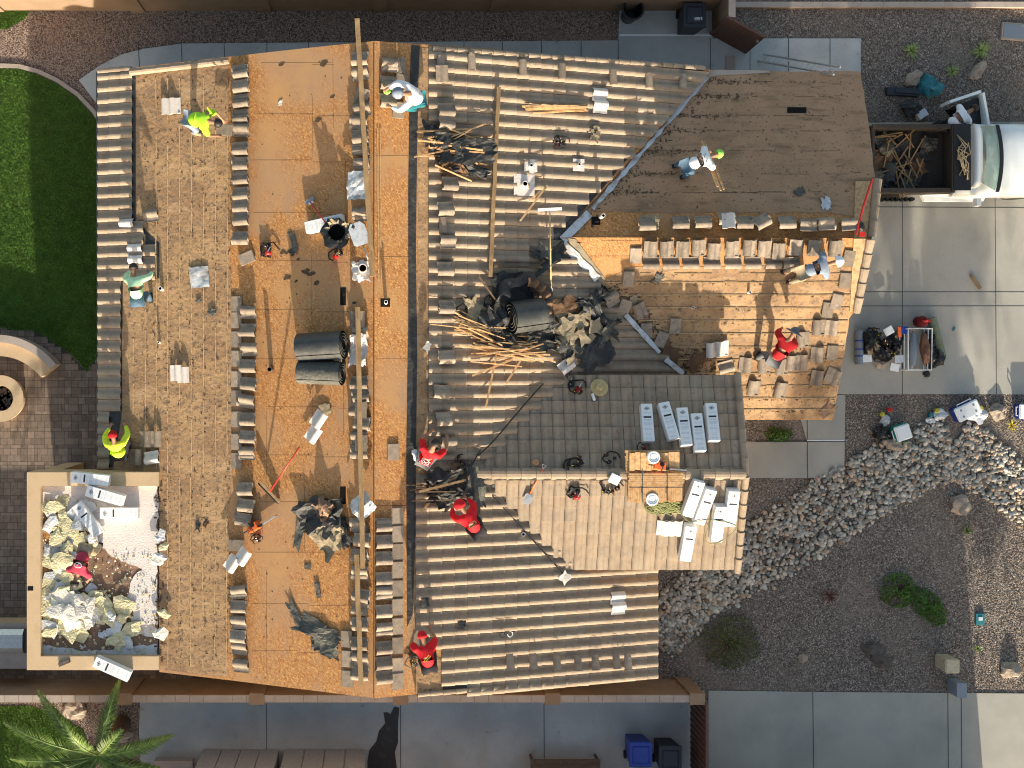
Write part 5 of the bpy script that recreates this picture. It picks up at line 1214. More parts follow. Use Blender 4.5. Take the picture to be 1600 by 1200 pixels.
# vent pipes
def pipe(x, y, pl, lab, h=.3, r_=.05, m='plasticwhite', base=None, dz=0):
    t = empty('vent_pipe', (0, 0, 0), lab, 'vent pipe', 'roof vent pipes'); t.matrix_basis = at(x, y, pl, 0, dz, True)
    mb = MB(); mb.lathe([(r_, -.05), (r_, h), (r_ * .8, h), (r_ * .8, .05)], 16); mb.build('pipe', m, t, smooth=False)
    mb = MB(); mb.lathe([(0, h - .04), (r_ * .8, h - .04)], 16); mb.build('opening', 'black', t)
    if base:
        mb = MB(); mb.lathe([(r_ * 1.5, 0), (r_ * 1.4, .08), (r_, .1)], 16); mb.build('collar', base, t)
        s_ = r_ * 4; mb = MB(); mb.add([(sx * s_, sy * s_, PLs(pl, sx * s_, sy * s_) + .01 + e) for e in (0, .012) for sx, sy in ((-1, -1), (1, -1), (1, 1), (-1, 1))], [(3, 2, 1, 0), (4, 5, 6, 7), (0, 1, 5, 4), (1, 2, 6, 5), (2, 3, 7, 6), (3, 0, 4, 7)]); mb.build('base_plate', base, t)
    return t
def PLs(pl, x, y): a, b, c = PL[pl]; return b * x + c * y
pipe(254, 452, 'ML', 'white pipe near the mint-shirted worker', .35, .05)
pipe(424, 577, 'ML', 'dark-mouthed pipe on the orange boards left of the felt rolls', .5, .06, 'stoned')
pipe(603, 473, 'MR', 'white pipe in the black hole right of the ridge', .45, .045)
pipe(938, 340, 'GN', 'white pipe leaning in the corner of the orange boards by the valley', .45, .05)
pipe(819, 289, 'MR', 'pale pipe with square lead base on the upper tiles', .25, .07, 'foam', 'foam', .08)
pipe(829, 260, 'MR', 'short pipe above the square lead base', .2, .045, 'bag', 'foam', .08)
pipe(904, 258, 'MR', 'small pipe with a mortar base near the garage valley', .16, .04, 'foam', 'foam', .08)
pipe(567, 420, 'ML', 'round-mouthed pipe beside the ridge lumber', .22, .11, 'foam', None, .25)
crump(565, 424, 'ML', .45, .55, 5, .1, 'foam', 'mortar-stained base around the round-mouthed pipe', .2, 21, name='vent_flashing', cat='vent flashing', rag=.15)
pipe(1169, 457, 'GS', 'tiny white pipe on the sunny part of the garage slope', .18, .035)
pipe(1081, 481, 'GS', 'tiny white pipe in the shade of the garage slope', .14, .035)
pipe(250, 535, 'ML', 'short white stub low on the papered slope', .25, .03)
pipe(817, 834, 'WS', 'small pale fitting on the lower wing valley', .14, .05, 'bag', None, .1)
# loose lead base square around the pale pipe
# lumber
def lumber(a, b, pl, lab, w=.12, h=.07, dz=.3, m='oldwood', dz2=None, group='long weathered lumber'):
    p, q = pos(*a, pl, dz), pos(*b, pl, dz2 if dz2 is not None else dz); mb = MB(); n = 10; prev = p
    for k in range(1, n + 1):
        c = p.lerp(q, k / n) + (Vector((random.uniform(-.008, .008), 0, random.uniform(-.004, .004))) if k < n else Vector()); seg_strip(mb, prev, c, w, h); prev = c
    return tag(mb.build('lumber', m), lab, 'lumber', group)
random.seed(11)
lumber((558, 30), (582, 432), 'ML', 'longest weathered plank over the upper ridge stacks, jutting past the roof', dz=.42)
lumber((559, 480), (567, 888), 'ML', 'weathered plank over the middle ridge stacks', dz=.42)
lumber((557, 866), (564, 1070), 'ML', 'weathered plank over the lowest ridge stacks', dz=.36)
lumber((779, 137), (766, 432), 'MR', 'weathered plank lying down the upper tiled slope', w=.1, dz=.16)
lumber((770, 416), (846, 418), 'MR', 'dark short plank above the big felt pile', w=.06, dz=.16, m='darkwood')
for k, x in enumerate((590, 594)): lumber((x, 200), (x + 2, 440), 'MR', f'{("left", "right")[k]} thin strip along the orange ridge boards', w=.03, h=.02, dz=.02, m='wood', group='thin strips at the ridge')
# ================================================================ BIG DEBRIS PILES
random.seed(21)
def sticks(n, cx, cy, sx, sy, ang, spread, pl, lab, group, L_=(60, 90), w=.035, h=(.1, .3), m='wood', words=('')):
    for k in range(n):
        x, y = cx + random.gauss(0, sx), cy + random.gauss(0, sy); a = R(ang + random.gauss(0, spread)); l = random.uniform(*L_) / 2
        dx, dy = math.cos(a) * l, -math.sin(a) * l; z = random.uniform(*h)
        stick((x - dx, y - dy), (x + dx, y + dy), pl, z, z + random.uniform(-.04, .04), w * random.uniform(.7, 1.2), m, label=lab, group=group)
PG = 'split battens pulled off the roof'
sticks(34, 790, 546, 16, 9, -4, 9, 'MR', 'one of the split orange battens heaped below the big felt pile', 'battens below the big felt pile', (60, 95), .035, (.12, .34))
sticks(20, 745, 515, 16, 9, -18, 12, 'MR', 'one of the split battens fanned left of the big felt pile', 'battens left of the big felt pile', (50, 80), .03, (.12, .3))
for k, (a, b, w_) in enumerate([((780, 533), (759, 636), 'steep batten crossing the heap toward the wing roof'), ((825, 545), (790, 600), 'thin batten slanting right of the steep one'), ((738, 587), (800, 562), 'thick batten slanting at the lower left of the heap'), ((748, 432), (773, 468), 'dark batten leaning above the heap at its left'), ((855, 290), (813, 345), 'batten slanting on tiles left of the long rake'), ((843, 300), (830, 312), 'short batten offcut on the upper tiles')]):
    stick(a, b, 'MR', .2, .2, .05, 'wood' if k != 3 else 'darkwood', label=w_, group=PG)
sticks(16, 872, 169, 7, 3.2, 0, 2.5, 'MR', 'one of the battens bundled neatly on the upper tiles', 'batten bundle on the upper tiles', (75, 95), .035, (.12, .2))
sticks(26, 712, 236, 16, 14, -8, 20, 'MR', 'one of the battens tangled around the upper felt heap', 'battens around the upper felt heap', (45, 85), .033, (.12, .3))
sticks(14, 685, 768, 12, 6, 2, 10, 'MR', 'one of the dark battens in the heap between the red-shirted roofers', 'battens between the red shirts', (45, 70), .035, (.12, .3), 'darkwood')
stick((655, 768), (727, 750), 'MR', .35, .35, .06, 'oldwood', label='long pale batten across the dark heap at the ridge', group=PG)
stick((658, 800), (672, 783), 'MR', .15, .15, .06, 'wood', label='short slanted batten at the left end of a tile course', group=PG)
for k, (x, y) in enumerate([(1523, 439)]): stick((1516, 430), (1531, 451), 'G', .05, .05, .08, 'oldwood', label='single wood offcut lying on the driveway')
# felt arch and crumpled sheets of the big pile
t = empty('felt_curl', (0, 0, 0), 'large black felt sheet curled into a ring in the big pile', 'felt sheet'); t.matrix_basis = at(812, 478, 'MR', 0, .05)
mb = MB(); n = 26; vs = []
for k in range(n + 1):
    a = R(-35 + 195 * k / n); rr = .78 + .06 * math.sin(k * .9)
    for z, q in ((.0, 1.0), (.38, 1.04), (.46, .9), (.42, .7)): vs.append((math.cos(a) * rr * q, math.sin(a) * rr * q, z + .05 * math.sin(k * 1.3)))
mb.add(vs, [(k * 4 + q, k * 4 + q + 1, k * 4 + q + 5, k * 4 + q + 4) for k in range(n) for q in range(3)]); mb.build('curled_sheet', 'felt', t, smooth=True)
mb = MB(); vs = []
for k in range(n + 1):
    a = R(-20 + 110 * k / n)
    for z, q in ((.47, .88), (.5, .74), (.43, .6)): vs.append((math.cos(a) * .8 * q, math.sin(a) * .8 * q, z + .05 * math.sin(k * 1.3)))
mb.add(vs, [(k * 3 + q, k * 3 + q + 1, k * 3 + q + 4, k * 3 + q + 3) for k in range(n) for q in range(2)]); mb.build('brown_lining', 'brownpaper', t, smooth=True)
crump(800, 450, 'MR', 1.1, .8, 4, .05, 'felt', 'flat black felt sheet inside the curled ring', .14, 31, rag=.1)
roll(812, 494, 'MR', 8, .9, .42, 'short black felt roll in the middle of the big pile', m='roll')
crump(775, 510, 'MR', .8, 1.1, 35, .25, 'felt', 'black felt sheet folded over the left of the big pile', .1, 32, rag=.25)
crump(790, 530, 'MR', .6, .5, 35, .2, 'felt', 'black pointed felt flap at the foot of the big pile', .15, 33)
crump(845, 520, 'MR', 1.0, .5, 0, .3, 'felt', 'shiny crumpled black sheet right of the short roll', .1, 34, n=14, rag=.3)
crump(850, 538, 'MR', .95, .35, -5, .2, 'felt2', 'grey shredded felt below the crumpled black sheet', .1, 35, n=12, rag=.35)
crump(738, 485, 'MR', .4, .7, 10, .12, 'felttan', 'crushed pale mortar pieces left of the big pile', .1, 36, rag=.3, name='mortar_scrap', cat='mortar')
crump(700, 232, 'MR', .0001 + .9, .8, 3, .22, 'felt', 'black felt heap at the left of the upper batten tangle', .14, 37)
crump(738, 236, 'MR', 1.15, .62, 4, .12, 'felt', 'flat black felt sheet in the upper batten tangle', .25, 38, rag=.12)
crump(735, 266, 'MR', .9, .3, -12, .2, 'felt', 'torn black strip below the upper batten tangle', .12, 39, rag=.35)
crump(705, 262, 'MR', .7, .5, 20, .2, 'brownpaper', 'brown torn paper below the upper black heap', .1, 40, rag=.3)
crump(672, 212, 'MR', .4, .7, 0, .12, 'felt', 'black torn strip at the top left of the upper tangle', .08, 41, rag=.3)
crump(690, 758, 'MR', 1.0, .9, 0, .25, 'felt', 'black felt heap between the two red-shirted roofers', .1, 42, rag=.2)
crump(708, 778, 'MR', .8, .55, 20, .2, 'felt', 'lower black felt fold between the red-shirted roofers', .12, 43, rag=.25)
crump(733, 752, 'MR', .22, 1.0, 4, .12, 'felt', 'upright black felt strip beside the wing ridge end', .16, 44)
crump(746, 765, 'MR', .35, 1.1, 8, .1, 'felt2', 'grey-green felt strip where the wing ridge meets the slope', .14, 45)
crump(712, 732, 'MR', .3, .3, 0, .1, 'brownpaper', 'brown card square above the ridge heap', .12, 46)
crump(935, 500, 'MR', .5, 1.3, 38, .2, 'felt', 'long dark felt strip bending right of the tan scraps', .14, 47, rag=.3)
crump(922, 470, 'MR', .9, .5, 30, .2, 'felt', 'upper dark felt tangle right of the big pile', .14, 48, rag=.35)
crump(928, 552, 'MR', 1.1, .8, 30, .16, 'felt', 'broad dark felt sheet above the wing roof edge', .12, 49, rag=.15)
crump(945, 520, 'MR', .3, .8, -35, .15, 'felt2', 'grey felt strip over the broad dark sheet', .2, 50, rag=.2)
crump(884, 560, 'MR', .2, .9, 5, .12, 'felt', 'thin dark felt tail reaching the wing roof corner', .12, 51, rag=.2)
crump(960, 505, 'MR', .4, .15, 30, .08, 'felt', 'small dark twisted strip right of the felt tangle', .13, 52, rag=.3)
crump(862, 400, 'MR', .9, .5, 25, .15, 'felt', 'dark felt piece beside the garage valley tip', .13, 53, rag=.35)
crump(845, 395, 'MR', .5, .4, -35, .12, 'felt2', 'grey torn felt by the rake handle', .12, 54, rag=.35)
TAN = 'tan felt shards right of the big pile'
k = 0
for x, y, s_, m in [(868, 478, .45, 'brownpaper'), (890, 476, .5, 'brownpaper'), (876, 492, .5, 'felttan'), (895, 500, .45, 'felttan'), (882, 510, .5, 'felttan'), (906, 505, .5, 'felttan'), (888, 525, .5, 'felttan'), (872, 530, .35, 'felttan'), (910, 525, .45, 'felttan'), (930, 512, .4, 'felttan'), (925, 530, .35, 'felttan'), (934, 538, .35, 'brownpaper'), (900, 545, .35, 'felttan'), (870, 512, .35, 'felttan'), (915, 490, .35, 'felttan'), (892, 565, .3, 'felttan'), (878, 545, .3, 'felt2'), (860, 490, .35, 'brownpaper'), (902, 484, .3, 'brownpaper')]:
    crump(x, y, 'MR', s_, s_ * random.uniform(.6, 1), random.uniform(0, 180), .06, m, 'one of the tan felt shards heaped right of the big pile', random.uniform(.12, .25), 60 + k, n=3, rag=.3, group=TAN); k += 1
# torn paper near the valleys and stray bits
for k, (x, y, pl, s_, m, lab) in enumerate([(990, 470, 'GS', .35, 'felttan', 'tan scrap above the lower valley metal'), (1015, 540, 'GS', .6, 'brownpaper', 'dark torn paper beside the lower valley metal'), (1040, 560, 'GS', .8, 'brownpaper', 'large dark torn paper at the foot of the valley'),
     (1088, 565, 'GS', .6, 'brownpaper', 'dark paper patch above the wing roof edge'), (1028, 435, 'GS', .3, 'felt2', 'grey scrap on the shaded garage slope'), (1292, 640, 'GS', .45, 'brownboard', 'torn dark paper at the lower right roof corner'), (310, 822, 'ML', .22, 'felt', 'dark scrap right of the flat roof'),
     (311, 470, 'ML', .15, 'felt2', 'dark sliver below the square vent base'), (332, 488, 'ML', .25, 'felt2', 'grey sliver low right of the square vent base'), (322, 818, 'ML', .2, 'brownpaper', 'small dark scrap right of the flat roof middle'), (1249, 300, 'GN', .3, 'felt2', 'grey scrap low on the shaded garage slope'), (1290, 318, 'GN', .35, 'flash', 'crumpled foil near the garage ridge row'),
     (438, 161, 'ML', .14, 'foamw', 'white crumpled tissue on the orange boards'), (667, 541, 'MR', .25, 'foamw', 'white crumpled wrapper on the felt edge'), (930, 210, 'MR', .4, 'felttan', 'tan scrap by the dark tool roll'), (1242, 170, 'GN', .0, 'felt', '')]):
    if s_: crump(x, y, pl, s_, s_ * .7, random.uniform(0, 90), .06, m, lab, .02 if pl != 'MR' else .1, 90 + k, n=6, rag=.3)
# ------- flat roof foam
random.seed(33)
def slab_mesh(r_, th, seed, flatz=False):
    rnd = random.Random(seed); n = rnd.randint(7, 10); pts = []
    for k in range(n):
        a = 6.283 * k / n + rnd.uniform(-.25, .25); q = r_ * rnd.uniform(.6, 1.25); pts.append((q * math.cos(a) * 1.2, q * math.sin(a) * .9))
    mb = MB(); ins = [(x * .55, y * .55) for x, y in pts]
    vs = [(x, y, 0) for x, y in pts] + [(x, y, th * rnd.uniform(.5, 1)) for x, y in pts] + [(x, y, th * rnd.uniform(.8, 1.4)) for x, y in ins] + [(0, 0, th * 1.2)]
    fs = [tuple(range(n))[::-1]]
    for i in range(n):
        k = (i + 1) % n; fs += [(i, k, n + k, n + i), (n + i, n + k, 2 * n + k, 2 * n + i), (2 * n + i, 2 * n + k, 3 * n)]
    mb.add(vs, fs); return mb
FM = [[mk for mk in [slab_mesh(1.0, .22, s_).build('foam_slab', m, base=(0, 0, 0)).data for s_ in range(8 * j, 8 * j + 5)]] for j, m in enumerate(('foamy', 'foamw', 'foamg'))]
for o in [o for o in COL.objects if o.name.startswith('foam_slab')]: bpy.data.objects.remove(o)
def foam(x, y, r_, kind, z, lab, group):
    o = bpy.data.objects.new('foam_slab', random.choice(FM[kind])); COL.objects.link(o)
    o.matrix_basis = at(x, y, 'FR', random.uniform(0, 360), z, True) @ Matrix.Rotation(R(random.uniform(-9, 9)), 4, 'X') @ Matrix.Rotation(R(random.uniform(-9, 9)), 4, 'Y') @ Matrix.Diagonal((r_, r_, random.uniform(.12, .26), 1))
    tag(o, lab, 'foam scrap', group, 'thing')
for x, y in [(95, 945), (110, 938), (120, 955), (103, 960), (140, 945), (132, 970), (90, 955), (85, 940), (118, 935), (100, 935), (145, 955), (112, 972)]:
    foam(x + random.uniform(-2, 2), y + random.uniform(-2, 2), random.uniform(.2, .32), 1, random.uniform(.08, .25), 'one of the bright white foam slabs heaped below the maroon-shirted worker', 'white foam slabs')
for k in range(105):
    while True:
        x, y = (random.gauss(105, 28), random.uniform(785, 990)) if k < 78 else (random.uniform(110, 225), random.uniform(925, 1015))
        if 66 < x < 205 and not (150 < x < 240 and y < 870) and not (150 < x < 200 and 870 < y < 930) and math.hypot(x - 127, y - 882) > 20: break
    kd = random.choice((0, 0, 2)); w1 = {0: 'yellowish', 2: 'pale grey'}[kd]
    w2 = 'right of the white foam slabs' if k >= 78 else 'above the maroon-shirted worker' if y < 850 else 'around the maroon-shirted worker' if y < 915 else 'beside the white foam slabs' if y < 965 else 'near the bottom parapet'
    foam(x, y, random.uniform(.11, .3), kd, random.uniform(.0, .12), f'{w1} foam scrap, one of those {w2}', f'{w1} foam scraps {w2}')
for k, (x, y) in enumerate([(70, 795), (84, 793), (250, 840), (256, 855), (247, 875), (253, 870), (257, 958), (252, 990), (175, 965), (190, 940)]): foam(x, y, random.uniform(.1, .22), k % 3 if k > 1 else 0, .15 if x < 240 else .25, 'one of the stray foam scraps along the flat roof edges', 'stray foam scraps')
mb = MB()
for k in range(800):
    x, y = random.uniform(66, 244), random.uniform(780, 1022)
    if 150 < x and y < 860: continue
    p = pos(x, y, 'FR', .01); mb.t = random.uniform(.7, 1.2); r_ = random.choice((.012, .018, .025, .03, .05)); a = random.random() * 3
    mb.add([p + Vector((r_ * math.cos(a + q * 1.25) * random.uniform(.6, 1.2), r_ * math.sin(a + q * 1.25), random.uniform(.005, .04))) for q in range(5)], [(0, 1, 2, 3, 4)])
tag(mb.build('foam_crumbs', mat('foam_crumbs', (.58, .52, .33), [(3, (.5, .53, .55), .5, .6), (9, (.3, .22, .14), .55, .65)], tone=True), tonea=True), 'fine foam crumbs and dust scattered over the flat roof deck', 'debris', None, 'stuff')
mb = MB(); mb.box((0, 0, .04), (.3, .1, .08)); tag(mb.build('brick_offcut', 'stoned', base=(0, 0, 0)), 'small dark offcut on the bottom parapet of the flat roof', 'offcut').matrix_basis = at(101, 1035, 'PR', 22, 0)
# rope and hose
def cord(name, lab, cat, pts, pl, r_, m, dz=.1):
    P_ = []
    for i in range(len(pts) - 1):
        p0 = pts[max(i - 1, 0)]; p1 = pts[i]; p2 = pts[i + 1]; p3 = pts[min(i + 2, len(pts) - 1)]
        for s_ in range(5):
            t_ = s_ / 5; c = [.5 * (2 * p1[a] + (p2[a] - p0[a]) * t_ + (2 * p0[a] - 5 * p1[a] + 4 * p2[a] - p3[a]) * t_ ** 2 + (3 * p1[a] - p0[a] - 3 * p2[a] + p3[a]) * t_ ** 3) for a in (0, 1)]
            P_.append(pos(c[0], c[1], pl, dz + random.uniform(0, .02)))
    mb = MB(); mb.tube(P_, r_, 5); return tag(mb.build(name, m, smooth=True), lab, cat)
random.seed(3)
pts = [(1020 + 22 * math.cos(k * 1.9) + random.uniform(-7, 7) + k * .9, 793 + 9 * math.sin(k * 2.3) + random.uniform(-4, 4)) for k in range(46)]
cord('climbing_rope', 'tangled olive climbing rope heaped below the batten stack', 'rope', pts, 'WS', .014, 'cordg', .1)
cord('safety_line', 'thin safety line looping across the cartons on the sunny wing roof', 'rope', [(1062, 800), (1078, 815), (1110, 812), (1150, 822), (1135, 840), (1115, 850), (1102, 842), (1110, 815), (1120, 790)], 'WS', .01, 'cordg', .36)
cord('black_hose', 'black air hose running down beside the wing valley', 'hose', [(745, 714), (770, 690), (800, 655), (830, 620), (852, 596)], 'MR', .022, 'plasticblack', .14)
cord('valley_cable', 'dark cable beside the rake near the felt pile', 'cable', [(735, 730), (742, 718), (752, 700)], 'MR', .02, 'plasticblack', .16)
# ladder and the red ladder at the garage corner
def ladder(a, b, lab, m, n=12, w=.4, up=Vector((0, 0, 1)), name='ladder'):
    t = empty(name, a, lab, 'ladder', world=True); d = (b - a); s_ = d.cross(up).normalized() * w / 2
    for q in (-1, 1): mb = MB(); mb.tube([a + s_ * q, b + s_ * q], .03, 6); mb.build('rail', m, t)
    for k in range(n): c = a.lerp(b, (k + .5) / n); mb = MB(); mb.tube([c - s_, c + s_], .016, 5); mb.build('rung', m, t)
ladder(pos(1188, 90), pos(1308, 111, 2.75), 'aluminium ladder leaning against the top eave of the garage', 'steel', 15, .26)
t = empty('red_pole', pos(1357, 285, 3.8), 'red metal pole angled over the right gable corner', 'pole', world=True)
mb = MB(); mb.tube([pos(1363, 280, 3.95), pos(1349, 322, 4.1), pos(1338, 366, 4.1)], [.03, .03, .03], 6); mb.build('tube', 'plasticred', t)
mb = MB(); mb.blob(pos(1346, 354, 4.1), (.09, .14, .07), .2); mb.build('clamp', 'plasticblack', t)
mb = MB(); mb.box(pos(1347, 366, 4.05), (.16, .12, .05)); mb.build('foot', 'plasticred', t)
mb = MB(); mb.box((0, 0, .01), (.28, .45, .03)); tag(mb.build('pale_block', 'cap', base=(0, 0, 0)), 'pale upright block on the slab below the open gate', 'block').matrix_basis = at(1141, 99, 'G', 0, .03)

mb = MB(); mb.blob((0, 0, .1), (.12, .16, .08), .25, 12); tag(mb.build('work_glove', 'whitecloth', smooth=True, base=(0, 0, 0)), 'white and grey glove on the felt strip left of the printed red shirt', 'glove').matrix_basis = at(649, 711, 'MR', 20, .05)
small('wire_hooks', 'pair of black and white hooks lying on the lower tiles', 'hooks', [('hook', 'plasticblack', lambda b: b.tube(ring3(-.1, 0, .1, .07, 0, 300, 12), .012, 5)), ('hook', 'plasticwhite', lambda b: b.tube(ring3(.12, 0, .1, .07, 180, 480, 12), .012, 5)), ('link', 'plasticblack', lambda b: b.tube([(-.25, .06, .1), (.25, .06, .1)], .014, 5))], at(788, 990, 'MR', 0, .08))
crump(882, 903, 'MR', .3, .28, 45, .04, 'whitetile', 'pale triangular tile offcut at the lower tip of the wing valley', .1, 140, n=3, rag=.2, name='tile_offcut', cat='tile offcut')
for k, (x, y, w_) in enumerate([(721, 976, 'small black scrap on the lower tiles above the hooks'), (665, 941, 'dark scrap on the lower tiles near the felt strip')]): crump(x, y, 'MR', .22, .2, 0, .05, 'felt', w_, .1, 150 + k, n=5, rag=.3)
# ================================================================ YARD, VEHICLE, PLANTS
random.seed(77)
# -------- pickup truck
TR = empty('pickup_truck', pos(1480, 250), 'white pickup truck with dark debris-filled bed and an open door', 'pickup truck', world=True)
yA, yB = pos(1400, 196, 1.15).y, pos(1400, 300, 1.15).y          # far and near sides of the bed
xb0, xb1 = pos(1362, 250, 1.15).x, pos(1490, 250, 1.15).x
xc1 = pos(1519, 250, 1.95).x; xr_ = pos(1538, 250, 1.88).x; xg_ = pos(1560, 250, 1.2).x
yc_ = (yA + yB) / 2; hw = (yA - yB) / 2
mb = MB(); mb.box(((xb0 + xb1) / 2, yc_, .62), (xb1 - xb0, 2 * hw - .1, .12)); mb.build('bed_floor', 'truckbed', TR)
for s_, nm in ((1, yA), (-1, yB)):
    mb = MB(); mb.box(((xb0 + xb1) / 2, nm - s_ * .04, .9), (xb1 - xb0, .09, .56)); mb.box(((xb0 + xb1) / 2, nm - s_ * .04, 1.2), (xb1 - xb0, .13, .05)); q = mb.build('bed_side', 'truckbed', TR)
mb = MB(); mb.box((xb1 - .05, yc_, .95), (.1, 2 * hw, .62)); mb.build('bed_front', 'truckbed', TR); mb = MB(); mb.box((xb0 + .05, yc_, .9), (.08, 2 * hw, .55)); mb.build('tailgate', 'truckbed', TR)
mb = MB(); mb.box(((xb0 + xb1) / 2, yc_, .45), (xb1 - xb0 + .1, 1.1, .2)); mb.build('chassis', 'rubber', TR)
# lower white side skirt, fender and cab shell
def loft(name, m, secs, parent=TR, smooth=True):
    mb = MB(); n = len(secs[0]); vs = [v for s_ in secs for v in s_]
    fs = [tuple(range(n))[::-1], tuple(range((len(secs) - 1) * n, len(secs) * n))]
    for i in range(len(secs) - 1):
        for k in range(n): fs.append((i * n + k, i * n + (k + 1) % n, (i + 1) * n + (k + 1) % n, (i + 1) * n + k))
    mb.add(vs, fs); o = mb.build(name, m, parent)
    bm = bmesh.new(); bm.from_mesh(o.data); bmesh.ops.recalc_face_normals(bm, faces=bm.faces); bm.to_mesh(o.data); bm.free()
    if smooth:
        for p in o.data.polygons: p.use_smooth = len(p.vertices) < 8
    return o
def sec(x, w, z0, z1, crown=.06, round_=.12, xt=0):
    """cross-section of a car body at x: half width w"""
    pts = [(-w, z0), (-w - .03, (z0 + z1) / 2), (-w, z1 - round_), (-w + round_ * .4, z1 - round_ * .3), (-w + round_ * 1.3, z1), (-w * .4, z1 + crown), (w * .4, z1 + crown), (w - round_ * 1.3, z1), (w - round_ * .4, z1 - round_ * .3), (w, z1 - round_), (w + .03, (z0 + z1) / 2), (w, z0)]
    return [(x + xt * max(0, (z - z0) / (z1 - z0)), yc_ + y, z) for y, z in pts]
xw0 = xg_ - .5; W_ = 1.02
loft('cab_body', 'truckwhite', [sec(xb1 + .02, W_, .5, 1.12), sec(xb1 + .5, W_, .45, 1.12), sec(xw0 + .25, W_, .45, 1.12, .02), sec(xw0 + .5, W_, .45, 1.14, .04)])
loft('cab_roof', 'truckwhite', [sec(xb1 + .05, .82, 1.12, 1.8, .02, .1), sec(xb1 + .3, .86, 1.12, 1.86, .03, .1), sec(xr_ - .3, .88, 1.12, 1.88, .03, .1), sec(xr_ - .04, .86, 1.12, 1.84, .03, .1)])
loft('hood', 'truckwhite', [sec(xw0 + .46, W_, .45, 1.15, .05, .18), sec(xw0 + 1.1, W_ + .02, .45, 1.14, .07, .2), sec(xw0 + 1.7, W_, .45, 1.1, .08, .22), sec(xw0 + 2.15, W_ - .06, .5, 1.04, .07, .25), sec(xw0 + 2.4, W_ - .2, .55, .9, .04, .2)])
# windscreen
def wpt(f, x_low, x_top): pass
vs = []
n = 10
for k in range(n + 1):
    f = k / n * 2 - 1; bow = .13 * (1 - f * f)
    for x, z, h in ((xr_ - .06 + bow, 1.85, .8), (xg_ - .1 + bow, 1.2, .93)): vs.append((x, yc_ + f * h, z + .012))
mb = MB(); mb.add(vs, [(2 * k, 2 * k + 1, 2 * k + 3, 2 * k + 2) for k in range(n)]); ws = mb.build('windscreen', 'glass', TR, smooth=True)
vs = []
for k in range(n + 1):
    f = k / n * 2 - 1; bow = .13 * (1 - f * f)
    for x, z, h in ((xg_ - .1 + bow, 1.205, .96), (xg_ + .02 + bow, 1.195, .96)): vs.append((x, yc_ + f * h, z + .012))
mb = MB(); mb.add(vs, [(2 * k, 2 * k + 1, 2 * k + 3, 2 * k + 2) for k in range(n)]); mb.build('wiper_cowl', 'plasticblack', TR)
mb = MB()
for y0_, y1_ in ((-.6, .05), (.1, .75)): mb.tube([(xg_ + .06, yc_ + y0_, 1.25), (xg_ - .02, yc_ + y1_, 1.33)], .014, 4)
mb.build('wiper', 'plasticblack', ws)
# wheels
for x in (xb0 + .75, xw0 + 1.4):
    for s_ in (-1, 1):
        mb = MB(); mb.lathe([(.2, -.12), (.36, -.12), (.39, -.06), (.39, .06), (.36, .12), (.2, .12)], 24, Matrix.Translation((x, yc_ + s_ * .9, .39)) @ Matrix.Rotation(R(90), 4, 'X')); w = mb.build('wheel', 'rubber', TR)
        mb = MB(); mb.lathe([(0, -.1), (.2, -.1), (.21, .1), (0, .1)], 16, Matrix.Translation((x, yc_ + s_ * .9, .39)) @ Matrix.Rotation(R(90), 4, 'X')); mb.build('rim', 'steel', w)
# near-side running board and fender wedge lit by the sun
a = pos(1440, 318, .7); b = pos(1532, 318, .7)
mb = MB(); mb.add([(a.x, yB - .02, .55), (b.x, yB - .02, .45), (b.x, yB - .2, .5), (a.x + .1, yB - .2, .55), (a.x, yB - .02, .7), (b.x, yB - .02, 1.1), (b.x, yB - .22, .85), (a.x + .1, yB - .2, .66)], [(3, 2, 1, 0), (4, 5, 6, 7), (0, 1, 5, 4), (1, 2, 6, 5), (2, 3, 7, 6), (3, 0, 4, 7)]); mb.build('side_panel', 'truckwhite', TR)
mb = MB()
for k in range(10): mb.box((xb0 + .15 + k * .14, yB - .12, .5), (.08, .12, .1))
mb.box((xb0 + .8, yB - .1, .42), (1.5, .08, .05)); mb.build('side_step', 'plasticblack', TR)
# mirror
mb = MB(); c = pos(1527, 316, 1.2); mb.box((c.x, c.y, 1.2), (.14, .24, .22), taper=.85); mb.build('mirror', 'truckwhite', TR); 
# roof rack tray with rope
a, b = pos(1491, 193, 2.0), pos(1518, 297, 2.0)
t2 = TR
mb = MB(); mb.box(((a.x + b.x) / 2, (a.y + b.y) / 2, 1.95), (b.x - a.x, a.y - b.y, .03)); rk = mb.build('rack_tray', 'plasticblack', TR)
mb = MB()
for x in (a.x, b.x): mb.box((x, (a.y + b.y) / 2, 2.0), (.04, a.y - b.y, .12))
for y in (a.y, b.y): mb.box(((a.x + b.x) / 2, y, 2.0), (b.x - a.x, .04, .12))
mb.build('rack_frame', 'metalgrey', rk)
mb = MB(); P_ = [((a.x + b.x) / 2 + random.uniform(-.18, .18), b.y + (a.y - b.y) * (.15 + .7 * abs(math.sin(k * .37)) * random.uniform(.5, 1)), 2.0 + random.uniform(0, .08)) for k in range(34)]
mb.tube(P_, .013, 5); o = mb.build('coiled_rope', 'rope', smooth=True); tag(o, 'tangled tan rope coiled in the rack above the truck cab', 'rope')
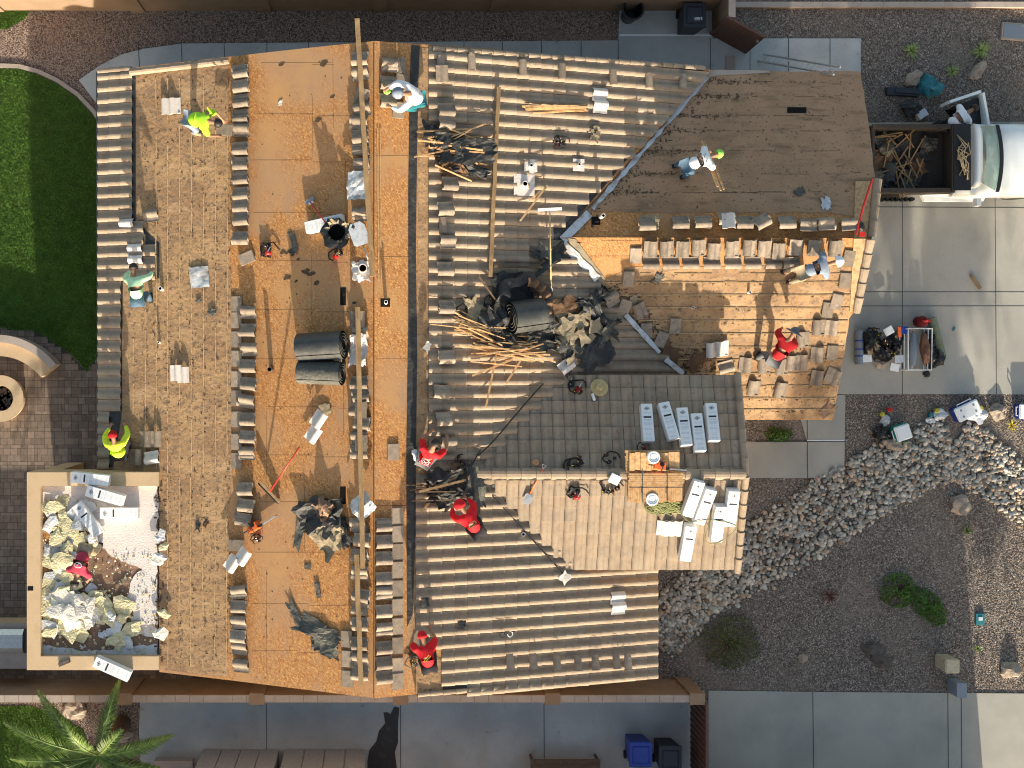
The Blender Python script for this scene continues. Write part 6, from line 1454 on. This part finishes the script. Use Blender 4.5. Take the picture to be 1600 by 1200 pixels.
# open door
hx = pos(1541, 204, .95); ex = pos(1531, 147, .95)
d = (ex - hx).normalized(); hx.z = ex.z = 0
tD = MB(); s_ = Vector((-d.y, d.x, 0)) * .035
vs = []
for e, p in ((0, hx), (1, ex)):
    for z, off in ((.45, .02), (.8, .0), (1.02, .0), (1.12, -.02)):
        q = p + Vector((0, 0, z)) + s_.normalized() * off * (1 if True else 1)
        vs += [tuple(q - s_), tuple(q + s_)]
fs = []
for k in range(3): fs += [(2 * k, 2 * k + 2, 10 + 2 * k, 8 + 2 * k), (2 * k + 1, 9 + 2 * k, 11 + 2 * k, 3 + 2 * k)]
fs += [(0, 1, 3, 2), (2, 3, 5, 4), (4, 5, 7, 6), (8, 10, 11, 9), (10, 12, 13, 11), (12, 14, 15, 13), (6, 7, 15, 14), (0, 8, 9, 1)]
tD.add(vs, fs); dr = tD.build('door', 'truckwhite', TR)
mb = MB(); c = (hx + ex) / 2; inn = s_.normalized() * .1
L_ = (ex - hx).length
mb.box((0, 0, 0), (L_ * .94, .14, .5)); k = MB(); k.add(mb.v, mb.f, Matrix.Translation(c + inn + Vector((0, 0, .78))) @ Matrix.Rotation(math.atan2(d.y, d.x), 4, 'Z')); k.build('door_lining', 'plasticblack', dr)
# rear side door opened wide, seen as a pale bar
p0, p1 = pos(1482, 160, 1.0), pos(1530, 144, 1.0)
mb = MB(); slab(mb, Vector((p0.x, p0.y, 0)), Vector((p1.x, p1.y, 0)), .5, 1.1, .08); dr2 = mb.build('door', 'truckwhite', TR)
mb = MB(); q0, q1 = pos(1486, 168, .9), pos(1530, 152, .9); mb.add([(q0.x, q0.y, .92), (q1.x, q1.y, .92), (hx.x - .05, hx.y + .1, .8), (pos(1515, 205, .8).x, hx.y + .05, .8)], [(0, 1, 2, 3), (3, 2, 1, 0)])
mb.add([(q0.x, q0.y, .5), (q1.x, q1.y, .5), (hx.x - .05, hx.y + .1, .5), (pos(1515, 205, .8).x, hx.y + .05, .5)], [(0, 1, 2, 3)]); mb.build('door_trim', 'plasticblack', TR)
# load in the bed
for k in range(22):
    x, y = random.uniform(1378, 1440), random.uniform(210, 290); a_ = R(random.choice((50, 60, -60, -50, 75, 20, 100)) + random.gauss(0, 12)); l = random.uniform(14, 30)
    stick((x - math.cos(a_) * l, y + math.sin(a_) * l * .8), (x + math.cos(a_) * l, y - math.sin(a_) * l * .8), 'G', .8, .9, .035, 'oldwood', label='one of the split battens thrown in the truck bed', group='battens in the truck bed')
for k, (x, y, s_, m) in enumerate([(1380, 225, .6, 'felt2'), (1385, 232, .5, 'felttan'), (1375, 250, .7, 'brownpaper'), (1400, 252, .5, 'felt'), (1385, 270, .6, 'felt2'), (1410, 230, .6, 'felt'), (1430, 260, .6, 'brownpaper'), (1395, 285, .6, 'felt'), (1372, 280, .5, 'felttan'), (1450, 225, .5, 'felt2'), (1420, 285, .6, 'felt2'), (1440, 245, .5, 'felt')]):
    crump(x, y, 'G', s_, s_ * .8, random.uniform(0, 180), .14, m, 'one of the torn felt scraps thrown in the truck bed', .72, 120 + k, group='felt scraps in the truck bed')
# -------- cobbles of the dry stream: real stones
cen = [(1020, 1005), (1050, 965), (1095, 925), (1140, 895), (1190, 868), (1240, 835), (1290, 800), (1345, 768), (1395, 738), (1440, 715), (1490, 700), (1535, 722), (1575, 755), (1630, 800)]
hwd = [38, 40, 42, 46, 50, 52, 52, 50, 50, 50, 48, 44, 40, 40]
LM = []
for s_ in range(6):
    b_ = MB().blob((0, 0, 0), (1, .8, .55), .28, 8, seed=s_ * 9.3); LM.append((b_.v, b_.f))
def stone_at(mb, x, y, r_, z=0, pl='G'):
    v, f = random.choice(LM); m_ = Matrix.Translation(pos(x, y, pl, z)) @ Matrix.Rotation(random.random() * 6.28, 4, 'Z') @ Matrix.Rotation(random.uniform(-.4, .4), 4, 'X') @ Matrix.Diagonal((r_, r_, r_, 1))
    g = random.uniform(.35, 1.2); c = random.choice(((1, 1, 1), (1, 1, .97), (1, .96, .88), (.88, .95, 1), (1, .8, .66), (.8, .88, .92)))
    mb.t = (g * c[0], g * c[1], g * c[2]); mb.add(v, f, m_)
mb = MB()
def bandpt():
    i = random.randrange(len(cen) - 1); t_ = random.random(); c = [cen[i][a] + (cen[i + 1][a] - cen[i][a]) * t_ for a in (0, 1)]; w = hwd[i] + (hwd[i + 1] - hwd[i]) * t_
    d = (cen[i + 1][0] - cen[i][0], cen[i + 1][1] - cen[i][1]); l = math.hypot(*d); s_ = random.uniform(-1, 1); s_ = s_ * (1 + random.gauss(0, .06))
    return c[0] - d[1] / l * w * s_, c[1] + d[0] / l * w * s_
M['cobble'] = mat('cobble', (.55, .5, .435), [(14, (.39, .355, .31), .5, .7), (50, (.5, .48, .45), .55, .75)], tone=True, rough=.8)
for k in range(4600):
    x, y = bandpt(); r_ = random.choice((.045, .055, .065, .075, .09)) * random.uniform(.8, 1.2)
    stone_at(mb, x, y, r_, random.uniform(.01, .07))
tag(mb.build('river_cobbles', 'cobble', smooth=True, base=(0, 0, 0), tonea=True), 'dry stream bed of mixed grey, white and rusty river cobbles crossing the front yard', 'gravel', None, 'stuff')
mb = MB()
for k in range(26000):      # the gravel itself stands proud of its sheet near the camera's side
    x, y = random.uniform(1030, 1612), random.uniform(618, 1078)
    if x < 1321 and y < 750: continue
    r_ = random.uniform(.012, .026); p = pos(x, y, 'G'); a_ = random.random() * 3; g = random.uniform(.35, 1.3); mb.t = (g, g * .97, g * .93)
    mb.add([p + Vector((r_ * math.cos(a_), r_ * math.sin(a_), 0)), p + Vector((r_ * math.cos(a_ + 2.1), r_ * math.sin(a_ + 2.1), 0)), p + Vector((r_ * math.cos(a_ + 4.2), r_ * math.sin(a_ + 4.2), 0)), p + Vector((0, 0, r_ * 1.1))], [(0, 1, 3), (1, 2, 3), (2, 0, 3)])
for k in range(11000):
    x, y = random.uniform(1150, 1612), random.uniform(12, 192)
    if x < 1345 and y > 58: continue
    r_ = random.uniform(.012, .026); p = pos(x, y, 'G'); a_ = random.random() * 3; g = random.uniform(.35, 1.3); mb.t = (g, g * .97, g * .93)
    mb.add([p + Vector((r_ * math.cos(a_), r_ * math.sin(a_), 0)), p + Vector((r_ * math.cos(a_ + 2.1), r_ * math.sin(a_ + 2.1), 0)), p + Vector((r_ * math.cos(a_ + 4.2), r_ * math.sin(a_ + 4.2), 0)), p + Vector((0, 0, r_ * 1.1))], [(0, 1, 3), (1, 2, 3), (2, 0, 3)])
tag(mb.build('gravel', mat('gravel_stones', (.27, .23, .195), tone=True), base=(0, 0, 0), tonea=True), 'loose crushed grey-brown gravel covering the front yard', 'gravel', None, 'stuff')
# -------- boulders
def boulder(x, y, rx, ry, deg, lab, m='stone', h=.6, seed=1):
    b_ = MB().blob((0, 0, 0), (rx, ry, rx * h), .3, 14, seed=seed); mb = MB(); mb.add(b_.v, b_.f, at(x, y, 'G', deg, rx * h * .5)); return tag(mb.build('boulder', m), lab, 'boulder', 'landscape boulders')
for i, a_ in enumerate([(1528, 112, .3, .17, 55, 'pale oblong boulder beside the upper yuccas'), (1428, 122, .28, .18, 35, 'pale boulder above the teal bundle'), (1394, 694, .3, .16, -25, 'tan flat boulder below the teal cooler'), (1560, 643, .26, .27, 0, 'pale round boulder between the white and blue coolers'),
     (1500, 790, .32, .3, -20, 'large grey-brown boulder in the bend of the cobbles'), (1255, 1028, .14, .13, 30, 'small pale boulder in the lower gravel'), (1580, 1048, .3, .24, 0, 'tan boulder near the right edge above the neighbouring driveway')]):
    boulder(*a_, m='stone' if i != 4 else 'stone', seed=i * 3.7 + 1)
boulder(1365, 1015, .3, .18, -10, 'low dark boulder with a pale face in the lower gravel', 'stoned', seed=31); boulder(1376, 1032, .34, .17, -35, 'second low dark boulder just below the first', 'stoned', seed=37)
boulder(118, 1108, .33, .3, 20, 'brown rock beside the block wall near the palm', 'stone', seed=41); boulder(190, 1150, .3, .22, 0, 'square tan rock under the palm fronds', 'stone', .4, seed=43); boulder(183, 1200, .4, .25, 0, 'rounded tan rock at the bottom edge by the palm', 'stone', seed=47)
# -------- plants
def blade_plant(x, y, n, L_, w, lab, m='yucca', name='yucca', cat='yucca', group=None, lift=(.1, 1.2), z=.0):
    t = empty(name, pos(x, y), lab, cat, group); mb = MB()
    for k in range(n):
        a_ = 6.283 * k / n + random.uniform(-.2, .2); el = random.uniform(*lift); l = L_ * random.uniform(.75, 1.1); d = Vector((math.cos(a_), math.sin(a_), 0)); s_ = Vector((-d.y, d.x, 0)) * w
        q1 = d * l * .5 * math.cos(el) + Vector((0, 0, l * .5 * math.sin(el) + .03)); q2 = d * l * math.cos(el * .8) + Vector((0, 0, l * .8 * math.sin(el)))
        mb.add([-s_ * .5 + Vector((0, 0, .02)), s_ * .5 + Vector((0, 0, .02)), q1 + s_, q1 - s_, q1 + Vector((0, 0, -.02)), q2], [(0, 1, 2, 3), (3, 2, 5), (0, 4, 1), (2, 4, 5), (4, 3, 5)])
    mb.build('leaves', m, t); mb = MB(); mb.blob((0, 0, .04), (L_ * .12, L_ * .12, .06), .2, 8); mb.build('crown_base', 'trunk', t)
blade_plant(1422, 80, 34, .32, .018, 'bright yucca rosette upper left of the three', group='yuccas in the upper gravel yard'); blade_plant(1531, 80, 34, .34, .018, 'pale yucca rosette upper right of the three', group='yuccas in the upper gravel yard'); blade_plant(1486, 112, 30, .26, .016, 'smallest yucca rosette, lowest of the three', group='yuccas in the upper gravel yard')
blade_plant(1295, 930, 14, .36, .02, 'dark red spiky plant in the lower gravel', 'aloe', 'aloe', 'aloe'); blade_plant(1510, 829, 18, .22, .014, 'small green tuft below the large boulder', 'leaf', 'grass_tuft', 'tuft'); blade_plant(1579, 665, 14, .24, .012, 'yellow spiky tuft below the round boulder', 'yellow', 'grass_tuft', 'tuft'); blade_plant(1527, 1013, 12, .16, .014, 'tiny bright green tuft near the utility box', 'leafb', 'grass_tuft', 'tuft')
def bush(x, y, rx, ry, h, n, deg, lab, m='leaf', name='shrub', leaf=.03, cat='shrub', flat=.0):
    t = empty(name, pos(x, y), lab, cat); t.rotation_euler = (0, 0, R(deg)); mb = MB(); st = MB()
    for k in range(n):
        a_ = random.random() * 6.283; q = random.random() ** .55; e = 1 + .35 * noise.noise(Vector((math.cos(a_) * 1.5, math.sin(a_) * 1.5, x)))
        px_, py_ = q * math.cos(a_) * rx * e, q * math.sin(a_) * ry * e; z = h * (1 - q * q * .8) * random.uniform(.3, 1)
        if noise.noise(Vector((px_ * 3, py_ * 3, x * .1))) < -.34: continue
        d = Vector((random.gauss(0, 1), random.gauss(0, 1), random.gauss(.6, .6))).normalized(); s_ = d.cross(Vector((random.gauss(0, 1), random.gauss(0, 1), .3))).normalized(); p = Vector((px_, py_, z)); l = leaf * random.uniform(.7, 1.5)
        mb.t = random.uniform(.5, 1.5); mb.add([p - s_ * l * .4, p + d * l, p + s_ * l * .4, p - d * l * .7], [(0, 1, 2, 3)])
    for k in range(26):
        a_ = random.random() * 6.283; st.tube([(0, 0, 0), (math.cos(a_) * rx * .4, math.sin(a_) * ry * .4, h * .5), (math.cos(a_) * rx * .8, math.sin(a_) * ry * .8, h * .6)], [.015, .01, .004], 4)
    mb.build('foliage', m, t, tonea=True); st.build('branches', 'trunk', t)
for k_ in ('leaf', 'leafd', 'leafb', 'palm'):
    nm = {'leaf': (.13, .17, .045), 'leafd': (.07, .1, .03), 'leafb': (.1, .23, .03), 'palm': (.13, .2, .04)}[k_]; M[k_] = mat(k_ + '_green', nm, [(4, tuple(q * .7 for q in nm), .45, .65)], rough=.55, tone=True)
bush(1140, 1002, .86, .8, .55, 3600, 0, 'round olive-green shrub at the lower end of the cobbles', 'leaf')
bush(1402, 922, .55, .5, .4, 2600, 0, 'bushy left half of the green shrub pair in the gravel', 'leafb'); bush(1450, 948, .75, .4, .35, 2900, -42, 'slanting right half of the green shrub pair in the gravel', 'leafb')
bush(1215, 678, .42, .22, .3, 1100, 0, 'small green shrub in the bed beside the entry walk', 'leafb')
# -------- palm of the neighbouring garden
PC = pos(150, 1186, 3.2); PC.z = 0
t = empty('palm_tree', PC, 'date palm with long arching fronds at the bottom left corner', 'palm tree', world=True)
mb = MB(); mb.tube([PC, PC + Vector((.05, 0, 1.0)), PC + Vector((0, .03, 2.2)), PC + Vector((0, 0, 2.9))], [.26, .2, .18, .22], 12); mb.build('trunk', 'trunk', t)
for x, y, zt in [(187, 1062, 3.2), (58, 1078, 3.1), (272, 1148, 2.6), (190, 1140, 4.2), (80, 1105, 3.4), (5, 1128, 2.8), (15, 1185, 2.4), (30, 1215, 2.5), (100, 1260, 2.7), (230, 1250, 2.6), (100, 1130, 4.0), (250, 1200, 2.3)]:
    e = pos(x, y, zt); c0 = PC + Vector((0, 0, 2.9)); mid = c0.lerp(e, .5) + Vector((0, 0, .75)); ps = [c0 * (1 - q) ** 2 + mid * 2 * q * (1 - q) + e * q * q for q in [i / 14 for i in range(15)]]
    fr = MB(); fr.t = 1.2; fr.tube(ps, [.03 * (1 - i / 17) for i in range(15)], 5); gl_ = random.uniform(.75, 1.25)
    for i in range(1, 15):
        p = ps[i]; d = (ps[i] - ps[i - 1]).normalized(); s_ = d.cross(Vector((0, 0, 1))).normalized()
        for sub in range(4):
            pp = ps[i - 1].lerp(p, sub / 4); ll = .31 * math.sin(math.pi * min(.97, (i + sub / 4) / 15 * .88 + .1)) + .04
            for sd in (-1, 1):
                dd = (s_ * sd * .8 + d * .75 + Vector((0, 0, random.uniform(-.1, .35)))).normalized(); ww = d * .019; fr.t = gl_ * random.uniform(.7, 1.3)
                tip = pp + dd * ll * random.uniform(.85, 1.1) + Vector((0, 0, -.06)); fr.add([pp - ww, pp + ww, pp.lerp(tip, .5) + ww * 1.2 + Vector((0, 0, .02)), tip, pp.lerp(tip, .5) - ww * 1.2 + Vector((0, 0, .02))], [(0, 1, 2, 3, 4)])
    fr.build('frond', 'palm', t, tonea=True)
# -------- trees behind the neighbouring house (their shadows reach the yards)
def tree(x, y, h, r_, z0, n, lab, lf=.16):
    t = empty('shade_tree', (x, y, 0), lab, 'tree', world=True); mb = MB(); mb.tube([(x, y, 0), (x + .1, y, z0 * .6), (x, y, z0 + .5)], [.28, .2, .14], 8); B = []
    for k in range(9):
        a_ = k * .7; mb.tube([(x, y, z0 * .8), (x + math.cos(a_) * r_ * .4, y + math.sin(a_) * r_ * .4, z0 + (h - z0) * .35), (x + math.cos(a_) * r_ * .8, y + math.sin(a_) * r_ * .8, z0 + (h - z0) * .6)], [.12, .07, .03], 5)
    mb.build('trunk', 'trunk', t); mb = MB(); cs = [Vector((x + random.gauss(0, r_ * .45), y + random.gauss(0, r_ * .3), random.uniform(z0, h))) for k in range(26)]
    for k in range(n):
        c = random.choice(cs); p = c + Vector((random.gauss(0, .42), random.gauss(0, .42), random.gauss(0, .35))) * (r_ / 2.4)
        d = Vector((random.gauss(0, 1), random.gauss(0, 1), random.gauss(0, 1))).normalized(); s_ = d.orthogonal().normalized() * lf * .5; mb.t = random.uniform(.6, 1.4)
        mb.add([p - s_, p + d * lf, p + s_, p - d * lf], [(0, 1, 2, 3)])
    mb.build('crown', 'leafd', t, tonea=True)
tree(14.9, -25.5, 10.5, 2.0, 5.4, 5200, 'leafy tree behind the neighbouring house, left of a pair'); tree(18.2, -25, 11.0, 2.0, 5.6, 5200, 'leafy tree behind the neighbouring house, right of a pair'); tree(-11.6, -25, 8.8, 1.5, 3.6, 3600, 'small leafy tree southwest of the house')
# -------- bins
def bin_(x, y, deg, lab, m='plasticdark', tag_=False, z=1.0, name='wheelie_bin'):
    q = pos(x, y, z); t = empty(name, (q.x, q.y, 0), lab, 'wheelie bin'); t.rotation_euler = (0, 0, R(deg))
    mb = MB(); mb.box((0, 0, .5), (.5, .55, .92), taper=1.2); b_ = mb.build('body', m, t)
    mb = MB(); mb.box((0, .01, 1.0), (.66, .72, .05)); mb.box((0, .02, 1.04), (.5, .52, .05), taper=.85); l = mb.build('lid', m, t)
    bm = bmesh.new(); bm.from_mesh(l.data); bmesh.ops.bevel(bm, geom=bm.edges[:], offset=.015, segments=2, affect='EDGES'); bm.to_mesh(l.data); bm.free()
    if tag_:
        mb = MB()
        for k in range(5): mb.box((.0 + k * .035, -.08, 1.068), (.025, .05, .006))
        mb.box((.06, -.13, 1.068), (.16, .018, .006)); mb.box((.19, -.09, 1.068), (.03, .09, .006)); mb.build('lid_print', 'bag', l)
    mb = MB(); mb.tube([(-.27, .38, .95), (.27, .38, .95)], .02, 6); mb.build('handle', 'plasticblack', t)
    for s_ in (-1, 1): mb = MB(); mb.lathe([(0, -.03), (.12, -.03), (.12, .03), (0, .03)], 14, Matrix.Translation((s_ * .27, .3, .12)) @ Matrix.Rotation(R(90), 4, 'Y')); mb.build('wheel', 'rubber', t)
bin_(1085, 25, 0, 'dark wheelie bin with pale lid print beside the open gate', tag_=True); bin_(1001, 1178, 180, 'blue wheelie bin against the lower gate', 'plasticblue'); bin_(1047, 1184, 180, 'dark wheelie bin right of the blue one', 'plasticdark')
q = pos(989, 15, .75); t = empty('round_bin', (q.x, q.y, 0), 'round open black trash can in the upper side yard', 'trash can')
mb = MB(); mb.lathe([(.21, 0), (.29, .75), (.32, .76), (.32, .8), (.27, .8), (.2, .06), (0, .06)], 26); mb.build('body', 'plasticblack', t, smooth=False)
mb = MB(); mb.tube(ring3(0, 0, .79, .31, 0, 360, 26), .018, 6); mb.build('rim', 'plasticdark', t)
# -------- utility boxes
q = pos(1488, 1041, .7); t = empty('utility_pedestal', (q.x, q.y, 0), 'beige ribbed utility pedestal beside the neighbouring driveway', 'utility box')
mb = MB(); mb.box((0, 0, .34), (.36, .36, .66)); 
for k in range(7): mb.box((-.19, 0, .08 + k * .09), (.02, .34, .05)); mb.box((0, .19, .08 + k * .09), (.34, .02, .05))
mb.build('body', 'beige', t); mb = MB(); mb.box((0, 0, .7), (.42, .42, .07)); b_ = mb.build('lid', 'beige', t)
bm = bmesh.new(); bm.from_mesh(b_.data); bmesh.ops.bevel(bm, geom=bm.edges[:], offset=.03, segments=3, affect='EDGES'); bm.to_mesh(b_.data); bm.free()
q = pos(1503, 1079, .62); t = empty('meter_box', (q.x, q.y, 0), 'blue-grey metal meter box at the edge of the neighbouring driveway', 'utility box')
mb = MB(); mb.box((0, 0, .3), (.27, .4, .6)); mb.build('body', 'metalgrey', t); mb = MB(); mb.box((0, 0, .61), (.29, .42, .03)); mb.build('lid', 'metalgrey', t)
small('valve_cover', 'small teal valve box lid in the lit gravel', 'valve box', [('lid', 'tealcloth', lambda b: b.box((0, 0, .04), (.28, .36, .06), taper=.9)), ('latch', 'bag', lambda b: b.box((.0, .02, .08), (.12, .1, .02)))], at(1530, 967, 'G', 0, 0))
small('utility_vault', 'square pale concrete vault lid at the upper right', 'vault lid', [('frame', 'cap', lambda b: b.box((0, 0, .04), (.7, .5, .08))), ('lid', 'metalgrey', lambda b: b.box((0, 0, .085), (.6, .4, .02)))], at(1582, 50, 'G', -5, 0))
# -------- coolers, bags
def cooler(x, y, deg, lab, body, lid, L_=.6, W=.38, h=.38, n=0, logo=False):
    t = empty('cooler', (0, 0, 0), lab, 'cooler', 'drinks coolers on the gravel'); t.matrix_basis = at(x, y, 'G', deg, 0)
    for nm, m, c, d, tp in (('body', body, h * .42, h * .84, 1.08), ('lid', lid, h * .92, h * .18, .94)):
        mb = MB(); mb.box((0, 0, c), (W * (1 if nm == 'body' else 1.12), L_ * (1 if nm == 'body' else 1.06), d), taper=tp); o = mb.build(nm, m, t)
        bm = bmesh.new(); bm.from_mesh(o.data); bmesh.ops.bevel(bm, geom=bm.edges[:], offset=.025, segments=3, affect='EDGES'); bm.to_mesh(o.data); bm.free()
    if n:
        mb = MB()
        for sx in (-.1, .1):
            for sy in (-.2, .2): mb.lathe([(.0, 0), (.03, 0), (.032, .008), (0, .009)], 12, Matrix.Translation((sx, sy, h * 1.01)))
        mb.build('cup_holder', 'metalgrey', o)
    if logo: mb = MB(); mb.tube([(W * .57, .06, h * .3), (W * .58, 0, h * .3), (W * .58, 0, h * .6), (W * .57, .06, h * .6)], .012, 5); mb.build('side_mark', 'plasticwhite', t)
    mb = MB(); mb.tube([(-W * .5, L_ * .3, h * .7), (-W * .72, L_ * .3, h * .9), (-W * .72, -L_ * .3, h * .9), (-W * .5, -L_ * .3, h * .7)], .015, 5); mb.build('handle', 'plasticwhite', t)
cooler(1403, 675, 18, 'teal cooler with a white lid on the gravel', 'teal', 'plasticwhite', .44, .42, .38)
cooler(1503, 641, -65, 'long dark cooler with a pale blue-white lid and cup holders', 'plasticblue', 'plasticwhite', .72, .4, .4, 1)
cooler(1597, 642, 0, 'blue and white cooler cut by the right edge', 'plasticblue', 'plasticwhite', .42, .5, .38, 0, True)
def bag_(x, y, r_, lab, m, pl='G', z=0, seed=1, cat='bag', name='bag', rough=.35):
    b_ = MB().blob((0, 0, 0), r_, rough, 16, seed=seed); mb = MB()
    for v in b_.v: pass
    vv = [tuple(Vector(v) * (1 + .25 * noise.noise(Vector(v) * 9))) for v in b_.v]
    mb.add(vv, b_.f, at(x, y, pl, 0, z + r_[2] * .6)); return tag(mb.build(name, m, smooth=False), lab, cat)
bag_(1528, 650, (.3, .22, .1), 'crumpled white and blue plastic bag right of the long cooler', 'bag', seed=2); bag_(1469, 648, (.2, .16, .1), 'crumpled white bag left of the long cooler', 'bag', seed=3); bag_(1455, 657, (.16, .1, .06), 'thin torn white bag below the yellow cup', 'bag', seed=4)
bag_(1384, 658, (.13, .15, .1), 'small white and blue wrapped pack above the teal cooler', 'bag', seed=5, cat='pack', name='drink_pack'); bag_(1376, 676, (.22, .2, .16), 'black cap-topped bag left of the teal cooler', 'plasticblack', seed=6)
for x, y, m, w_ in [(1375, 647, 'yellowg', 'olive yellow cup lid above the black bag'), (1387, 640, 'plasticred', 'pink-red cup lid, topmost beside the bags'), (1460, 641, 'yellowg', 'olive yellow cup lid left of the long cooler'), (1528, 637, 'yellowg', 'olive yellow cup lid just above the long cooler'), (1451, 648, 'tealcloth', 'small teal cup beside the torn bag')]:
    small('cup', w_, 'cup', [('cup_body', m, lambda b: b.lathe([(.05, 0), (.07, .16), (0, .16)], 14)), ('lid', m, lambda b: b.lathe([(.075, .16), (.075, .18), (.05, .2), (0, .2)], 14))], at(x, y, 'G'))
# upper yard: packs by the truck
bag_(1454, 136, (.34, .3, .2), 'crumpled teal tarp bundle beside the truck', 'tealcloth', seed=11, cat='tarp', name='tarp'); bag_(1424, 170, (.3, .24, .16), 'black bag left of the truck bed', 'plasticblack', seed=12); 
mb = MB(); mb.box((0, 0, .08), (.95, .22, .16)); mb.box((.1, .0, .18), (.7, .1, .05)); tag(mb.build('toolbox', 'plasticdark', base=(0, 0, 0)), 'long dark toolbox lying left of the teal tarp', 'toolbox').matrix_basis = at(1408, 145, 'G', -3)
mb = MB(); mb.box((0, 0, .1), (.32, .24, .2), taper=.92); tag(mb.build('tote_box', 'bag', base=(0, 0, 0)), 'pale grey-green box beside the black bag', 'box').matrix_basis = at(1437, 180, 'G', 32)
# -------- heap of tools on the driveway
t = None
def rl(x, y, deg, L_, r_, lab, m, h=0): 
    e = empty('rolled_mat', (0, 0, 0), lab, 'rolled mat', 'rolled mats on the driveway'); e.matrix_basis = at(x, y, 'G', deg, .04 + h)
    mb = MB(); mb.lathe([(0, -L_ / 2), (r_, -L_ / 2), (r_, L_ / 2), (0, L_ / 2)], 20, Matrix.Translation((0, 0, r_)) @ Matrix.Rotation(R(90), 4, 'X')); mb.build('roll', m, e, smooth=False)
    mb = MB()
    for q in (-.2, .05, .25): mb.lathe([(r_ * 1.02, q * L_ - .02), (r_ * 1.02, q * L_ + .02)], 20, Matrix.Translation((0, 0, r_)) @ Matrix.Rotation(R(90), 4, 'X'))
    mb.build('strap', 'plasticblue' if 'blue' in lab else 'cordg', e)
rl(1340, 543, 0, 1.0, .12, 'blue-grey rolled mat at the left end of the tool heap', 'metalgrey'); rl(1461, 526, 15, 1.15, .12, 'olive green roll slanting at the right of the tool heap', 'oliveroll')
random.seed(9)
for k, (x, y, r_, m, w_) in enumerate([(1360, 535, (.3, .38, .26), 'plasticblack', 'large black bag beside the blue-grey mat'), (1378, 548, (.34, .3, .24), 'plasticblack', 'flat black bag in the middle of the tool heap'), (1398, 530, (.26, .26, .22), 'plasticblack', 'black bag under the white label'), (1462, 560, (.28, .3, .24), 'plasticblack', 'shiny black trash bag at the right of the crate'), (1451, 532, (.14, .22, .24), 'darkcloth', 'dark bag behind the crate corner'), (1448, 585, (.1, .1, .1), 'plasticblack', 'small black lump below the trash bag'), (1376, 566, (.2, .16, .14), 'stone', 'brown paper bag at the lower left of the heap')]):
    bag_(x, y, r_, w_, m, seed=20 + k, z=.0, rough=.28)
small('fuel_can', 'dark red fuel can at the top of the tool heap', 'fuel can', [('can', 'darkred', lambda b: b.lathe([(0, 0), (.13, 0), (.14, .3), (.08, .34), (0, .34)], 18)), ('spout', 'plasticred', lambda b: b.tube([(0, 0, .34), (.08, .03, .4), (.14, .0, .42)], .03, 8)), ('grip', 'plasticred', lambda b: b.box((.02, 0, .36), (.14, .06, .05)))], at(1434, 503, 'G', 0, .03) @ Matrix.Scale(1.15, 4))
t = empty('wire_crate', (0, 0, 0), 'white wire crate full of bags on the driveway', 'crate'); t.matrix_basis = at(1424, 546, 'G', 0, .04)
mb = MB()
for z in (.05, .3, .55): mb.tube([(-.34, -.6, z), (.34, -.6, z), (.36, .6, z), (-.34, .6, z), (-.34, -.6, z)], .018, 6)
for sx, sy in ((-.34, -.6), (.34, -.6), (.36, .6), (-.34, .6)): mb.tube([(sx, sy, 0), (sx, sy, .56)], .018, 6)
mb.build('frame', 'plasticwhite', t)
mb = MB()
for k in range(9): mb.tube([(-.34 + k * .085, -.6, .02), (-.34 + k * .085, -.6, .55)], .007, 4); mb.tube([(-.34 + k * .085, .6, .02), (-.34 + k * .085, .6, .55)], .007, 4)
mb.build('wires', 'plasticwhite', t)
b_ = MB().blob((0, 0, .5), (.12, .48, .2), .15, 16, seed=3); mb = MB(); mb.add(b_.v, b_.f, at(1433, 546, 'G', 3, .0)); tag(mb.build('ribbed_sack', 'brownsack', smooth=False), 'long brown ribbed sack standing in the white wire crate', 'sack')
b_ = MB().blob((0, 0, .42), (.14, .55, .12), .12, 14, seed=5); mb = MB(); mb.add(b_.v, b_.f, at(1417, 548, 'G', -4, .0)); tag(mb.build('clear_sheeting', 'metalgrey', smooth=True), 'grey folded plastic sheeting left of the ribbed sack', 'sheeting')
for k, (x, y, d, m, w_, z) in enumerate([(1388, 517, 30, 'bag', 'tilted pale label card on top of the tool heap', .42), (1354, 560, 5, 'plasticwhite', 'white paper by the blue-grey mat', .2), (1397, 574, -12, 'plasticwhite', 'white printed box at the bottom of the heap', .3), (1404, 561, 5, 'bag', 'white and blue packet left of the sheeting', .38), (1411, 516, 0, 'plasticblue', 'blue and white packet at the crate top', .4)]):
    mb = MB(); mb.box((0, 0, .03), (.26, .22, .06)); q = mb.build('packet', m, base=(0, 0, 0)); q.matrix_basis = at(x, y, 'G', d, z); tag(q, w_, 'packet')
small('orange_tool', 'orange handled tool beside the pale label card', 'hand tool', [('body', 'orange', lambda b: b.box((0, 0, .04), (.09, .3, .08))), ('tip', 'steel', lambda b: b.box((0, -.18, .04), (.03, .1, .03)))], at(1404, 519, 'G', 4, .42))
pouch(at(1390, 545, 'G', 0, .3), 'black tool belt strewn over the middle of the tool heap', seed=30, sc=.9, n=9); pouch(at(1367, 525, 'G', 60, .35), 'dark harness on the left bag of the tool heap', seed=31, sc=.7, n=6)
mb = MB(); mb.box((0, 0, .01), (.12, .05, .015)); tag(mb.build('scrap_leaf', 'tealcloth', base=(0, 0, 0)), 'tiny dark green scrap on the driveway', 'scrap').matrix_basis = at(1490, 514, 'G', 60, .04)
